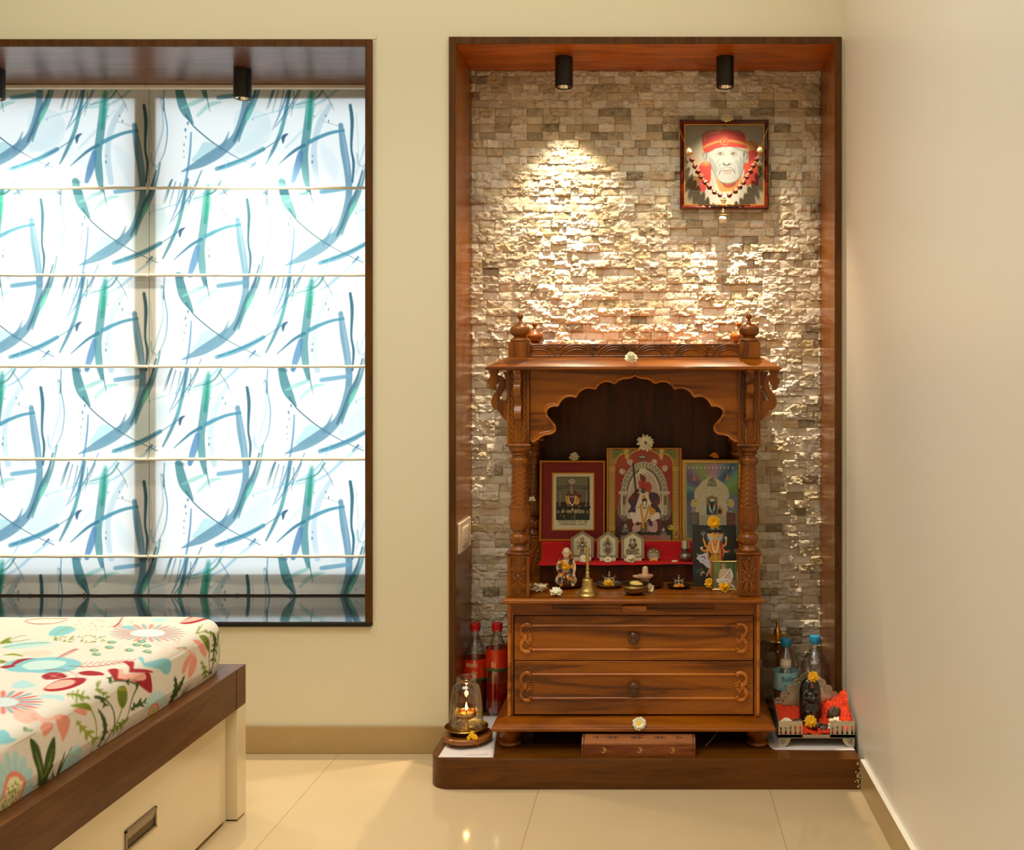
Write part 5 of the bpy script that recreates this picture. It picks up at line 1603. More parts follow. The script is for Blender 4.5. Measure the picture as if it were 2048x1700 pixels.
# tufts
for (x, y) in ((425, 460), (312, 590), (765, 460), (915, 545)):
    cv.blob([(x - 42, y - 20), (x - 10, y - 44), (x + 34, y - 34), (x + 42, y + 10), (x + 10, y + 46), (x - 26, y + 24)], (206, 190, 164)); cv.speck(14, x - 34, y - 34, x + 34, y + 34, 10, [(120, 70, 50), (236, 226, 206)], .6, int(x))
# silver throne
cv.ell(600, 392, 78, 26, (70, 66, 52)); cv.ell(598, 384, 50, 11, (190, 186, 160)); cv.stroke([(600, 350), (600, 366)], 8, (150, 146, 120))
cv.blob([(300, 860), (330, 720), (420, 580), (540, 480), (620, 430), (700, 480), (820, 580), (920, 720), (960, 860), (960, 1260), (300, 1260)], (120, 108, 84))
rn = random.Random(2)
for k in range(19):
    a = PI * (0.03 + 0.94 * k / 18); cx, cy = 628 - 292 * math.cos(a), 880 - 390 * math.sin(a)
    for rr in (46, 28, 14): cv.ell(cx, cy, rr * .8, rr, (206, 200, 178) if rr != 28 else (84, 74, 56), 1, -a)
for sg in (-1, 1):
    xx = 625 + sg * 290; cv.rect(xx - 70, 868, xx + 75, 908, (196, 186, 160)); cv.rect(xx - 40, 908, xx + 40, 1200, (178, 166, 140)); cv.rect(xx - 12, 930, xx + 30, 1060, (110, 96, 70)); cv.stroke([(xx - 28, 910), (xx - 28, 1200)], 10, (226, 218, 196))
cv.blob([(400, 1260), (400, 860), (450, 700), (550, 590), (625, 560), (720, 600), (800, 700), (846, 860), (846, 1260)], (196, 178, 164))
cv.stroke([(410, 860), (460, 710), (550, 610), (625, 575), (710, 612), (790, 712), (836, 860)], 16, (226, 214, 196)); cv.ell(608, 575, 56, 36, (222, 214, 198)); cv.ell(570, 630, 26, 26, (226, 218, 200)); cv.ell(645, 630, 26, 24, (226, 218, 200)); cv.ell(570, 632, 12, 12, (120, 100, 80)); cv.ell(645, 632, 12, 12, (120, 100, 80))
cv.speck(90, 420, 1000, 840, 1240, 8, [(170, 150, 130), (220, 208, 190)], .6, 8)
# seated idol in red and purple, staff, garland
cv.poly([(385, 1260), (880, 1260), (880, 1360), (860, 1420), (380, 1420)], (96, 26, 24))
cv.blob([(395, 1000), (480, 880), (540, 830), (560, 900), (530, 1000), (500, 1090), (490, 1160), (395, 1165), (440, 1080)], (92, 22, 26)); cv.blob([(410, 1020), (470, 1010), (530, 1010), (500, 1080), (500, 1165), (400, 1160), (440, 1090)], (54, 32, 62))
cv.blob([(700, 890), (790, 890), (840, 940), (850, 1030), (800, 1060), (740, 1040), (700, 980)], (60, 30, 58)); cv.blob([(720, 1050), (800, 1060), (860, 1150), (850, 1230), (800, 1180), (740, 1120)], (50, 32, 66)); cv.blob([(750, 1010), (850, 1000), (830, 1060), (790, 1070)], (110, 28, 30))
cv.blob([(545, 730), (580, 720), (650, 740), (690, 735), (730, 790), (725, 860), (690, 890), (640, 850), (590, 830), (560, 830), (550, 780)], (176, 52, 26)); cv.blob([(565, 680), (600, 640), (640, 660), (650, 710), (630, 740), (590, 720)], (120, 24, 26)); cv.blob([(560, 640), (580, 620), (590, 650), (570, 660)], (70, 20, 24)); cv.ell(605, 790, 12, 16, (120, 20, 24))
cv.ell(613, 862, 38, 36, (22, 14, 12)); cv.ell(598, 856, 7, 6, (220, 210, 190)); cv.ell(628, 856, 7, 6, (220, 210, 190)); cv.stroke([(598, 884), (630, 884)], 4, (120, 100, 90))
cv.stroke([(540, 890), (580, 880)], 14, (230, 214, 186)); cv.stroke([(646, 884), (690, 895)], 14, (230, 214, 186))
cv.blob([(570, 920), (600, 900), (660, 905), (690, 960), (720, 1060), (700, 1200), (650, 1300), (560, 1300), (510, 1180), (530, 1040)], (226, 214, 192))
cv.ell(622, 942, 26, 24, (200, 160, 40)); cv.ell(630, 990, 36, 26, (120, 16, 30)); cv.stroke([(600, 1000), (606, 1060), (630, 1110), (654, 1060), (660, 1000)], 12, (40, 32, 34)); cv.ell(630, 1060, 16, 50, (232, 226, 214)); cv.stroke([(608, 1100), (630, 1116), (655, 1098)], 10, (60, 54, 60))
cv.stroke([(575, 1060), (586, 1160), (600, 1240), (612, 1300)], [26, 28, 30, 30], (206, 142, 38)); cv.stroke([(690, 1070), (672, 1160), (648, 1240), (624, 1300)], [26, 28, 30, 30], (206, 142, 38)); cv.stroke([(612, 1280), (612, 1400)], 38, (206, 150, 50)); cv.blob([(700, 1080), (760, 1110), (790, 1150), (740, 1200), (700, 1180)], (206, 142, 40)); cv.stroke([(530, 1100), (570, 1090)], 18, (206, 146, 50))
cv.blob([(425, 1170), (500, 1180), (560, 1290), (560, 1340), (480, 1330), (450, 1250)], (226, 210, 192)); cv.blob([(720, 1240), (800, 1165), (850, 1190), (830, 1250), (770, 1280), (730, 1300)], (230, 216, 200))
cv.blob([(480, 1340), (520, 1310), (580, 1340), (560, 1430), (480, 1440), (455, 1400)], (196, 160, 148)); cv.blob([(690, 1350), (740, 1290), (800, 1290), (815, 1400), (780, 1450), (700, 1440)], (190, 156, 150)); cv.blob([(500, 1330), (540, 1300), (575, 1330), (530, 1350)], (84, 22, 30)); cv.blob([(700, 1280), (740, 1300), (740, 1360), (700, 1350)], (60, 26, 44))
cv.stroke([(672, 1310), (672, 1440)], 26, (190, 176, 150)); cv.stroke([(672, 1310), (672, 1440)], 8, (60, 50, 40))
cv.stroke([(468, 480), (490, 700), (508, 870), (520, 980)], [30, 24, 26, 22], (34, 26, 26)); cv.poly([(458, 520), (464, 452), (484, 520)], (40, 32, 30))
for (x, y, s_) in ((345, 1220, 1), (925, 1215, 1), (360, 1390, 1.3), (900, 1440, 1.2)):
    cv.blob([(x - 40 * s_, y + 60), (x - 26 * s_, y), (x, y - 60 * s_), (x + 26 * s_, y), (x + 44 * s_, y + 60)], (104, 92, 90)); cv.ell(x, y - 24 * s_, 16, 22, (196, 186, 176)); cv.speck(16, x - 36, y - 30, x + 36, y + 60, 9, [(206, 198, 190), (50, 42, 40)], .8, int(x + y))
cv.rect(290, 1488, 1000, 1556, (160, 124, 112), .85); cv.speck(60, 300, 1480, 1000, 1556, 10, [(120, 90, 84), (190, 160, 150)], .5, 5)
cv.ell(690, 1460, 120, 18, (26, 20, 18)); cv.ell(610, 1420, 40, 30, (110, 96, 66)); cv.ell(1000, 1380, 40, 36, (196, 176, 40)); cv.ell(985, 1375, 14, 18, (120, 96, 20))
pm = put(cv, t, 'poster', *[c3(120, 0)[0], c3(1130, 0)[0]], yM - 0.0045, c3(0, 1562)[1], c3(0, 272)[1], M['poster'], xfm)
tx('जोतिबा प्रसन्न', 710, 1524, 290, 84, M['inkred'], c3, yM - 0.0049, xfm, pm, 3.225, 7.083)

# --- right: white marble arch among rainbow rays  (crop units 1350,890 x 5.311)
d = 3.232; yR = d - CD
def c4(x, y, d=3.232): return xat(1350 + x / 5.311, d), zat(890 + y / 5.311, d)
x0, z1 = c4(72, 158); x1, z0 = c4(706, 1010); z0 = 0.6365
t, xfr = framed('framed_picture', 'gilt framed print of white marble arch and rainbow rays, right in the shrine', x0, x1, yR, z0, z1, 0.0105, M['goldl'], 2.5)
cv = Canvas(124, 200, 668, 995, 200, 290, (120, 120, 150))
cx, cy = 395, 520
for k, col in enumerate([(40, 60, 110), (50, 110, 130), (130, 170, 150), (70, 60, 120), (140, 100, 150), (150, 180, 90), (130, 160, 60), (170, 120, 150), (180, 130, 160), (60, 130, 150), (40, 70, 130), (120, 190, 160), (130, 180, 60), (100, 150, 60)]):
    a0 = PI + k * PI / 13 - .12
    for j, al in ((0.16, .4), (0.28, .35)):
        cv.poly([(cx, cy), (cx + 700 * math.cos(a0 - j), cy + 700 * math.sin(a0 - j)), (cx + 700 * math.cos(a0 + j), cy + 700 * math.sin(a0 + j))], col, al)
for k in range(13):
    a0 = -PI / 2 + (k - 6) * .13; cv.stroke([(cx, 400), (cx + 230 * math.cos(a0), 400 + 230 * math.sin(a0))], [6, 1], (226, 214, 220), .6, soft=4)
cv.rect(124, 700, 668, 995, (120, 130, 120), .8); cv.stroke([(140, 560), (150, 900)], 60, (80, 84, 120), .6, soft=20); cv.stroke([(640, 700), (650, 950)], 60, (110, 130, 110), .6, soft=20)
for k in range(12): cv.ell(150 + k * 42, 243, 8, 11, (214, 210, 200), .9); cv.ell(150 + k * 42, 226, 3, 4, (214, 210, 200))
wht = (206, 200, 170)
cv.blob([(240, 770), (235, 600), (205, 560), (215, 480), (262, 420), (300, 380), (330, 365), (380, 335), (440, 360), (480, 380), (530, 425), (568, 480), (572, 560), (545, 600), (545, 770)], wht)
cv.speck(420, 215, 400, 565, 760, 7, [(176, 168, 140), (226, 222, 200), (160, 152, 124)], .6, 4, lambda x, y: abs(x - 395) < 160 * min(1, (y - 380) / 120))
cv.blob([(350, 430), (365, 370), (395, 340), (425, 370), (435, 430)], (130, 138, 104)); cv.speck(30, 355, 360, 430, 430, 7, [(206, 200, 170), (90, 96, 70)], .8, 6); cv.stroke([(345, 432), (440, 432)], 10, (110, 116, 84))
cv.poly([(335, 560), (395, 535), (452, 560), (452, 745), (335, 745)], (40, 92, 96)); cv.stroke([(348, 570), (395, 548), (440, 570), (440, 640)], 12, (200, 130, 30)); cv.stroke([(348, 570), (348, 640)], 12, (200, 130, 30)); cv.rect(372, 570, 420, 600, (214, 206, 190)); cv.ell(392, 640, 18, 34, (20, 44, 30)); cv.stroke([(366, 630), (374, 690), (392, 715), (412, 690), (420, 630)], 13, (230, 226, 210)); cv.ell(358, 636, 14, 10, (190, 60, 40)); cv.ell(430, 636, 14, 10, (190, 60, 40)); cv.stroke([(404, 700), (404, 745)], 12, (200, 60, 50))
cv.ell(478, 705, 36, 42, (196, 150, 50)); cv.ell(474, 705, 20, 26, (44, 40, 90)); cv.ell(474, 660, 12, 10, (190, 90, 40)); cv.stroke([(400, 742), (515, 748)], 12, (206, 150, 60))
cv.rect(250, 745, 560, 850, (186, 184, 158)); 
for k in range(5): cv.stroke([(245, 765 + k * 22), (560, 768 + k * 22)], 3, (140, 138, 110))
for x in (205, 590):
    cv.ell(x, 620, 36, 46, (200, 190, 110)); cv.speck(24, x - 34, 580, x + 34, 730, 9, [(226, 214, 140), (130, 120, 60), (236, 230, 200)], .8, x)
    cv.rect(x - 44, 715, x + 50, 850, (96, 60, 70) if x > 400 else (90, 88, 90)); cv.rect(x - 30, 730, x + 34, 840, (120, 70, 60) if x > 400 else (120, 112, 96)); cv.stroke([(x - 44, 710), (x + 50, 716)], 10, (160, 140, 130))
for x, y in ((205, 350), (558, 345)): cv.stroke([(x, 210), (x, y - 25)], 2, (200, 170, 110)); cv.blob([(x - 16, y + 28), (x - 10, y - 12), (x, y - 28), (x + 10, y - 12), (x + 16, y + 28)], (190, 130, 60))
cv.rect(124, 850, 668, 995, (104, 116, 104), .6)
put(cv, t, 'poster', c4(124, 0)[0], c4(668, 0)[0], yR - 0.0055, c4(0, 995)[1], c4(0, 200)[1], M['poster'], xfr)

# --- black card with three-headed deity   (same crop units)
d = 3.075; yB = d - CD
def c5(x, y, d=3.075): return xat(1350 + x / 5.311, d), zat(890 + y / 5.311, d)
x0, z1 = c5(187, 857); x1, _ = c5(655, 0); z0 = TZ + 0.0005
tb = thing('picture_card', 'black card print of a standing many-armed deity beside the right pillar', 'picture', ((x0 + x1) / 2, yB, z0))
xfb = lean((x0 + x1) / 2, yB, z0, 6.0)
MB().box(x0, x1, yB - 0.002, yB + 0.003, z0, z1).build('card_board', M['black'], tb, xf=xfb, bevel=0.0004)
cv = Canvas(187, 857, 655, 1505, 210, 290, (20, 20, 16))
cv.ell(600, 1140, 60, 40, (24, 50, 30), .8, soft=1); cv.ell(270, 1345, 60, 30, (10, 84, 84), .8, soft=1); cv.ell(300, 1180, 50, 60, (22, 46, 24), .9, soft=1); cv.ell(560, 1320, 80, 60, (20, 40, 24), .6, soft=1)
cv.ell(430, 960, 100, 108, (60, 90, 120), .9, soft=.5); cv.ell(430, 960, 84, 90, (190, 214, 214), .8, soft=.3)
sk = (222, 150, 66); skd = (170, 90, 30)
for x in (375, 480):
    cv.ell(x, 955, 26, 34, (226, 168, 84)); cv.ell(x + (-6 if x < 420 else 6), 922, 32, 24, (20, 12, 10))
cv.blob([(360, 1040), (400, 1010), (455, 1010), (500, 1040), (510, 1120), (490, 1180), (500, 1235), (370, 1235), (385, 1170), (352, 1110)], sk)
cv.ell(428, 958, 30, 42, (236, 182, 98)); cv.ell(428, 916, 34, 24, (24, 14, 12)); cv.ell(425, 894, 22, 14, (30, 18, 14)); cv.ell(416, 952, 6, 3, (30, 14, 10)); cv.ell(440, 952, 6, 3, (30, 14, 10)); cv.stroke([(418, 978), (438, 978)], 4, (170, 50, 40)); cv.ell(428, 930, 4, 6, (190, 40, 30)); cv.rect(412, 990, 446, 1020, (214, 150, 70))
cv.stroke([(400, 905), (425, 898), (455, 905)], 6, (200, 160, 90))
cv.stroke([(372, 1050), (345, 1130), (352, 1200), (350, 1222)], [34, 26, 22, 14], sk); cv.stroke([(486, 1050), (512, 1130), (505, 1190)], [34, 26, 22], sk)
cv.stroke([(372, 1075), (330, 1080), (312, 1030), (300, 1002)], [30, 22, 18, 14], sk); cv.stroke([(495, 1075), (535, 1070), (548, 1020), (540, 990)], [30, 22, 18, 14], sk)
cv.stroke([(365, 1110), (320, 1130), (285, 1118), (275, 1098)], [24, 20, 16, 16], sk); cv.stroke([(500, 1110), (540, 1140), (580, 1132)], [24, 20, 14], sk)
cv.stroke([(308, 1000), (296, 915)], 4, (214, 206, 190)); cv.stroke([(276, 930), (282, 952), (298, 956), (312, 950), (314, 926)], 4, (214, 206, 190)); cv.ell(284, 1098, 14, 12, (226, 206, 190)); cv.ell(572, 1130, 16, 10, (190, 50, 50)); cv.ell(545, 992, 12, 18, (230, 200, 160))
for pts, w_, col in (([(395, 1030), (400, 1090), (430, 1150), (462, 1090), (465, 1030)], 9, (230, 220, 196)), ([(405, 1020), (428, 1070), (452, 1020)], 7, (130, 40, 24)), ([(385, 1040), (386, 1120), (428, 1180), (470, 1130), (478, 1040)], 6, (150, 60, 30))): cv.stroke(pts, w_, col)
cv.ell(430, 1145, 18, 16, (236, 220, 206)); cv.stroke([(488, 1040), (500, 1130), (500, 1230)], [22, 26, 20], (164, 34, 22)); cv.poly([(385, 1150), (480, 1150), (488, 1235), (380, 1235)], (190, 130, 30)); cv.stroke([(385, 1165), (478, 1165)], 8, (120, 20, 16)); cv.stroke([(430, 1160), (430, 1235)], 12, (214, 170, 60))
for y in (1070, 1140, 1200): cv.stroke([(340, y), (366, y)], 5, (110, 40, 16)); cv.stroke([(500, y), (524, y)], 5, (110, 40, 16))
cw = (196, 192, 206)
cv.blob([(240, 1200), (250, 1172), (290, 1168), (330, 1150), (345, 1200), (355, 1260), (375, 1330), (340, 1310), (300, 1270), (262, 1250)], cw); cv.stroke([(352, 1240), (366, 1300), (356, 1340)], [34, 24, 8], cw); cv.blob([(226, 1215), (244, 1190), (262, 1200), (250, 1222)], cw); cv.stroke([(246, 1176), (228, 1160)], 5, (220, 214, 206)); cv.stroke([(280, 1200), (306, 1190), (320, 1215)], 10, (64, 60, 90)); cv.ell(262, 1196, 4, 4, (20, 20, 26)); cv.stroke([(296, 1230), (310, 1250)], 10, (150, 146, 166))
cv.blob([(270, 1330), (300, 1300), (345, 1310), (372, 1335), (330, 1350), (290, 1345)], (34, 20, 16)); cv.stroke([(275, 1392), (290, 1360), (340, 1355), (375, 1335)], [10, 16, 26, 20], (206, 156, 120)); cv.stroke([(335, 1400), (352, 1370), (370, 1350)], [14, 24, 18], (206, 150, 110)); cv.ell(285, 1330, 18, 12, (100, 60, 40)); cv.ell(330, 1352, 20, 14, (30, 16, 14))
cv.poly([(480, 1235), (380, 1235), (372, 1400), (400, 1420), (480, 1380)], (130, 60, 30)); cv.stroke([(384, 1240), (380, 1400)], 14, (200, 130, 60))
put(cv, tb, 'print', x0 + 0.0005, x1 - 0.0005, yB - 0.0024, z0 + 0.0005, z1 - 0.0005, M['poster'], xfb)

# --- small photo of a seated man in a twisted metal frame
d = 3.02; yS = d - CD
def c6(x, y, d=3.02): return xat(1350 + x / 5.311, d), zat(890 + y / 5.311, d)
x0, z1 = c6(395, 1236); x1, _ = c6(660, 0); z0 = TZ + 0.0005
ts = thing('photo_frame', 'small metal framed photo of a seated person in white wrap, front right', 'photo frame', ((x0 + x1) / 2, yS, z0))
xs_ = lean((x0 + x1) / 2, yS, z0, 5.0)
MB().box(x0 + .001, x1 - .001, yS - 0.001, yS + 0.004, z0 + .001, z1 - .001).build('backing_board', M['black'], ts, xf=xs_)
b = MB()
for (a, c) in (((x0, z0), (x1, z0)), ((x1, z0), (x1, z1)), ((x1, z1), (x0, z1)), ((x0, z1), (x0, z0))):
    n_ = 16
    for k in range(n_):
        s_ = k / n_; e_ = (k + 1.0) / n_
        pa = Vector((a[0] + (c[0] - a[0]) * s_, yS - 0.0025, a[1] + (c[1] - a[1]) * s_)); pb = Vector((a[0] + (c[0] - a[0]) * e_, yS - 0.0025, a[1] + (c[1] - a[1]) * e_))
        ctr = Vector(((x0 + x1) / 2, pa.y, (z0 + z1) / 2)); inn = (ctr - pa).normalized() * 0.0028
        b.tube([pa, (pa + pb) / 2 + inn * .4, pb + inn], 0.0014, 6)
b.tube([(x0 + .004, yS - 0.002, z0 + .004), (x1 - .004, yS - 0.002, z0 + .004), (x1 - .004, yS - 0.002, z1 - .004), (x0 + .004, yS - 0.002, z1 - .004), (x0 + .004, yS - 0.002, z0 + .004)], 0.001, 6)
b.build('twisted_border', M['brassm'], ts, xf=xs_)
cv = Canvas(415, 1255, 635, 1530, 110, 138, (100, 112, 72))
cv.rect(415, 1255, 635, 1330, (86, 110, 64)); cv.ell(440, 1300, 40, 60, (140, 150, 90), .6, soft=1); cv.stroke([(570, 1255), (565, 1330)], 12, (60, 96, 50)); cv.rect(415, 1430, 635, 1530, (128, 110, 76)); cv.ell(470, 1490, 60, 30, (100, 104, 66), .7, soft=1); cv.ell(600, 1480, 50, 60, (150, 110, 80), .6, soft=1); cv.stroke([(620, 1255), (620, 1430)], 26, (60, 90, 50), .8)
cv.blob([(475, 1340), (500, 1322), (550, 1322), (590, 1345), (600, 1400), (560, 1440), (490, 1440), (470, 1390)], (216, 190, 150)); cv.ell(515, 1300, 17, 22, (206, 140, 96)); cv.ell(515, 1280, 22, 14, (190, 130, 86)); cv.stroke([(506, 1308), (516, 1330), (526, 1308)], 8, (200, 190, 180)); cv.ell(509, 1296, 3, 2, (60, 30, 20)); cv.ell(521, 1296, 3, 2, (60, 30, 20))
cv.stroke([(575, 1330), (540, 1370), (490, 1440)], [26, 30, 20], (232, 226, 214)); cv.stroke([(585, 1340), (600, 1400), (585, 1440)], [22, 24, 18], (228, 220, 208)); cv.stroke([(568, 1326), (530, 1370), (505, 1400)], 4, (90, 50, 44)); cv.stroke([(580, 1340), (552, 1385), (500, 1445)], 4, (110, 60, 50)); cv.stroke([(480, 1350), (470, 1400), (490, 1425)], [12, 14, 10], (220, 160, 110))
cv.blob([(440, 1440), (480, 1420), (560, 1430), (600, 1450), (570, 1470), (500, 1485), (470, 1480)], (232, 226, 214)); cv.stroke([(560, 1460), (600, 1500), (620, 1522)], [20, 22, 16], (226, 216, 204)); cv.stroke([(590, 1480), (560, 1505)], 14, (206, 150, 110)); cv.stroke([(480, 1470), (520, 1455), (560, 1450)], 5, (170, 150, 130))
put(cv, ts, 'print', x0 + 0.0042, x1 - 0.0042, yS - 0.0015, z0 + 0.0042, z1 - 0.0042, M['poster'], xs_)
# ------------------------------------------------------------------ red cloth over the inner step
def cloth():
    x0, x1 = X_(-0.301), X_(0.30)
    prof = [(0.196, 0.6352), (0.150, 0.6353), (0.118, 0.6356), (0.111, 0.6352), (0.1085, 0.632), (0.108, 0.620), (0.1075, 0.600), (0.106, 0.586), (0.102, 0.5825), (0.090, 0.5812), (0.062, 0.5812), (0.042, 0.5816), (0.0355, 0.5805), (0.0335, 0.5775), (0.0333, 0.5745)]
    pr = sm(prof, 5); n = len(pr); nx = 150
    y = np.array([p[0] for p in pr]); z = np.array([p[1] for p in pr])
    Xg, J = np.meshgrid(np.linspace(x0, x1, nx), np.arange(n)); Yg = y[J]; Zg = z[J]
    u = Xg * 30
    Zg = Zg + 0.0012 * np.abs(vnoise(u + 40, J * 0.2 + 3, 31)) * (J > 8)
    Yg = Yg - 0.0030 * vnoise(u * 1.2 + 40, J * 0.22 + 7, 32) * ((J > 17) & (J < 40))
    edge = (J > n - 14) * (J - (n - 14)) / 14.0
    Zg = Zg + edge * 0.010 * (vnoise(Xg * 12 + 40, J * 0 + 1, 33) - 0.55) * (Yg < 0.037)
    Yg = Yg - edge * 0.003 * vnoise(Xg * 22 + 40, J * 0 + 1, 34)
    ob = grid_mesh('shrine_cloth', Xg, Yg, Zg, None, M['redcloth'], None)
    so = ob.modifiers.new('thickness', 'SOLIDIFY'); so.thickness = 0.001; so.offset = 1
    return tag(ob, 'red felt cloth spread over the inner step of the shrine', 'cloth')
cloth()
CZ = 0.5822
# ------------------------------------------------------------------ three silver relief plaques
def plaque(px, w_px, p0, p1, kind, label, seed):
    d = 3.172; y = d - CD; x = xat(px, d); s = d / FOC
    t = thing('silver_plaque', label, 'plaque', (x, y, CZ), 'silver plaques on the red cloth')
    xf = lean(x, y, CZ, 6)
    hw = w_px / 2 * s; zb_ = zat(p1, d); zt_ = zat(p0, d); zs = zt_ - (zt_ - zb_) * 0.265
    MB().box(x - hw * .78, x + hw * .78, y - 0.006, y + 0.010, CZ, zb_ + 0.002).build('base_block', M['cream'], t, bevel=0.001)
    out = [(x - hw, zb_), (x + hw, zb_), (x + hw, zs), (x, zt_), (x - hw, zs)]
    MB().prism(out, y - 0.0015, y + 0.001).build('backing', M['silver'], t, xf=xf)
    b = MB()
    def ins(i): return [(x - hw + i, zb_ + i), (x + hw - i, zb_ + i), (x + hw - i, zs - i * .35), (x, zt_ - i * 1.15), (x - hw + i, zs - i * .35)]
    for (i0, i1, yy) in ((0, 0.0045, 0.0045), (0.006, 0.0085, 0.0035)):
        A, B_ = ins(i0), ins(i1)
        vs = [(p[0], y - 0.0012, p[1]) for p in A] + [(p[0], y - yy, p[1]) for p in A] + [(p[0], y - yy, p[1]) for p in B_] + [(p[0], y - 0.0012, p[1]) for p in B_]
        b.add(vs, [(r * 5 + k, r * 5 + (k + 1) % 5, r * 5 + 5 + (k + 1) % 5, r * 5 + 5 + k) for r in range(3) for k in range(5)])
    rn = random.Random(seed)
    A = ins(0.0052)
    for k in (2, 3):
        for j in range(9):
            f = (j + .5) / 9; b.ell((A[k][0] + (A[(k + 1) % 5][0] - A[k][0]) * f, y - 0.002, A[k][1] + (A[(k + 1) % 5][1] - A[k][1]) * f), (0.0014, 0.0018, 0.0014), 6, 5)
    for sx in (-1, 1):
        b.tube([(x + sx * (hw - 0.0072), y - 0.002, zb_ + 0.008), (x + sx * (hw - 0.0072), y - 0.002, zs - 0.004)], 0.0016, 8)
        for zz in (zb_ + 0.006, zb_ + 0.011, zs - 0.003): b.ell((x + sx * (hw - 0.0072), y - 0.0025, zz), (0.003, 0.002, 0.002), 8, 6)
    b.build('embossed_border', M['silverd'], t, xf=xf, smooth=True)
    zc = (zb_ + zs) / 2 + 0.002
    r_ = MB()
    if kind == 0:      # standing figure
        r_.ell((x, y - 0.003, zc + 0.017), (0.0062, 0.004, 0.0066)); r_.tube([(x - .006, y - .003, zc + .024), (x, y - .0035, zc + .030), (x + .006, y - .003, zc + .024)], 0.002, 8, n=3)
        r_.ell((x, y - 0.003, zc + 0.004), (0.0085, 0.004, 0.0075)); r_.ell((x, y - 0.003, zc - 0.006), (0.006, 0.004, 0.006))
        for sx in (-1, 1):
            r_.tube([(x + sx * .007, y - .003, zc + .008), (x + sx * .014, y - .0035, zc + .002), (x + sx * .012, y - .0035, zc - .006)], 0.0024, 8, n=3)
            r_.tube([(x + sx * .0035, y - .003, zc - .008), (x + sx * .0045, y - .003, zc - .024)], 0.0026, 8); r_.tube([(x + sx * .006, y - .003, zc + .009), (x + sx * .013, y - .003, zc + .017)], 0.0018, 8)
            r_.ell((x + sx * .005, y - .003, zc - .0255), (0.004, 0.003, 0.002))
        for k in range(4): r_.tube([(x - .02 + k * .001, y - .002, zc + .018 - k * .005), (x - .014, y - .002, zc + .02 - k * .005)], 0.0011, 6)
        r_.ell((x + .013, y - .0025, zc - .024), (0.005, 0.003, 0.005)); r_.tube([(x - .014, y - .002, zc - .026), (x + .016, y - .002, zc - .026)], 0.0012, 6)
    elif kind == 1:    # face with a ring of arms
        for k in range(26):
            a = -PI / 2 + (k + .5) / 26 * 2 * PI
            r_.tube([(x + .006 * math.cos(a), y - .0022, zc + .002 + .008 * math.sin(a)), (x + .0125 * math.cos(a), y - .0030, zc + .016 * math.sin(a) - .001), (x + .0188 * math.cos(a), y - .0022, zc + .0225 * math.sin(a) + .001)], [0.0011, 0.0014, 0.0009], 6)
        r_.ell((x, y - .003, zc + .0185), (0.0052, 0.0045, 0.0095)); r_.ell((x, y - .0025, zc), (0.0065, 0.004, 0.011)); r_.ell((x, y - .003, zc + .029), (0.003, 0.003, 0.004))
        for sx in (-1, 1): r_.tube([(x + sx * .002, y - .003, zc - .01), (x + sx * .002, y - .003, zc - .026)], 0.0017, 6); r_.ell((x + sx * .004, y - .003, zc - .0275), (0.003, 0.002, 0.0016)); r_.ell((x + sx * .011, y - .002, zc - .0265), (0.0022, 0.0016, 0.0026))
    else:              # large crowned face
        r_.ell((x, y - .004, zc + .010), (0.0105, 0.006, 0.0145), 18, 12); r_.ell((x, y - .0055, zc + .010), (0.0018, 0.0045, 0.0035)); r_.ell((x, y - .0085, zc + .0065), (0.0022, 0.0022, 0.0018))
        r_.tube([(x - .0075, y - .008, zc + .0135), (x, y - .0098, zc + .0125), (x + .0075, y - .008, zc + .0135)], 0.001, 6)
        for sx in (-1, 1):
            r_.ell((x + sx * .0042, y - .0088, zc + .0115), (0.0024, 0.0012, 0.0012)); r_.ell((x + sx * .0118, y - .003, zc + .008), (0.0026, 0.003, 0.006))
        r_.tube([(x - .003, y - .0088, zc + .0022), (x + .003, y - .0088, zc + .0022)], 0.001, 6)
        for k in range(3): r_.tube([(x - .0105 + k * .001, y - .004, zc + .021 + k * .0025), (x, y - .0065, zc + .0225 + k * .0028), (x + .0105 - k * .001, y - .004, zc + .021 + k * .0025)], 0.0016, 6, n=3)
        for k in range(15): r_.ell((x - .019 + .0027 * k, y - .0028, zc - .008 - .004 * math.sin(k * 2.2)), (0.0026, 0.0022, 0.0034), 8, 6)
        for k in range(13): r_.ell((x - .018 + .003 * k, y - .0025, zc - .017 - .002 * math.sin(k * 1.7)), (0.0028, 0.002, 0.003), 8, 6)
        r_.tube([(x + .004 * math.cos(a), y - .0045, zc - .014 + .004 * math.sin(a)) for a in [i * PI / 5 for i in range(11)]], 0.001, 6)
    r_.build('embossed_figure', M['silverd'], t, xf=xf)
    if kind == 1:
        MB().ell((x, y - .0078, zc + .026), (0.0016, 0.0008, 0.003), 8, 6).build('red_mark', M['inkred'], t, xf=xf)
    return t
plaque(1164.5, 46, 1062, 1115.5, 0, 'silver pointed plaque embossed with standing figure, leftmost, behind the brass bell', 1)
plaque(1215.5, 42, 1063, 1116, 1, 'silver pointed plaque with many-armed ring figure, middle of the three', 2)
plaque(1265.5, 46, 1062, 1117, 2, 'silver pointed plaque embossed with large crowned face, rightmost of three', 3)
FC = 'fresh flowers laid around the shrine'
def fl(px, py, y, z=None): 
    v = P(px, py, y)
    return (v.x, v.y, v.z if z is None else z)
flower('cut_flower', 'cream flower at the foot of the left silver plaque', (xat(1170, 3.150), 0.049, CZ + 0.0075), 0.0185, (0, -0.8, 0.6), M['petalc'], M['pollen'], 14, 2, 0.1, .22, 11, group=FC)
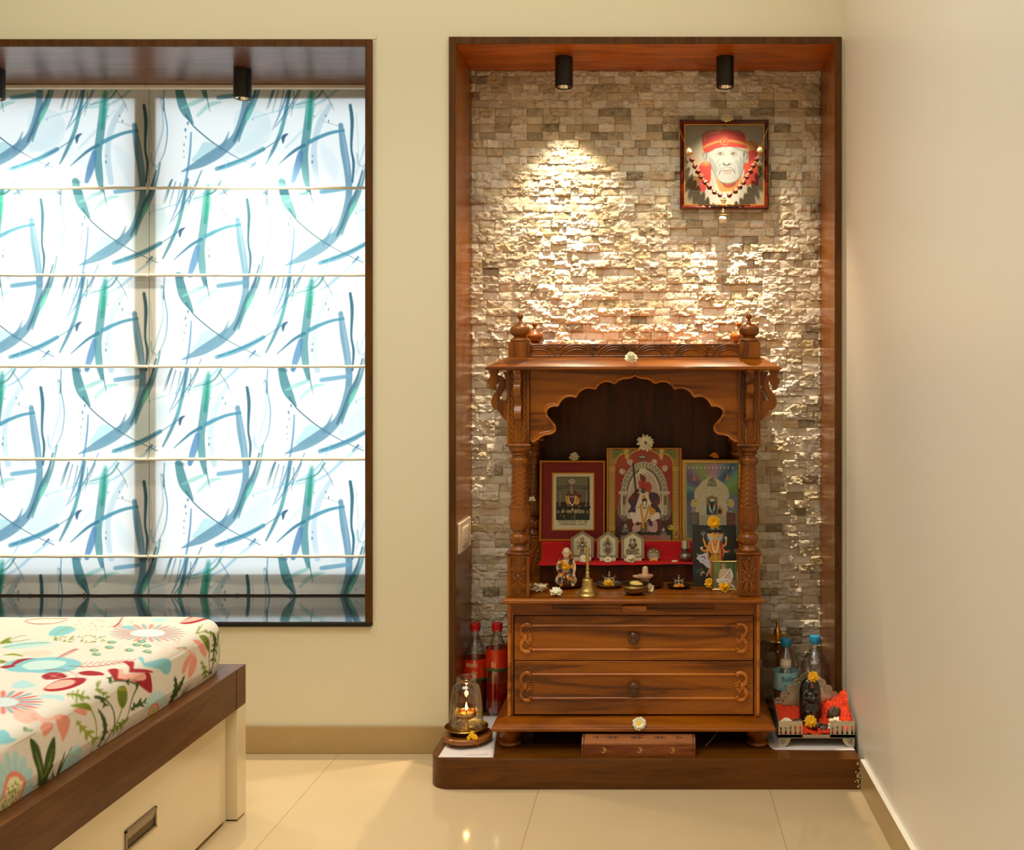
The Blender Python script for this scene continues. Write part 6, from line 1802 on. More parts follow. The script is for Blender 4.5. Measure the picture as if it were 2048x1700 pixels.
flower('cut_flower', 'small cream flower at the foot of the middle silver plaque', (xat(1216, 3.150), 0.049, CZ + 0.006), 0.0135, (0, -0.85, 0.5), M['petalc'], M['browncen'], 12, 2, 0.1, .25, 12, group=FC)
flower('cut_flower', 'ruffled cream flower at the foot of the right silver plaque', (xat(1262, 3.150), 0.049, CZ + 0.007), 0.0175, (0, -0.6, 0.8), M['petalc'], M['petalc'], 16, 3, 0.2, .3, 13, group=FC)
# round silver coin
d = 3.165; cxn = xat(1307, d); yc = d - CD; rc = 0.0205
t = thing('coin', 'round silver embossed coin standing on the red cloth', 'coin', (cxn, yc, CZ)); xf = lean(cxn, yc, CZ, 8)
b = MB(); b.lathe(0, 0, [(0.0001, 0), (rc, 0), (rc, 0.002), (rc - .0012, 0.003), (rc - .0025, 0.002), (0.0001, 0.002)], 40, closed=False); b.v = [(cxn + x, yc - z, CZ + rc + y) for x, y, z in b.v]; b.build('disc', M['silverd'], t, xf=xf)
b = MB()
for k, (ex, ez) in enumerate(((-.010, .009), (0, .012), (.010, .009), (-.012, .001), (-.006, .002), (0, .003), (.006, .002), (.012, .001), (-.008, -.004), (-.002, -.003), (.004, -.004), (.009, -.004))): b.ell((cxn + ex, yc - .0025, CZ + rc + ez), (0.003, 0.0014, 0.0026), 8, 6)
b.build('embossing', M['silver'], t, xf=xf)
b = MB(); rn = random.Random(4)
for k in range(14): b.ell((cxn - .011 + .0017 * k, yc - .005, CZ + 0.003 + rn.random() * .003), (0.003, 0.002, 0.003), 7, 5, noise=.4, seed=k)
tag(b.build('marigold_petals', M['petalo']), 'loose orange petals heaped against the small silver coin', 'petals')
# pot with a cup upturned on it
d = 3.16; cxn = xat(1371, d); yc = d - CD
t = thing('metal_pot', 'small round silver water pot on the red cloth beside black card', 'pot', (cxn, yc, CZ))
b = MB(); z = CZ; b.lathe(cxn, yc, [(0.012, z), (0.0135, z + .001), (0.0195, z + .008), (0.0215, z + .016), (0.019, z + .024), (0.012, z + .0295), (0.0095, z + .033), (0.0105, z + .036), (0.0185, z + .0385), (0.0185, z + .040), (0.011, z + .0395)], 36, n=2); b.build('pot_body', M['silverd'], t)
z2 = z + 0.0408
t2 = thing('metal_cup', 'small silver cup upturned on the mouth of the round pot', 'cup', (cxn, yc, z2))
b = MB(); b.lathe(cxn, yc, [(0.0145, z2), (0.0145, z2 + .001), (0.0140, z2 + .024), (0.0135, z2 + .0255), (0.0001, z2 + .0257)], 36, closed=False); b.build('cup_wall', M['silver'], t2)
b = MB(); b.lathe(cxn, yc, [(0.0141, z2 + .0005), (0.0155, z2 + .0008), (0.0155, z2 + .002), (0.0142, z2 + .0025)], 30, closed=False); b.build('rim', M['silverd'], t2)
b = MB()
for k in range(6): b.ell((xat(1350, 3.14) + (k - 3) * .0025, 0.042 + (k % 2) * .003, CZ + .0035), (0.003, 0.002, 0.0032), 7, 5, noise=.5, seed=k)
tag(b.build('petal_scrap', M['petalc']), 'dry petal scraps lying left of the small silver pot', 'petals')

# ------------------------------------------------------------------ brass hand bell
def lathed(name, prof, x, y, z0, mat, parent, seg=40, n=1, fn=None, closed=False, **k):
    b = MB(); b.lathe(x, y, [(r, z0 + z) for r, z in prof], seg, n=n, fn=fn, closed=closed); return b.build(name, mat, parent, **k)
bx_, by_ = xat(1175, 2.93), -0.168
t = thing('hand_bell', 'worn brass hand bell standing near the front edge of shrine top', 'bell', (bx_, by_, TZ))
lathed('bell_body', [(0.0285, 0), (0.0295, 0.002), (0.0285, 0.005), (0.0255, 0.009), (0.0252, 0.012), (0.0235, 0.0125), (0.0232, 0.016), (0.0205, 0.020), (0.0175, 0.028), (0.0160, 0.038), (0.0155, 0.045), (0.0135, 0.0495), (0.009, 0.0515), (0.0060, 0.0525)], bx_, by_, TZ, M['brassm'], t, 48, n=2, closed=True)
lathed('bell_handle', [(0.0060, 0.052), (0.0072, 0.054), (0.0072, 0.058), (0.0058, 0.060), (0.0056, 0.065), (0.0066, 0.066), (0.0066, 0.068), (0.005, 0.070), (0.0046, 0.076), (0.0056, 0.077), (0.0056, 0.080), (0.0044, 0.082), (0.0046, 0.100), (0.0056, 0.125), (0.0052, 0.128), (0.0046, 0.130), (0.0060, 0.136), (0.0062, 0.139), (0.0050, 0.141), (0.0001, 0.141)], bx_, by_, TZ, M['brassm'], t, 28)
# ------------------------------------------------------------------ plates and bowls on the shrine top
def plate(name, label, x, y, r, h, mat, base, group=None):
    t_ = thing(name, label, 'plate', (x, y, TZ), group)
    lathed('dish', [(0.0001, 0.0), (base, 0.0), (base + .002, 0.001), (r * .9, h * .55), (r, h - .001), (r + .0005, h), (r - .001, h + .0002), (r * .88, h * .62 + .001), (base, 0.003), (0.0001, 0.0025)], x, y, TZ, mat, t_, 48)
    return t_
PLG = 'small metal plates on the shrine top'
px1, py1 = xat(1131, 3.072), -0.036
plate('copper_plate', 'dark copper plate under the seated marble saint figurine', px1, py1, 0.0535, 0.012, M['copper'], 0.036, PLG)
px2, py2 = xat(1218, 3.068), -0.036
plate('silver_plate', 'shallow silver plate holding a small metal idol, right of bell', px2, py2, 0.0435, 0.012, M['silverd'], 0.028, PLG)
px3, py3 = xat(1296, 3.072), -0.034
plate('copper_plate', 'dark copper plate under the pink stone lingam', px3, py3, 0.0485, 0.010, M['copper'], 0.033, PLG)
px4, py4 = xat(1357, 3.060), -0.048
plate('bronze_plate', 'greenish bronze plate with tiny idol, left of the black card', px4, py4, 0.0365, 0.009, M['bronze'], 0.024, PLG)
px5, py5 = xat(1269.5, 2.955), -0.145
t = thing('brass_bowl', 'dark brass bowl with engraved bands holding a lemon slice', 'bowl', (px5, py5, TZ))
lathed('bowl_shell', [(0.0001, 0.0), (0.020, 0.0), (0.022, 0.001), (0.031, 0.008), (0.0368, 0.018), (0.0385, 0.028), (0.0395, 0.0315), (0.0415, 0.033), (0.0405, 0.0345), (0.0382, 0.033), (0.037, 0.028), (0.0352, 0.018), (0.029, 0.009), (0.0001, 0.004)], px5, py5, TZ, M['bronze'], t, 56, n=2)
b = MB()
for zz in (0.0235, 0.026, 0.0285): b.tube([(px5 + (0.0380 + (zz - .0235) * .18) * math.cos(a), py5 + (0.0380 + (zz - .0235) * .18) * math.sin(a), TZ + zz) for a in [i * PI / 24 for i in range(49)]], 0.0009, 6)
for k in range(40):
    a0 = 2 * PI * k / 40
    for s_ in (-1, 1): b.tube([(px5 + rr * math.cos(a0 + s_ * da), py5 + rr * math.sin(a0 + s_ * da), TZ + zz) for rr, zz, da in ((0.0374, .020, -.08), (0.0352, .0145, 0.0), (0.0318, .0092, .08))], 0.0006, 5)
b.build('engraved_band', M['brassm'], t)
b = MB(); b.ell((px5 + .006, py5 - .004, TZ + .030), (0.021, 0.015, 0.009), 20, 12, M=Matrix.Rotation(.15, 3, 'Y'), noise=.1); 
tag(b.build('lemon_slice', plain('pale_lemon_flesh', (236, 206, 110), .5, sss=.1)), 'pale yellow lemon slice lying in the brass bowl', 'lemon')
flower('cut_flower', 'white flower lying behind the right rim of the brass bowl', (xat(1299, 2.985), -0.115, TZ + .011), 0.0145, (0.75, -0.6, 0.25), M['petalw'], M['pollen'], 10, 2, 0.3, .32, 15, group=FC)

# ------------------------------------------------------------------ blob figures (one continuous surface)
def figure(name, mat, parent, fn, vox=0.0011, smooth=2, **k):
    b = MB(); fn(b); ob = b.build(name, mat, parent, **k)
    r_ = ob.modifiers.new('remesh', 'REMESH'); r_.mode = 'VOXEL'; r_.voxel_size = vox; r_.use_smooth_shade = True
    s_ = ob.modifiers.new('smooth', 'SMOOTH'); s_.iterations = smooth; s_.factor = 0.5
    return ob
# seated saint: bare head, robe, one leg crossed over the knee
fx_, fy_, fz = px1 + 0.002, py1 + 0.004, TZ + 0.0032
t = thing('saint_figurine', 'cream marble seated saint figurine wearing a beaded garland on copper plate', 'figurine', (fx_, fy_, fz))
def saint(b):
    def e(x, y, z, r, M_=None): b.ell((fx_ + x, fy_ + y, fz + z), r, 16, 12, M=M_)
    def tb(pts, r): b.tube([(fx_ + p[0], fy_ + p[1], fz + p[2]) for p in pts], r, 12, n=4)
    e(0, 0.006, 0.012, (0.026, 0.020, 0.012)); e(0, 0.006, 0.004, (0.028, 0.022, 0.006))
    e(0, 0.008, 0.045, (0.019, 0.014, 0.032)); e(0, 0.007, 0.070, (0.020, 0.012, 0.014)); e(0.001, 0.006, 0.084, (0.0075, 0.007, 0.010))
    e(0.001, 0.003, 0.1015, (0.0125, 0.0130, 0.0155)); e(0.001, -0.004, 0.0935, (0.0092, 0.0075, 0.0095))
    e(0.001, -0.0105, 0.0995, (0.0022, 0.0030, 0.0034)); e(-0.0115, 0.003, 0.1, (0.002, 0.003, 0.004)); e(0.0135, 0.003, 0.1, (0.002, 0.003, 0.004))
    e(0.001, -0.0098, 0.1042, (0.0075, 0.0022, 0.0014)); e(0.001, -0.008, 0.0935, (0.004, 0.0025, 0.0013))
    tb([(-0.018, 0.006, 0.074), (-0.024, -0.002, 0.055), (-0.017, -0.014, 0.042)], [0.0075, 0.0066, 0.005]); e(-0.013, -0.0165, 0.040, (0.0055, 0.004, 0.004))
    tb([(0.019, 0.006, 0.074), (0.025, -0.001, 0.055), (0.023, -0.015, 0.037)], [0.0075, 0.0066, 0.005]); e(0.021, -0.018, 0.034, (0.0055, 0.0045, 0.004))
    for i in range(4): tb([(0.019 + i * .002, -0.019, 0.034), (0.018 + i * .002, -0.022, 0.029)], [0.0014, 0.001])
    tb([(-0.010, 0.002, 0.030), (-0.014, -0.018, 0.034), (-0.013, -0.022, 0.010)], [0.011, 0.0095, 0.007]); e(-0.013, -0.028, 0.004, (0.005, 0.009, 0.004))
    tb([(0.010, 0.002, 0.030), (0.021, -0.014, 0.033), (0.002, -0.022, 0.030)], [0.011, 0.010, 0.007]); tb([(0.020, -0.012, 0.03), (0.026, -0.008, 0.018), (0.022, -0.006, 0.006)], [0.009, 0.009, 0.007])
    tb([(-0.019, 0.004, 0.03), (-0.024, -0.006, 0.018), (-0.022, -0.004, 0.006)], [0.008, 0.009, 0.007]); e(-0.004, -0.0255, 0.030, (0.006, 0.0045, 0.0035))
    tb([(0.014, -0.018, 0.012), (0.022, -0.026, 0.005), (0.027, -0.03, 0.003)], [0.006, 0.006, 0.004])
figure('body', M['marble'], t, saint)
b = MB()
for z_, w_ in ((0.058, .006), (0.050, 0.006)): b.tube([(fx_ + 0.0135, fy_ + .016, fz + 0.098), (fx_ + .0150, fy_ + .012, fz + .082), (fx_ + .014, fy_ - .002, fz + .072)], [0.004, 0.005, 0.003], 8, n=3)
b.build('head_scarf', M['petalo'], t)
b = MB()      # beaded cloth garland hanging down both sides
rn = random.Random(8)
gm = {0: M['petalo'], 1: plain('maroon_garland_thread', (84, 14, 14), .7), 2: plain('dark_green_garland', (50, 60, 24), .7), 3: M['petalw']}
for mi in range(4):
    b = MB()
    for side in (-1, 1):
        pts = sm([(side * .014, .004, .080), (side * .0165, -.008, .068), (side * .0165, -.016, .052), (side * .0145, -.024, .038), (side * .014, -.0305, .022), (side * .011, -.034, .008)], 4)
        for i, p in enumerate(pts):
            zone = (p[2] * 1000) // 11
            for k in range(7):
                pick = int((zone + (side > 0)) % 3)
                if rn.random() < .22: pick = 3
                if pick != mi: rn.random(); continue
                b.ell((fx_ + p[0] + rn.uniform(-.0065, .0065), fy_ + p[1] - rn.random() * .003, fz + p[2] + rn.uniform(-.002, .002)), 0.0014 if mi == 3 else 0.0022, 6, 5)
    if b.v: b.build('garland_beads', gm[mi], t)
b = MB(); b.box(fx_ - .005, fx_ + .004, fy_ - .029, fy_ - .020, fz + .006, fz + .046); b.build('robe_fold', plain('brown_robe_fold', (130, 66, 36), .6), t, bevel=.003)
flower('cut_flower', 'bright yellow flower tucked on the chest of saint figurine', (fx_ + .001, fy_ - .022, fz + 0.0625), 0.0125, (-.1, -1, .15), M['petaly'], M['petaly'], 16, 3, 0.12, .3, 18, width=.7, group=FC)

def small_idol(name, label, x, y, z, s, mat, cat='idol', mark=True):
    t_ = thing(name, label, cat, (x, y, z))
    def f(b):
        def e(px_, py_, pz_, r): b.ell((x + px_ * s, y + py_ * s, z + pz_ * s), tuple(v * s for v in r), 12, 9)
        def tb(pts, r): b.tube([(x + p[0] * s, y + p[1] * s, z + p[2] * s) for p in pts], [v * s for v in r], 8, n=3)
        e(0, 0, .06, (.5, .36, .07)); e(0, -.05, .2, (.42, .3, .15)); e(0, 0, .45, (.24, .17, .28)); e(0, -.02, .78, (.14, .13, .17)); e(0, 0, .98, (.10, .10, .12)); e(0, 0, 1.1, (.04, .04, .08))
        for sx in (-1, 1):
            tb([(sx * .22, 0, .62), (sx * .42, -.04, .66), (sx * .46, -.08, .82)], [.08, .07, .06]); tb([(sx * .22, 0, .58), (sx * .40, -.12, .42), (sx * .28, -.26, .34)], [.08, .07, .05])
            tb([(sx * .15, -.1, .2), (sx * .42, -.18, .2), (sx * .1, -.3, .18)], [.12, .11, .07]); e(sx * .12, .0, .8, (.03, .04, .07)); e(sx * .52, -.05, .7, (.05, .03, .16))
        e(0, -.15, .78, (.03, .04, .04))
    figure('body', mat, t_, f, vox=0.0006 if s < .03 else 0.001, smooth=1)
    if mark:
        MB().ell((x, y - .125 * s, z + .84 * s), (.04 * s, .03 * s, .06 * s), 8, 6).build('red_mark', M['inkred'], t_)
    return t_
small_idol('silver_idol', 'tiny dark silver seated idol behind yellow flower on silver plate', px2 + .001, py2 + .006, TZ + .003, 0.0385, M['silverd'])
flower('cut_flower', 'bright yellow flower lying on the silver plate', (px2, py2 - .016, TZ + 0.0125), 0.0185, (0, -0.45, 0.9), M['petaly'], M['petaly'], 18, 3, -0.15, .26, 19, width=.8, group=FC)
small_idol('tiny_idol', 'tiny silver idol on greenish plate behind marigold petals', px4 + .001, py4 + .006, TZ + .003, 0.031, M['silverd'], mark=False)
b = MB(); rn = random.Random(11)
for k in range(60):
    a = rn.uniform(0, 2 * PI); q = rn.random() ** .5 * .0145
    b.ell((px4 + q * math.cos(a), py4 - .012 + q * math.sin(a) * .7, TZ + .0045 + (1 - q / .0145) * .008 + rn.random() * .003), (0.0032, 0.002, 0.0026), 7, 5, noise=.5, seed=k, M=Matrix.Rotation(rn.uniform(0, 3), 3, 'X'))
tag(b.build('marigold_petals', M['petalo']), 'heap of orange marigold petals on the greenish bronze plate', 'petals')
# pink stone lingam
lx, ly, lz = xat(1290.5, 3.07), py3 - .002, TZ + .003
t = thing('stone_lingam', 'pale pink stone lingam with long spout on copper plate', 'lingam', (lx, ly, lz))
b = MB(); b.lathe(lx, ly, [(0.0001, lz), (0.019, lz), (0.0195, lz + .002), (0.013, lz + .008), (0.0105, lz + .013), (0.012, lz + .018), (0.019, lz + .026), (0.0235, lz + .0285), (0.0240, lz + .0335), (0.022, lz + .034), (0.0001, lz + .0335)], 40, n=2, closed=False)
b.build('base', M['pink'], t)
b = MB(); b.prismz([(lx - .006, ly - .013), (lx - .036, ly - .0055), (lx - .0385, ly - .002), (lx - .0385, ly + .002), (lx - .036, ly + .0055), (lx - .006, ly + .013)], lz + .0215, lz + .0335); b.v = [(x, y, z if z > lz + .03 else z + max(0, (lx - .012 - x)) * .22) for x, y, z in b.v]
b.build('spout', M['pink'], t, bevel=.0025, seg=3)
b = MB(); b.lathe(lx, ly, [(0.0092, lz + .030), (0.0093, lz + .048), (0.0085, lz + .0545), (0.0058, lz + .0595), (0.0001, lz + .0615)], 32, n=3, closed=False); b.build('lingam_shaft', M['marble'], t)

# ------------------------------------------------------------------ flowers on and around the shrine
petals_lying('fallen_blossom', 'limp cream blossom fallen beside the left pillar foot', (xat(1077, 2.99), -0.112, TZ), 'flower', M['petalc'], 13, 0.024, 3, FC, 1.15)
flower('cut_flower', 'white daisy-like flower at front left of the shrine top', (xat(1112, 2.93), -0.172, TZ + .0075), 0.0205, (0.05, -0.42, 1), M['petalw'], M['petalw'], 14, 2, 0.25, .22, 21, group=FC)
petals_lying('fallen_blossom', 'cream blossom wedged behind the left pillar shaft', (xat(1066, 3.01), -0.100, 0.790), 'flower', M['petalc'], 9, 0.0165, 6, FC, .6)
flower('cut_flower', 'cream flower with brown centre on top of the middle picture', (xat(1291, 3.21), yM - .010, zat(886, 3.215)), 0.0285, (0.05, -1, 0.22), M['petalc'], M['browncen'], 13, 2, 0.08, .2, 22, width=.6, group=FC)
flower('cut_flower', 'cream flower lying on the maroon-mounted picture', (xat(1148, 3.23), yL - .004, zat(916, 3.23)), 0.0185, (0.1, -0.5, 0.7), M['petalc'], M['petalc'], 13, 3, 0.15, .3, 23, group=FC)
flower('cut_flower', 'withered yellow flower lying on the rainbow-ray picture', (xat(1428, 3.23), yR - .004, zat(914, 3.23)), 0.0165, (0.2, -0.3, 0.8), M['petalo'], M['browncen'], 9, 2, 0.1, .3, 24, group=FC)
flower('cut_flower', 'deep yellow flower on top of the black deity card', (xat(1428, 3.07), yB + .004, zat(1045, 3.075)), 0.0215, (0, -1, 0.25), M['petaly'], M['petalo'], 13, 3, 0.06, .25, 25, width=.7, group=FC)
flower('cut_flower', 'yellow flower half hidden left of the small photo frame', (xat(1420, 3.03), -0.066, TZ + .017), 0.0165, (-0.2, -0.9, 0.35), M['petaly'], M['petalo'], 12, 3, 0.1, .25, 26, width=.7, group=FC)
flower('cut_flower', 'yellow flower lying at the foot of small photo frame', (xat(1449, 2.99), -0.108, TZ + .0105), 0.0190, (0.05, -0.55, 0.8), M['petaly'], M['petalo'], 15, 3, 0.15, .25, 27, width=.7, group=FC)
flower('cut_flower', 'white ruffled flower on the canopy edge of the shrine', (xat(1262, 2.875), -0.224, zat(718, 2.875)), 0.0205, (0, -0.7, 0.7), M['petalw'], M['petalc'], 13, 4, 0.2, .22, 28, width=.7, group=FC)
flower('cut_flower', 'white flower with yellow centre on the shrine base moulding', (xat(1278, 2.868), -0.2265, zat(1449, 2.868)), 0.0205, (0.05, -0.9, 0.6), M['petalw'], M['petaly'], 9, 2, 0.05, .42, 29, width=.8, group=FC)
# ------------------------------------------------------------------ incense box with pierced lid
ix0, ix1, iy0, iy1 = xat(1163, 2.83), xat(1391, 2.83), -0.272, -0.222
t = thing('incense_box', 'long rosewood incense box with brass inlays at plinth front', 'box', ((ix0 + ix1) / 2, -0.247, PZ))
MB().box(ix0 + .006, ix1 - .006, iy0 + .002, iy1, PZ, PZ + .033).build('box_body', M['box'], t, bevel=.0006)
for (a, c) in ((ix0, ix0 + .006), (ix1 - .006, ix1)):
    b = MB(); b.prismx([(iy0, PZ), (iy1, PZ), (iy1, PZ + .0495), (iy0 + .016, PZ + .0495), (iy0, PZ + .036)], a, c)
    b.build('end_board', M['box'], t, bevel=.0006)
ld = MB().prismx([(iy0 + .001, PZ + .0335), (iy0 + .001, PZ + .040), (iy0 + .005, PZ + .042), (iy1, PZ + .0485), (iy1, PZ + .0335)], ix0 + .007, ix1 - .007).build('lid', M['boxtop'], t, bevel=.0005)
b = MB(); sl = math.atan2(.0065, iy1 - iy0 - .005)
def lidpt(x, v, h=0.0003): 
    f = v / (iy1 - iy0 - .005); return (x, iy0 + .005 + v, PZ + .042 + .0065 * f + h)
for gx in (1191, 1225, 1273, 1320, 1358):
    x = xat(gx, 2.85)
    pts = [(0, 0, 0)] if gx in (1225, 1273, 1320) else []
    full_ = gx in (1225, 1273, 1320)
    for (dx, dv) in (((-.006, .005), (.006, .005), (-.006, -.005), (.006, -.005), (-.0125, 0), (.0125, 0)) if full_ else (((.004, .005), (.004, -.005), (-.004, 0)) if gx < 1200 else ((-.004, .005), (-.004, -.005), (.004, 0)))):
        an = math.atan2(dv, dx)
        dr_ = [(dx + .0045 * math.cos(an + PI) * 0 + .0035 * math.cos(q) * (1.3 if math.cos(q - an) > 0 else 1), dv + .0024 * math.sin(q)) for q in [i * PI / 4 for i in range(8)]]
        b.add([lidpt(x + p[0], .0215 + p[1]) for p in dr_], [tuple(range(8))])
    if full_: b.add([lidpt(x + .004 * math.cos(q) * (1 if i % 2 == 0 else .35), .0215 + .006 * math.sin(q) * (1 if i % 2 == 0 else .35)) for i, q in enumerate([i * PI / 4 for i in range(8)])], [tuple(range(8))])
b.build('pierced_pattern', M['hole'], ld, smooth=False)
for ox in (1207, 1279, 1344):
    x = xat(ox, 2.83); zc = PZ + .0175; y = iy0 + .0016
    b = MB()
    b.prism(ribbon([(x - .0035, zc + .006), (x + .0015, zc + .0075), (x + .003, zc + .004), (x - .0008, zc + .001)], [.0018, .003, .003, .0014]), y - .0004, y + .0008)
    b.prism(ribbon([(x - .0008, zc + .001), (x + .0038, zc - .0006), (x + .0028, zc - .0052), (x - .0025, zc - .0062), (x - .008, zc - .0025)], [.0014, .0034, .0034, .003, .0005]), y - .0005, y + .0008)
    b.prism(ribbon([(x + .0028, zc + .0005), (x + .0058, zc + .003), (x + .0078, zc + .0005), (x + .0075, zc - .0018)], [.0012, .0028, .0026, .0006]), y - .0006, y + .0008)
    b.build('brass_inlay', M['brassm'], t, smooth=False)
# things kept beneath the shrine
d = 3.02
t = thing('clear_plastic_box', 'small clear plastic box beneath the shrine near its left front foot', 'box', (xat(1052, d), d - CD, PZ))
b = MB(); b.box(xat(1040, d), xat(1066, d), d - CD - .015, d - CD + .015, PZ, PZ + .016); b.box(xat(1041, d), xat(1065, d), d - CD - .014, d - CD + .014, PZ + .017, PZ + .034); b.build('box_shell', M['pet'], t, smooth=False)
t = thing('dried_flower', 'dried bud on a thin stalk lying beneath the shrine', 'dried flower', (xat(1445, 3.0), -0.10, PZ))
b = MB(); 
for k in range(9):
    a = (k - 4) * .16; x_, z_ = xat(1452, 3.0), PZ + .030
    b.add([(x_, -.10, z_ + .004), (x_ + .02 * math.sin(a) - .003, -.10 + .002 * (k % 2), z_ - .018 * math.cos(a)), (x_ + .02 * math.sin(a) + .003, -.101 - .002 * (k % 2), z_ - .018 * math.cos(a)), (x_ + .003, -.1, z_ + .004)], [(0, 1, 2, 3)])
o_ = b.build('dry_petals', plain('dry_straw_petal', (150, 124, 84), .8), t, ang=180); o_.modifiers.new('thickness', 'SOLIDIFY').thickness = .0008
b = MB(); b.tube([(xat(1412, 2.9), -.185, PZ + .001), (xat(1425, 2.93), -.16, PZ + .012), (xat(1440, 3.0), -.115, PZ + .028), (xat(1452, 3.0), -.10, PZ + .034)], .0007, 6, n=4); b.build('stalk', M['cream'], t)
b = MB(); b.lathe(X_(.21), .02, [(0.03, PZ), (0.034, PZ + .002), (.034, PZ + .006), (0.0001, PZ + .007)], 24, closed=False)

# ------------------------------------------------------------------ left corner: paper, board, lamp, bottles
d0 = 2.818
pz = PZ + 0.0006
A_ = [(-0.612, -0.279), (-0.456, -0.281), (-0.497, 0.085), (-0.606, 0.08)]
ng_ = 12; U, V = np.meshgrid(np.linspace(0, 1, ng_), np.linspace(0, 1, 22))
XX = (A_[0][0] * (1 - U) + A_[1][0] * U) * (1 - V) + (A_[3][0] * (1 - U) + A_[2][0] * U) * V
YY = (A_[0][1] * (1 - U) + A_[1][1] * U) * (1 - V) + (A_[3][1] * (1 - U) + A_[2][1] * U) * V
ob = grid_mesh('paper_sheet', XX, YY, XX * 0 + pz + 0.0004 * np.abs(vnoise(XX * 30 + 40, YY * 30 + 40, 41)), None, M['paperw'])
ob.modifiers.new('thickness', 'SOLIDIFY').thickness = .0003
tag(ob, 'white paper sheet lying under the round wooden board', 'paper')
b = MB(); b.box(-0.545, -0.478, -0.262, -0.215, pz + .0012, pz + .0015)
ob = b.build('paper_slip', M['paperw'], xf=Matrix.Translation((-.51, -.24, 0)) @ Matrix.Rotation(.12, 4, 'Z') @ Matrix.Translation((.51, .24, 0)), smooth=False)
tag(ob, 'smaller paper slip on top of the white sheet below the round board', 'paper')
wx, wy = xat(934, 2.95), -0.152
t = thing('wooden_board', 'round charred wooden board on short feet holding the oil lamp', 'board', (wx, wy, pz))
lathed('board_top', [(0.0001, .012), (0.070, .012), (0.0735, .014), (0.0745, .020), (0.0735, .0255), (0.071, .0275), (0.0001, .0275)], wx, wy, pz, M['board'], t, 56, fn=lambda a, z: 1 + .012 * math.sin(3 * a + 1))
for a in (-2.3, -.8, .6, 2.2):
    b = MB(); b.lathe(wx + .052 * math.cos(a), wy + .052 * math.sin(a), [(0.008, pz + .001), (0.009, pz + .004), (0.008, pz + .0125)], 14); b.build('foot', M['board'], t)
bz = pz + .0278
lpx, lpy = xat(933, 2.955), -0.147
t = thing('brass_plate', 'shallow brass plate on the round wooden board', 'plate', (lpx, lpy, bz))
lathed('dish', [(0.0001, 0), (0.040, 0), (0.048, .003), (0.0575, .011), (0.063, .0165), (0.0645, .017), (0.0635, .0182), (0.058, .0135), (0.047, .0055), (0.039, .0025), (0.0001, .002)], lpx, lpy, bz, M['brass'], t, 56)
gz = bz + .0030
gx, gy = lpx, lpy
t = thing('glass_chimney', 'clear glass lamp chimney set over the burning oil lamp', 'lamp chimney', (gx, gy, gz))
gp = [(0.0435, 0), (0.0455, .003), (0.0490, .012), (0.0500, .025), (0.0488, .050), (0.0460, .085), (0.0425, .112), (0.0400, .127), (0.0365, .1345), (0.0305, .1385), (0.0290, .141), (0.0285, .150), (0.0292, .157), (0.0305, .1585), (0.0292, .1595)]
lathed('glass_shade', gp, gx, gy, gz, M['glass'], t, 56, n=1)
t = thing('oil_lamp', 'lit brass lotus oil lamp on stem inside the glass chimney', 'oil lamp', (gx, gy, gz))
lathed('stem', [(0.0001, 0), (0.0195, 0), (0.0200, .002), (0.012, .006), (0.007, .012), (0.0062, .016), (0.0075, .019), (0.0052, .023), (0.0048, .030), (0.006, .033), (0.010, .0345), (0.0001, .0365)], gx, gy, gz, M['brass'], t, 36)
lathed('lotus_cup', [(0.009, .033), (0.018, .036), (0.0265, .0425), (0.0300, .051), (0.0285, .0575), (0.027, .0570), (0.0275, .050), (0.024, .044), (0.015, .039), (0.0001, .0375)], gx, gy, gz, M['brass'], t, 64, n=2, fn=lambda a, z: 1 + (.07 * abs(math.cos(4 * a)) - .03) * min(1, max(0, (z - gz - .036) / .012)))
lathed('ghee', [(0.0001, .050), (0.0235, .050), (0.0001, .0504)], gx, gy, gz, plain('melted_ghee', (190, 120, 40), .15), t, 24)
b = MB(); b.tube([(gx, gy, gz + .046), (gx + .001, gy, gz + .056), (gx, gy - .001, gz + .061)], .0016, 8); b.build('wick', M['hole'], t)
lathed('flame', [(0.0001, .0595), (0.0022, .062), (0.0036, .0665), (0.0032, .072), (0.0016, .079), (0.0001, .085)], gx, gy, gz, M['flame'], t, 16, n=3)
l = bpy.data.lights.new('flame_glow', 'POINT'); l.energy = 0.28; l.color = (1, .55, .24); l.shadow_soft_size = .006
lo = bpy.data.objects.new('flame_glow', l); C.objects.link(lo); lo.parent = t; lo.location = (0, 0, 0.071)
t = thing('yellow_blossom', 'bright yellow blossom on the front edge of round wooden board', 'flower', (xat(945, 2.888), -0.214, bz))
b = MB(); rn = random.Random(5)
for (cx_, cz_) in ((-.006, .004), (.006, .004), (0, .013), (.010, .0), (-.010, -.002), (0.002, .002)):
    for k in range(5):
        a = 2 * PI * k / 5 + rn.random(); b.ell((xat(945, 2.888) + cx_ + .0035 * math.cos(a), -0.214 - .002 * rn.random(), bz + .006 + cz_ + .0035 * math.sin(a)), (0.0036, 0.0014, 0.0036), 10, 6)
b.build('petals', M['petaly'], t)
b = MB(); b.tube([(xat(945, 2.888), -.211, bz + .015), (xat(945, 2.888), -.205, bz + .002)], .0014, 6); b.build('stalk', M['green'], t)

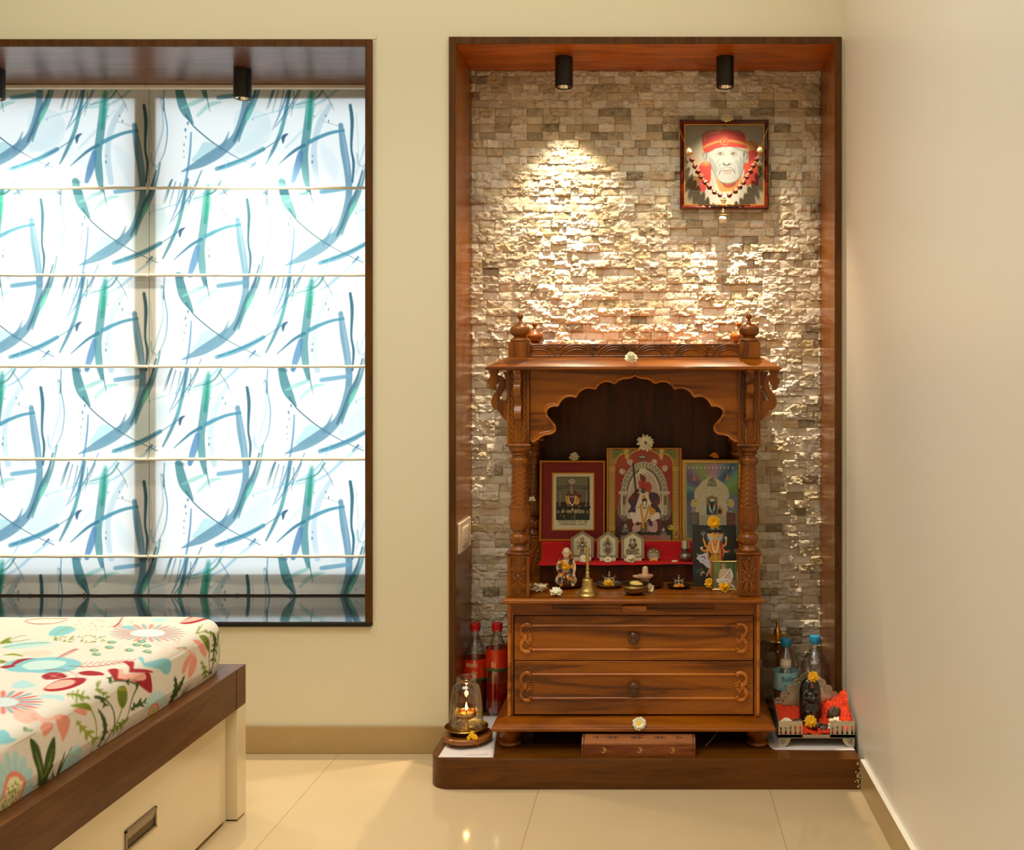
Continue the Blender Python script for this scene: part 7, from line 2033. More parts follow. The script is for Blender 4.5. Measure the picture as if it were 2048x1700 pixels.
def bottle(name, label, x, y, H, r, neck, cap, capmat, shell, parts, group, waist=None, sho=.62, z0=PZ):
    t_ = thing(name, label, 'bottle', (x, y, z0), group)
    w_ = waist or []
    prof = [(0.0001, .004), (r * .6, .004), (r * .72, .0005), (r * .88, 0), (r, .006)] + [(r * q, H * h) for h, q in w_] + [(r, H * sho), (r * .93, H * (sho + .07)), (r * .68, H * (sho + .17)), (neck * 1.25, H * (sho + .26)), (neck, H * (sho + .30)), (neck, H - cap)]
    b = MB(); b.lathe(x, y, [(a, z0 + c) for a, c in prof], 44, n=2, closed=False); b.build('bottle_shell', shell, t_)
    b = MB(); b.lathe(x, y, [(neck + .0045, z0 + H - cap), (neck + .0045, z0 + H - .002), (neck + .003, z0 + H), (0.0001, z0 + H)], 40, fn=lambda a, z: 1 + .03 * math.cos(20 * a), closed=False); b.build('cap', capmat, t_)
    b = MB(); b.lathe(x, y, [(neck + .003, z0 + H - cap - .006), (neck + .0045, z0 + H - cap - .004), (neck + .003, z0 + H - cap - .002)], 30, closed=False); b.build('neck_ring', capmat, t_)
    for (nm, h0, h1, rr, mt) in parts:
        b = MB(); b.lathe(x, y, [(0.0001, z0 + H * h0)] + [(r * rr, z0 + H * h0 + .001), (r * rr, z0 + H * h1)] + ([(0.0001, z0 + H * h1)] if nm == 'liquid' else []), 44, closed=False)
        b.v = [v for v in b.v]; b.build(nm, mt, t_)
    return t_
def label_band(t_, x, y, r, z0, z1, mat, nm='label'):
    b = MB(); b.lathe(x, y, [(r, z0), (r, z1), (r - .0004, z1), (r - .0004, z0), (r, z0)], 48, closed=False); return b.build(nm, mat, t_)
GB = 'clear bottles beside the shrine'
b1x, b1y = xat(950.5, 3.235), 0.135
t = bottle('oil_bottle', 'red-capped oil bottle with orange label, behind the glass chimney at left', b1x, b1y, .285, .0395, .0125, .020, M['redcap'], M['pet'], [('liquid', .03, .50, .95, M['amberoil'])], 'red-capped oil bottles', waist=[(.15, 1), (.35, 1), (.5, 1)], sho=.58)
def zb(p, d): return zat(p, d)
lb = label_band(t, b1x, b1y, .0402, zb(1358, 3.195), zb(1321, 3.195), M['redlabel'])
label_band(t, b1x, b1y, .0403, zb(1363, 3.195), zb(1358, 3.195), M['greenband'], 'label_band')
text('मंगलमय', .020, (b1x, b1y - .04, zb(1332, 3.195)), M['inkcream'], lb, bend=(b1x, b1y, .0405, -.12), width=.040)
text('तेल', .012, (b1x, b1y - .04, zb(1347, 3.195)), M['inkcream'], lb, bend=(b1x, b1y, .0405, .1), width=.020)
b2x, b2y = xat(993, 3.20), 0.115
t = bottle('oil_bottle', 'red-capped bottle of dark red oil against the shrine left side', b2x, b2y, .290, .0365, .0125, .021, M['redcap'], M['pet'], [('liquid', .03, .60, .955, M['redoil'])], 'red-capped oil bottles', waist=[(.12, 1), (.22, .9), (.32, .93), (.42, 1), (.5, 1)], sho=.60)
lb = label_band(t, b2x, b2y, .0375, zb(1341, 3.16), zb(1303, 3.16), M['redlabel'])
label_band(t, b2x, b2y, .0376, zb(1346, 3.16), zb(1341, 3.16), M['greenband'], 'label_band')
b = MB()
for k in range(7): b.box(b2x - .012, b2x - .006, b2y - .0378, b2y - .0370, zb(1338 - k * 1.7, 3.16), zb(1337 - k * 1.7, 3.16))
b.build('barcode', M['inkcream'], lb, smooth=False)
# switch plate on the niche side
t = thing('switch_plate', 'white gang switch plate on the left side of the niche', 'switch', (NL + .004, .105, .66))
MB().box(NL, NL + .009, .012, .198, .612, .708).build('plate', M['switch'], t, bevel=.003, seg=3)
MB().box(NL + .0085, NL + .0105, .055, .150, .630, .692).build('bezel', M['switch'], t, bevel=.001)
for k in range(4): MB().box(NL + .010, NL + .0135, .058 + k * .023, .079 + k * .023, .634, .688).build('switch_key', M['switch'], t, bevel=.0015)

# ------------------------------------------------------------------ right corner
# brass standing lamp behind the bottles
sx_, sy_ = xat(1554, 3.29), 0.180
t = thing('standing_lamp', 'tall brass oil lamp with pointed finial standing behind the bottles', 'oil lamp', (sx_, sy_, PZ))
zt_ = zat(1237, 3.28) - PZ; zd = zat(1284, 3.28) - PZ
lathed('base', [(0.0001, 0), (0.042, 0), (0.043, .004), (0.030, .010), (0.014, .020), (0.008, .030), (.007, .05)], sx_, sy_, PZ, M['brass'], t, 40, closed=True)
lathed('stem', [(0.0065, .045), (0.0065, .07), (.010, .075), (.010, .08), (.0055, .085), (.005, zd - .04), (.009, zd - .035), (.009, zd - .03), (.005, zd - .024), (.010, zd - .005)], sx_, sy_, PZ, M['brass'], t, 28, closed=True)
lathed('oil_dish', [(0.0001, zd - .006), (.018, zd - .004), (.030, zd + .002), (.046, zd + .010), (.055, zd + .0125), (.054, zd + .014), (.04, zd + .0105), (.02, zd + .004), (.0001, zd + .003)], sx_, sy_, PZ, M['brass'], t, 60, fn=lambda a, z: 1 + .10 * abs(math.cos(2.5 * a)))
lathed('finial', [(0.006, zd + .003), (.006, zd + .014), (.009, zd + .020), (.0125, zd + .028), (.0135, zd + .034), (.010, zd + .042), (.0055, zd + .050), (.0042, zd + .058), (.0052, zd + .062), (.0035, zd + .068), (.0012, zt_ - .004), (.0002, zt_)], sx_, sy_, PZ, M['brass'], t, 30, n=2, closed=True)
ribw = [(.12, 1), (.17, .95), (.22, 1), (.3, .96), (.38, 1), (.46, .96), (.54, 1)]
b3x, b3y = xat(1571, 3.20), 0.090
bottle('water_bottle', 'empty clear bottle with blue cap, left one, in front of the brass lamp', b3x, b3y, zat(1276, 3.19) - PZ, .040, .0125, .019, M['bluecap'], M['pet'], [], GB, waist=ribw, sho=.62)
b4x, b4y = xat(1630, 3.20), 0.098
bottle('water_bottle', 'empty clear bottle with blue cap, rightmost, against the niche side', b4x, b4y, zat(1273, 3.19) - PZ, .0465, .013, .019, M['bluecap'], M['pet'], [], GB, waist=ribw, sho=.58)
b5x, b5y = xat(1571, 3.10), -0.002
HB = zat(1321, 3.09) - PZ
t = bottle('water_bottle', 'small clear water bottle with white cap and pale blue label', b5x, b5y, HB, .0385, .0115, .017, M['whitecap'], M['pet'], [], GB, waist=[(.15, 1), (.3, .97), (.45, 1)], sho=.60)
lb = label_band(t, b5x, b5y, .0392, zat(1381, 3.065), zat(1346, 3.065), M['bluelabel'])
text('Bailley', .021, (b5x, b5y - .04, zat(1359, 3.06)), M['inkdark'], lb, bend=(b5x, b5y, .0395, .18), width=.046)
b = MB(); b.tube([(b5x + .0398 * math.sin(a), b5y - .0398 * math.cos(a), zat(1370, 3.06) - .0022 * math.cos((a - .15) * 3)) for a in [-.25 + .09 * i for i in range(10)]], .0005, 5); b.build('swoosh', M['inkdark'], lb)
b = MB(); b.box(0, .005, 0, .0003, zat(1376, 3.06), zat(1350, 3.06)); b.v = [(b5x + .0396 * math.sin(-.72 + x / .039), b5y - .0396 * math.cos(-.72 + x / .039) - y, z) for x, y, z in b.v]; b.build('barcode', M['cream'], lb, smooth=False)
# paper tray under the small throne
tz = PZ + .0005
x0, x1 = xat(1545, 2.88), 0.5745
pl_ = [(x0 + .012, -.221), (x1, -.226), (x1, -.02), (x0 - .012, -.02), (x0 - .010, -.16), (x0 - .004, -.200), (x0 + .002, -.214)]
b = MB().prismz(sm(pl_, 1, True), tz, tz + .0018)
tag(b.build('white_tray', M['paperw'], bevel=.0006), 'thin white rounded sheet lying under the silver throne', 'tray')
# silver throne
TX0, TX1 = xat(1557, 2.90), xat(1709, 2.90)
FY, BYk = -0.200, -0.072
fz_ = tz + .0018
t = thing('silver_throne', 'small cut-out silver throne standing in the right corner of plinth', 'throne', ((TX0 + TX1) / 2, -.14, fz_))
def zt(p): return zat(p, 2.90)
zfl = zt(1475.5); zrl = zt(1442); th = .0012
MB().box(TX0, TX1, FY, BYk, zfl, zfl + th).build('seat_plate', M['silver'], t)
MB().box(TX0, TX1, FY - th, FY, zfl - .001, zt(1469)).build('front_strip', M['silver'], t)
# front rails with lamp-shaped cut-outs
def rail(xa, xb, n_):
    rz0, rz1 = zt(1475), zrl
    b = MB(); w_ = (xb - xa) / n_
    shape = [(0, .0), (.14, .0), (.24, .11), (.24, .17), (.12, .27), (.12, .55), (.24, .66), (.24, .74), (.12, .86), (0, .92)]
    hz0, hz1 = rz0 + (rz1 - rz0) * .20, rz0 + (rz1 - rz0) * .78
    for k in range(n_):
        c_ = xa + (k + .5) * w_
        Lh = [(c_ - a * w_, hz0 + q * (hz1 - hz0)) for a, q in shape]
        Rh = [(c_ + a * w_, hz0 + q * (hz1 - hz0)) for a, q in shape]
        b.prism([(xa + k * w_, rz0), (c_, rz0)] + Lh[0:] + [(c_, rz1), (xa + k * w_, rz1)], FY - th, FY)
        b.prism([(xa + (k + 1) * w_, rz0), (xa + (k + 1) * w_, rz1), (c_, rz1)] + Rh[::-1] + [(c_, rz0)], FY - th, FY)
    b.build('front_rail', M['silver'], t, smooth=False)
rail(TX0, xat(1605, 2.9), 5); rail(xat(1660, 2.9), TX1, 5)
for sx in (0, 1):
    xx = TX0 if sx == 0 else TX1 - th
    MB().prismx([(FY, zfl), (BYk, zfl), (BYk, zt(1420)), (FY, zrl)], xx, xx + th).build('side_wall', M['silver'], t, smooth=False)
    # fan-shaped legs
    b = MB(); sg = 1 if sx == 0 else -1; ox = TX0 if sx == 0 else TX1
    arc = [(ox, fz_)] + [(ox + sg * (.010 + .0255 * math.sin(a)) , fz_ + .0285 - .0285 * math.cos(a)) for a in [i * PI / 2 / 8 for i in range(9)]] + [(ox, fz_ + .0285)]
    arc = [(p[0], min(p[1], zfl)) for p in arc]
    b.prism(arc, FY - th, FY)
    lg = b.build('leg', M['silver'], t, smooth=False)
    b = MB(); 
    for k in range(6):
        a = .2 + k * .26; b.tube([(ox + sg * .006, FY - th, fz_ + .026), (ox + sg * (.006 + .017 * math.sin(a)), FY - th - .0004, fz_ + .026 - .020 * math.cos(a))], [.0006, .0014], 6)
    b.build('pressed_fan', M['silverd'], lg)
    b = MB(); b.prism([(ox, fz_), (ox + sg * .012, fz_), (ox + sg * .018, zfl), (ox, zfl)], BYk, BYk + th); b.build('leg', M['silver'], t, smooth=False)
# back plate with medallions
dk_ = 3.028
def q2(px_, py_): return (xat(px_, dk_), zat(py_, dk_))
bk = [q2(1560, 1476), q2(1560, 1420), q2(1568, 1400), q2(1583, 1385), q2(1596, 1368), q2(1610, 1353), q2(1640, 1353), q2(1652, 1368), q2(1665, 1385), q2(1680, 1400), q2(1690, 1420), q2(1690, 1476)]
MB().prism(bk, BYk, BYk + th).build('back_plate', M['silver'], t, smooth=False)
for (mx__, my__) in ((1557, 1403.5), (1568.5, 1391), (1581, 1378), (1594, 1366), (1643.5, 1366), (1656, 1379), (1668, 1391), (1679, 1403)):
    c_ = q2(mx__, my__); r_ = .0135
    b = MB(); b.prism(circ(c_[0], c_[1], r_, 24), BYk - .0012, BYk + .0002); md = b.build('medallion', M['silver'], t, smooth=False)
    b = MB(); b.tube([(c_[0] + r_ * .92 * math.cos(a), BYk - .0014, c_[1] + r_ * .92 * math.sin(a)) for a in [i * PI / 12 for i in range(25)]], .0008, 6)
    for k in range(12):
        a = k * PI / 6; b.tube([(c_[0] + .002 * math.cos(a), BYk - .0012, c_[1] + .002 * math.sin(a)), (c_[0] + r_ * .8 * math.cos(a), BYk - .0018, c_[1] + r_ * .8 * math.sin(a))], [.0005, .0013], 6)
    b.build('pressed_rosette', M['silverd'], md)
b = MB(); c_ = q2(1617, 1361); b.prism([(c_[0] + .030 * math.cos(a), c_[1] + .0265 * math.sin(a)) for a in [i * PI / 16 for i in range(17)]], BYk - .0012, BYk + .0004); cr_ = b.build('top_fan', M['silver'], t, smooth=False)
b = MB()
for k in range(15):
    a = .15 + k * .2; b.tube([(c_[0] + .012 * math.cos(a), BYk - .0012, c_[1] + .010 * math.sin(a)), (c_[0] + .027 * math.cos(a), BYk - .0018, c_[1] + .024 * math.sin(a))], [.0004, .0011], 6)
b.build('pressed_rays', M['silverd'], cr_)
b = MB(); top = c_[1] + .0265
b.tube([(c_[0] + .003 * math.cos(a), BYk, top + .0035 + .0035 * math.sin(a)) for a in [i * PI / 8 for i in range(17)]], .0008, 6); b.ell((c_[0], BYk, top + .009), .0014); b.ell((c_[0] - .001, BYk, top + .0135), .002)
b.build('finial_ring', M['silver'], t)
# orange cloth bunched inside the throne
def crumple(name, label, x0, x1, y0, y1, zf, amp, seed, hang=None):
    U, V = np.meshgrid(np.linspace(0, 1, 110), np.linspace(0, 1, 90))
    X = x0 + (x1 - x0) * U; Y = y0 + (y1 - y0) * V
    Z = zf(U, V) + amp * (np.abs(vnoise(X * 110 + 60 + seed + 40 * Y, Y * 80 + 60, 51 + seed) - .5) * 1.5 + .9 * np.abs(vnoise(X * 260 + 60, Y * 210 + 60 + 60 * X, 52 + seed) - .5))
    ob = grid_mesh(name, X, Y, Z, None, M['orangecloth'], None); ob.modifiers.new('thickness', 'SOLIDIFY').thickness = .0008
    return tag(ob, label, 'cloth', 'bunched orange cloth on the silver throne')
s0 = zfl + th + .001
crumple('orange_cloth', 'red-orange cloth bunched at left of silver throne under white flower', TX0 + .003, xat(1612, 2.95), FY + .004, BYk - .003, lambda u, v: s0 + .052 * v ** 1.3 * (1 - .3 * u) + .004, .010, 1)
crumple('orange_cloth', 'orange cloth rising against the wall at right of silver throne', xat(1632, 2.95), TX1 - .002, FY + .004, BYk - .003, lambda u, v: s0 + .055 * np.clip(v * 1.4 - .2, 0, 1) ** 1.2 * (.75 + .35 * u) + .004 + np.exp(-((u - .9) / .2) ** 2) * .020 * v + .010 * u * u, .016, 3)
crumple('orange_cloth', 'strip of orange cloth at front opening of silver throne', xat(1604, 2.9), xat(1664, 2.9), FY + .002, FY + .05, lambda u, v: s0 + .004 + .006 * v + .004 * np.sin(u * 9), .007, 5)
# black stone idol
ix, iy = xat(1620.5, 2.97), -.128
z0_ = s0 + .006
t = thing('black_stone_idol', 'black polished rounded stone idol standing on the silver throne', 'idol', (ix, iy, z0_))
Hi = zat(1358, 2.95) - z0_
def stone(b):
    pf = [(.022, 0), (.031, .004), (.0325, .02), (.0325, Hi * .6), (.031, Hi * .76), (.0255, Hi * .89), (.016, Hi * .965), (.0001, Hi)]
    b.lathe(ix, iy, [(r, z0_ + z) for r, z in pf], 36, n=3, sq=.62)
    def e(x, z, r, y=-.019): b.ell((ix + x, iy + y, z0_ + z), r, 12, 9)
    def tb(pts, r): b.tube([(ix + p[0], iy + p[1], z0_ + p[2]) for p in pts], r, 10, n=4)
    e(.002, Hi * .84, (.0095, .007, .013)); e(0.002, Hi * .93, (.006, .006, .006), -.012); e(0, Hi * .60, (.014, .007, .018)); e(0, Hi * .38, (.016, .008, .02)); e(.002, Hi * .83, (.002, .003, .003), -.026)
    for s_ in (-1, 1):
        tb([(s_ * .010, -.016, Hi * .72), (s_ * .0215, -.017, Hi * .70), (s_ * .020, -.020, Hi * .58)], [.006, .0055, .004]); tb([(s_ * .020, -.020, Hi * .58), (s_ * .010, -.024, Hi * .62), (s_ * .001, -.026, Hi * .57)], [.0042, .004, .003])
        tb([(s_ * .008, -.019, Hi * .35), (s_ * .010, -.021, Hi * .18), (s_ * .009, -.021, Hi * .05)], [.009, .007, .006]); e(s_ * .010, .004, (.007, .008, .004), -.024)
        tb([(s_ * .012, -.018, Hi * .5), (s_ * .018, -.019, Hi * .36), (s_ * .024, -.014, Hi * .3)], [.005, .005, .004])
figure('body', M['blackstone'], t, stone, vox=.0012, smooth=2)
b = MB(); b.ell((ix + .002, iy - .0262, z0_ + Hi * .845), (.0028, .0014, .0042)); b.ell((ix + .002, iy - .0255, z0_ + Hi * .885), (.0018, .0014, .0028)); b.ell((ix + .004, iy - .0275, z0_ + Hi * .31), (.0022, .0014, .004)); b.build('orange_mark', M['inkred'], t)
def rock(label, x, y, z, r, seed):
    b = MB(); b.ell((x, y, z), r, 30, 20, noise=.28, seed=seed); return tag(b.build('rough_stone', M['rock']), label, 'stone', 'small stones on the silver throne')
rock('small rounded brown stone behind white flower, right on silver throne', xat(1670, 2.96), -.128, s0 + .042, (.0225, .017, .0235), 3)
rock('dark elongated stone lying before the black idol, pointing right', xat(1650, 2.925), -.168, s0 + .015, (.024, .013, .011), 9)
rock('knobbly brown stone beside yellow flower before the black idol', xat(1634, 2.925), -.166, s0 + .0235, (.017, .012, .012), 14)
rock('flat dark stone at left behind the silver front rail', xat(1598, 2.94), -.152, s0 + .030, (.016, .012, .008), 21)
FT = 'flowers placed on the silver throne'
flower('cut_flower', 'yellow flower balanced on the head of the black stone idol', (ix + .007, iy - .012, z0_ + Hi + .003), .0185, (-.25, -.75, .55), M['petaly'], M['petalo'], 18, 3, -.05, .2, 41, width=.6, group=FT)
flower('cut_flower', 'yellow flower at the feet of the black stone idol', (xat(1622, 2.92), -.172, s0 + .036), .0205, (-.05, -.8, .6), M['petaly'], M['petalo'], 18, 3, -.1, .2, 42, width=.6, group=FT)
flower('cut_flower', 'white flower with yellow centre behind left silver rail', (xat(1573, 2.92), -.178, s0 + .027), .0215, (.05, -.65, .7), M['petalw'], M['petaly'], 11, 2, .2, .36, 43, width=.7, group=FT)
flower('cut_flower', 'white ruffled flower behind the right silver rail', (xat(1671, 2.92), -.178, s0 + .026), .0245, (-.1, -.75, .6), M['petalw'], M['petalw'], 15, 4, .12, .22, 44, width=.65, group=FT)

# ------------------------------------------------------------------ portrait with bead garland on the stone wall
d = 3.330; yP = d - CD + .003
def c1(x, y, d=3.325): return xat(1340 + x / 6.8, d), zat(210 + y / 6.8, d)
x0, z1 = c1(136, 204); x1, z0 = c1(1338, 1418)
t = thing('framed_portrait', 'mahogany framed painting of a bearded person in red headwrap on stone wall', 'painting', ((x0 + x1) / 2, yP, z0))
xf = Matrix.Identity(4)
b = MB(); fw = .0145
b.rect_frame(x0, x1, z0, z1, [(0, yP + .006), (0, yP - .012), (.0025, yP - .0145), (.006, yP - .0145), (fw - .003, yP - .010), (fw, yP - .0075), (fw, yP + .006)])
b.build('frame_moulding', M['redframe'], t, smooth=False)
b = MB(); b.rect_frame(x0 + fw - .001, x1 - fw + .001, z0 + fw - .001, z1 - fw + .001, [(0, yP - .006), (0, yP - .0085), (.003, yP - .0085), (.0035, yP - .006)]); b.build('gilt_edge', M['gold'], t, smooth=False)
MB().box(x0 + .004, x1 - .004, yP - .004, yP + .004, z0 + .004, z1 - .004).build('backing_board', M['cream'], t)
cv = Canvas(208, 282, 1272, 1346, 380, 380, (232, 224, 204))
cv.ell(730, 800, 480, 480, (240, 234, 216), .6, soft=1)
# ochre strokes in the background
cv.blob([(232, 1060), (280, 990), (340, 965), (400, 980), (420, 1060), (420, 1140), (320, 1150), (240, 1120)], (150, 120, 66)); 
for k in range(5): cv.stroke([(240, 1010 + k * 28), (320, 1004 + k * 26), (415, 1016 + k * 26)], 5, (110, 82, 40), .7)
cv.blob([(1160, 830), (1210, 810), (1262, 830), (1240, 900), (1262, 940), (1200, 1000), (1170, 960)], (130, 112, 64)); 
for k in range(5): cv.stroke([(1180, 850 + k * 28), (1250, 840 + k * 30)], 5, (90, 72, 40), .7)
rn = random.Random(9)
for k in range(60):
    x = rn.uniform(1000, 1200); y = rn.uniform(1080, 1240); cv.ell(x, y, 14, 8, (200, 186, 150), .5)
for k in range(30):
    x = rn.uniform(260, 420); y = rn.uniform(1180, 1280); cv.ell(x, y, 16, 10, (206, 192, 156), .4)
# shawl behind: red and orange washes
cv.blob([(1040, 500), (1120, 495), (1200, 560), (1210, 640), (1150, 640), (1080, 620)], (226, 150, 60)); cv.speck(60, 1040, 500, 1200, 640, 12, [(236, 180, 90), (206, 110, 40)], .6, 2)
cv.blob([(1060, 640), (1150, 620), (1190, 660), (1170, 740), (1130, 760), (1050, 760), (1070, 700)], (176, 36, 34)); cv.blob([(1010, 800), (1060, 760), (1160, 760), (1190, 860), (1200, 1000), (1190, 1090), (1120, 1060), (1040, 1100), (1000, 1050)], (222, 84, 44)); cv.blob([(1090, 950), (1190, 900), (1200, 1080), (1130, 1060)], (186, 40, 34))
cv.blob([(395, 860), (440, 790), (500, 765), (560, 810), (575, 950), (590, 1040), (520, 1100), (440, 1080), (390, 980)], (216, 76, 54)); cv.blob([(440, 790), (490, 765), (540, 790), (520, 830), (450, 830)], (236, 150, 80)); cv.speck(70, 400, 820, 570, 1080, 12, [(150, 36, 30), (236, 130, 90), (200, 56, 44)], .5, 4)
cv.blob([(400, 1060), (470, 1060), (510, 1110), (480, 1170), (420, 1160)], (226, 90, 90)); cv.speck(70, 1010, 780, 1190, 1070, 12, [(160, 34, 30), (240, 140, 80), (226, 100, 60)], .5, 5)
for k in range(12): cv.stroke([(420 + k * 8, 850 + k * 20), (500, 870 + k * 18), (556, 880 + k * 14)], 4, (110, 24, 24), .5)
# white garment
cv.blob([(565, 880), (620, 980), (680, 1180), (720, 1300), (560, 1340), (540, 1240), (480, 1180), (520, 1090), (560, 1010)], (238, 236, 232)); cv.blob([(1010, 870), (1000, 1000), (960, 1100), (1040, 1080), (1040, 1170), (990, 1240), (930, 1340), (860, 1290), (720, 1340), (700, 1250), (800, 1160), (940, 1040)], (240, 236, 228))
for q in ([(520, 1180), (500, 1230), (540, 1230)], [(560, 1280), (560, 1335), (610, 1290)], [(900, 1270), (930, 1330), (950, 1250)], [(980, 1180), (990, 1270), (1010, 1180)]): cv.poly(q, (240, 236, 230))
for q in ([(600, 900), (640, 1050), (680, 1180)], [(570, 1000), (600, 1100), (620, 1250)], [(1005, 960), (960, 1090), (900, 1200)]): cv.stroke(q, [4, 8, 3], (176, 186, 196), .7)
# neck and wraps
cv.blob([(640, 1000), (700, 1010), (900, 1000), (980, 960), (970, 1060), (900, 1160), (780, 1170), (680, 1160)], (226, 176, 110))
for k in range(8): cv.stroke([(650 + k * 6, 1030 + k * 18), (760, 1060 + k * 14), (860, 1050 + k * 12), (960 - k * 10, 1000 + k * 18)], 4, (150, 80, 40), .8)
cv.blob([(720, 1060), (800, 1075), (890, 1050), (880, 1090), (820, 1120), (750, 1110)], (150, 56, 44)); cv.stroke([(690, 1040), (760, 1080), (880, 1070), (940, 1010)], 6, (70, 34, 30))
# face in cool monochrome
fc = (226, 232, 234); sh1 = (176, 188, 196); sh2 = (120, 132, 142); dkk = (52, 56, 62)
cv.blob([(520, 640), (600, 590), (740, 570), (880, 580), (960, 610), (1000, 690), (1005, 800), (985, 900), (940, 990), (880, 1040), (800, 1058), (720, 1055), (665, 1010), (610, 920), (560, 820), (535, 720)], fc)
cv.stroke([(540, 700), (560, 810), (610, 920), (665, 1010), (720, 1052)], [6, 9, 10, 8, 10], sh2, .9); cv.stroke([(720, 1052), (800, 1060), (880, 1042), (945, 985), (990, 890), (1006, 800)], [10, 10, 10, 9, 8, 6], dkk, .85)
cv.blob([(560, 720), (600, 760), (640, 860), (630, 930), (590, 860), (556, 790)], sh1, .7); cv.blob([(950, 700), (995, 760), (985, 880), (940, 960), (930, 860), (950, 780)], sh1, .75); cv.blob([(870, 680), (900, 760), (960, 760), (940, 850), (890, 800)], (200, 210, 214), .8)
cv.stroke([(560, 630), (620, 600), (700, 585)], 6, sh2, .8); cv.stroke([(850, 580), (920, 600), (985, 630)], [8, 14, 8], sh2, .8); cv.stroke([(520, 650), (560, 628), (600, 612)], 10, (90, 70, 60), .8)
for q in ([(620, 640), (700, 626), (760, 640)], [(600, 676), (640, 700), (700, 712)], [(800, 630), (870, 616), (940, 640)], [(820, 700), (880, 706), (930, 690)], [(745, 600), (750, 650), (745, 700)]): cv.stroke(q, [3, 7, 2], sh1, .9)
for ex, w__ in ((685, 1), (858, 1.05)):
    cv.blob([(ex - 46 * w__, 672), (ex - 10, 650), (ex + 30, 652), (ex + 56 * w__, 678), (ex + 20, 686), (ex - 20, 684)], (206, 196, 180)); cv.ell(ex + 2, 667, 16, 15, (70, 56, 50)); cv.ell(ex + 3, 667, 7, 7, (16, 14, 14)); cv.ell(ex - 3, 661, 4, 3, (240, 240, 240))
    cv.stroke([(ex - 48 * w__, 672), (ex - 10, 648), (ex + 30, 650), (ex + 58 * w__, 680)], [4, 7, 7, 3], dkk, .9); cv.stroke([(ex - 40, 684), (ex, 692), (ex + 50, 684)], 4, sh2, .8); cv.stroke([(ex - 56, 640), (ex - 6, 622), (ex + 60, 640)], [4, 10, 4], sh1, .9)
    cv.stroke([(ex - 40, 706), (ex + 10, 716), (ex + 50, 700)], 4, sh1, .8)
cv.stroke([(752, 680), (740, 740), (725, 795)], [4, 6, 6], sh1, .9); cv.blob([(715, 800), (740, 790), (770, 812), (810, 790), (835, 800), (820, 815), (780, 826), (740, 820)], sh2); cv.stroke([(718, 805), (742, 812), (768, 826), (800, 812), (830, 800)], [5, 8, 5, 8, 4], dkk, .9); cv.ell(770, 770, 22, 30, (238, 242, 242), .9, soft=.6)
for q in ([(690, 800), (660, 860), (650, 900)], [(850, 790), (890, 850), (900, 900)], [(640, 760), (690, 840)], [(680, 740), (640, 780), (620, 850)], [(900, 740), (930, 800), (930, 860)]): cv.stroke(q, 5, sh2, .7)
# moustache, mouth and beard
cv.stroke([(770, 845), (720, 860), (680, 900), (668, 948)], [10, 20, 18, 6], (196, 204, 208)); cv.stroke([(775, 845), (830, 850), (875, 890), (886, 930)], [10, 20, 18, 6], (190, 198, 202))
cv.stroke([(700, 890), (680, 920), (670, 950)], [5, 7, 3], dkk, .8); cv.stroke([(850, 880), (878, 905), (882, 935)], [5, 9, 4], dkk, .9); cv.stroke([(718, 886), (770, 892), (850, 880)], [4, 8, 4], dkk, .85); cv.blob([(720, 892), (770, 900), (850, 888), (820, 920), (770, 926), (735, 915)], (214, 200, 190)); cv.stroke([(726, 928), (780, 940), (840, 920)], 5, sh2, .8)
for k in range(26):
    x = 670 + k * 11; cv.stroke([(x, 970 + 14 * math.sin(k)), (x + (x - 800) * .03, 1010), (x + (x - 800) * -.02, 1046 - abs(x - 800) * .18)], 3, sh1 if k % 2 else (250, 250, 250), .7)
# ears
for (ex, sg) in ((480, -1), (1030, 1)):
    cv.blob([(ex - 34, 700), (ex - 28, 650), (ex + 4, 626), (ex + 36, 650), (ex + 38, 740), (ex + 34, 790), (ex + 4, 790 if sg > 0 else 800), (ex - 20, 760)], (206, 210, 208)); cv.stroke([(ex - 20, 700), (ex - 4, 650), (ex + 24, 660), (ex + 20, 720), (ex + 6, 750)], [5, 7, 7, 8, 4], dkk, .8); cv.stroke([(ex - 34, 700), (ex - 28, 650), (ex + 4, 626), (ex + 36, 648)], 5, dkk, .7)
cv.blob([(470, 770), (540, 780), (530, 806), (490, 800)], (240, 170, 100), .6); cv.stroke([(1008, 620), (1005, 720), (1004, 800)], 8, dkk, .7)
# red wrapped cap
cv.blob([(445, 470), (450, 420), (500, 370), (620, 345), (760, 335), (880, 345), (980, 375), (1020, 420), (1035, 500), (1048, 570), (1030, 590), (930, 582), (800, 572), (700, 580), (600, 605), (520, 650), (468, 630), (450, 560)], (206, 48, 34))
cv.blob([(470, 410), (520, 370), (620, 350), (700, 350), (680, 390), (600, 400), (540, 440), (530, 490), (480, 500), (460, 460)], (236, 156, 136), .85); cv.blob([(860, 350), (960, 372), (1000, 400), (960, 410), (890, 390)], (240, 170, 150), .85); cv.blob([(620, 350), (760, 325), (860, 335), (880, 355), (760, 352)], (246, 214, 196), .85); cv.blob([(500, 440), (620, 400), (800, 385), (980, 400), (1010, 440), (1020, 500), (900, 470), (740, 460), (600, 480), (500, 520)], (196, 40, 30), .8)
for q in ([(460, 520), (600, 465), (760, 450), (900, 460), (1025, 500)], [(455, 470), (600, 420), (760, 400), (1000, 440)], [(470, 640), (600, 590), (740, 565), (900, 570), (1045, 585)], [(500, 500), (600, 440), (700, 420)]): cv.stroke(q, [3, 7, 5, 6, 3][:len(q)], (130, 20, 20), .7)
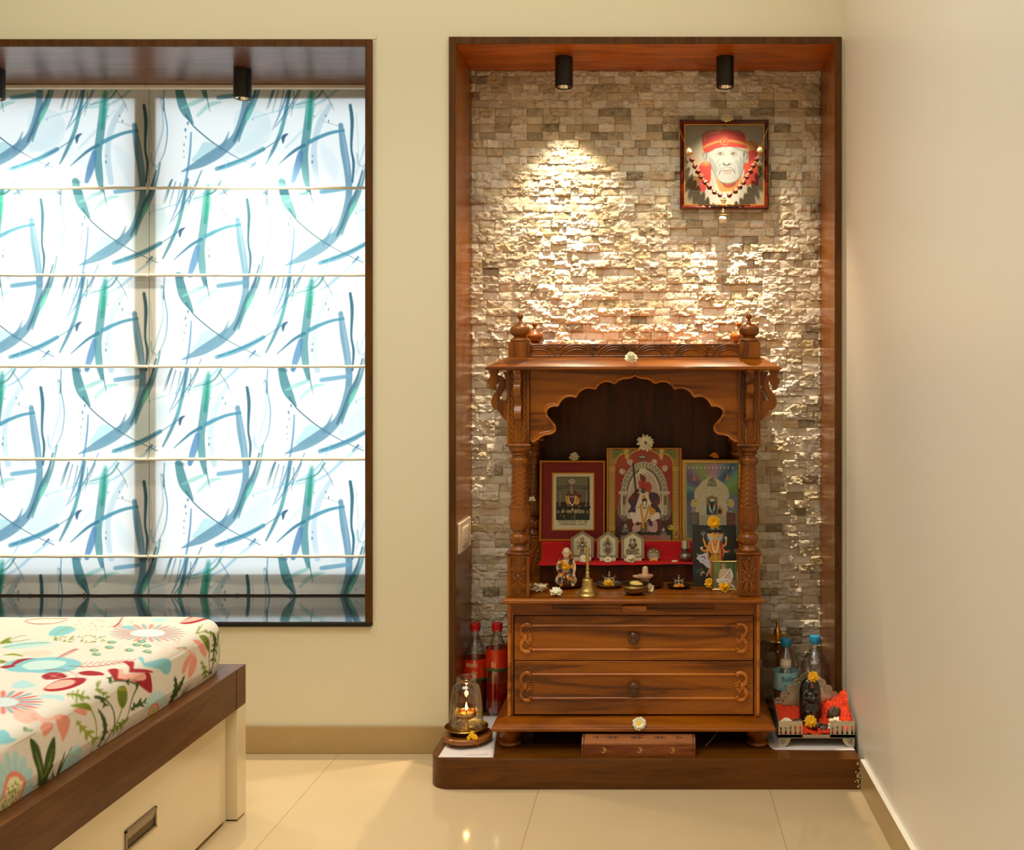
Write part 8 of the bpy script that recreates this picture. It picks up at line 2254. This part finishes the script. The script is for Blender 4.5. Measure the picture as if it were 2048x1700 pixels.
cv.stroke([(455, 590), (540, 545), (640, 510), (700, 500)], [30, 34, 34, 30], (232, 176, 96)); cv.stroke([(815, 492), (900, 505), (1000, 530), (1040, 548)], [28, 34, 32, 26], (232, 176, 96)); cv.stroke([(455, 606), (540, 560), (640, 526), (700, 516)], 5, (176, 60, 30), .8); cv.speck(60, 820, 485, 1040, 550, 5, [(200, 110, 50), (246, 206, 130)], .8, 7); cv.speck(40, 460, 505, 700, 600, 5, [(200, 110, 50), (246, 206, 130)], .5, 8)
for k in range(16):
    a = k * PI / 8; cv.stroke([(746, 500), (746 + 66 * math.cos(a), 500 + 64 * math.sin(a))], [22, 4], (246, 206, 130))
cv.ell(746, 500, 40, 40, (206, 60, 30)); cv.stroke([(726, 484), (740, 478), (746, 490), (734, 498), (750, 506), (744, 520), (726, 518)], 6, (250, 226, 170)); cv.stroke([(746, 500), (762, 492), (768, 506)], 5, (250, 226, 170)); cv.ell(762, 478, 5, 4, (250, 226, 170)); cv.stroke([(760, 560), (768, 596)], [20, 6], (236, 120, 70))
cv.blob([(725, 286), (755, 286), (742, 312)], (170, 80, 50))
lm = cv.a.mean(-1, keepdims=True); cv.a = np.clip(lm + (cv.a - lm) * 1.55, 0, 255) * 0.50
gx0, gx1 = x0 + fw + .001, x1 - fw - .001
put(cv, t, 'painted_sheet', gx0, gx1, yP - .0046, z0 + fw + .001, z1 - fw - .001, M['poster'], xf)

dg = 3.310; yg = dg - CD - .0005
def cg(x, y, o=0): return Vector((xat(1340 + x / 6.8, dg), yg + o, zat(210 + y / 6.8, dg)))
t = thing('bead_garland', 'brown rudraksha bead garland with gold caps draped over the portrait', 'garland', tuple(cg(730, 1240)))
beads = [(302, 745), (340, 832), (380, 905), (424, 975), (478, 1050), (538, 1116), (608, 1182), (682, 1222), (806, 1222), (886, 1172), (948, 1116), (1000, 1050), (1046, 975), (1092, 905), (1134, 825), (1180, 738)]
b = MB(); th_pts = [cg(138, 345), cg(205, 540), cg(250, 640), cg(290, 720)] + [cg(*p) for p in beads[:8]] + [cg(735, 1245)] + [cg(*p) for p in beads[8:]] + [cg(1205, 690), cg(1225, 610), cg(1280, 450), cg(1340, 300)]
b.tube(th_pts, .0011, 6, n=3); b.build('gold_thread', M['gold'], t)
b = MB(); b.tube([cg(138, 345), cg(132, 300, .012), cg(134, 215, .022)], .0009, 6); b.tube([cg(1340, 300), cg(1345, 250, .012), cg(1340, 210, .022)], .0009, 6); b.build('hanging_thread', M['gold'], t)
for i, p in enumerate(beads):
    c_ = cg(*p); b = MB(); b.ell(c_, .0088, 16, 12, noise=.25, seed=i); b.build('bead', M['rudra'], t)
    q = beads[i + 1] if i + 1 < len(beads) else (1200, 690)
    m_ = (cg(*p) + cg(*q)) / 2
    b = MB()
    if i != 7: b.ell(m_, .0038, 10, 7); b.build('gold_cap', M['gold'], t)
for (p, rot) in (((255, 628), .5), ((1226, 612), -.4)):
    c_ = cg(*p); b = MB(); b.ell(c_, .0098, 16, 12); b.build('pearl', M['petalw'], t)
    b = MB()
    for s_ in (-1, 1):
        for k in range(10):
            a = 2 * PI * k / 10; e_ = c_ + Vector((math.sin(rot) * s_ * .0095, 0, -math.cos(rot) * s_ * .0095))
            b.ell(e_ + Vector((.0085 * math.cos(a) * math.cos(rot), .0085 * math.sin(a), .0085 * math.cos(a) * math.sin(rot))), (.0036, .0022, .0014), 8, 6, M=Matrix.Rotation(-rot, 3, 'Y'))
    b.build('gilt_petal_cap', M['gold'], t)
b = MB()
for p, r_ in (((735, 1255), .0075), ((728, 1312), .0085), ((722, 1425), .0040), ((720, 1455), .0040)): b.ell(cg(*p), r_, 14, 10)
b.build('pendant_pearls', M['petalw'], t)
b = MB()
for py_, rr in ((1295, .0075), (1362, .0115), (1498, .0085)):
    for k in range(10):
        a = 2 * PI * k / 10; b.ell(cg(725, py_) + Vector((rr * math.cos(a), rr * math.sin(a), 0)), (.0042, .0042, .0014), 8, 6)
b.tube([cg(722, 1370), cg(720, 1490)], .0018, 6); b.build('gilt_tiers', M['gold'], t)
b = MB(); b.ell(cg(722, 1548), .0125, 18, 12, noise=.15)
for k in range(7): b.ell(cg(722 + (k - 3) * 14, 1585 + (k % 2) * 10), (.0022, .0022, .0045), 8, 6)
b.build('pearl_bud', M['petalw'], t)
# tiny white jasmine tips between the beads
b = MB()
for i, p in enumerate(beads):
    sg = -1 if i < 8 else 1
    nx_, ny_ = sg * .75, .65
    if i in (7, 8): nx_, ny_ = sg * .3, 1
    for k in range(2):
        q = (p[0] + nx_ * 44 + (k - .5) * 26, p[1] + ny_ * 44 + k * 16)
        b.tube([cg(p[0] + nx_ * 20, p[1] + ny_ * 20, .001), cg(q[0], q[1], .001)], [.0016, .0004], 6)
b.build('thread_tassels', M['petalw'], t)
flower('cut_flower', 'white flower with yellow centre on top of portrait frame', (xat(1454, 3.30), yP - .006, zat(236, 3.31)), .0225, (.03, -.75, .68), M['petalw'], M['petaly'], 9, 2, .05, .34, 51, width=.75, group=FC)

# cable trunking line by the window (shallow paint ridge)
b = MB(); b.box(WR + T + .009, WR + T + .0115, -.0018, .0, WB - .03, WT + .04); b.box(WL - .05, WR + T + .0115, -.0018, 0, WT + T + .004, WT + T + .0062)
struct(b.build('trim_12', M['wall'], smooth=False))
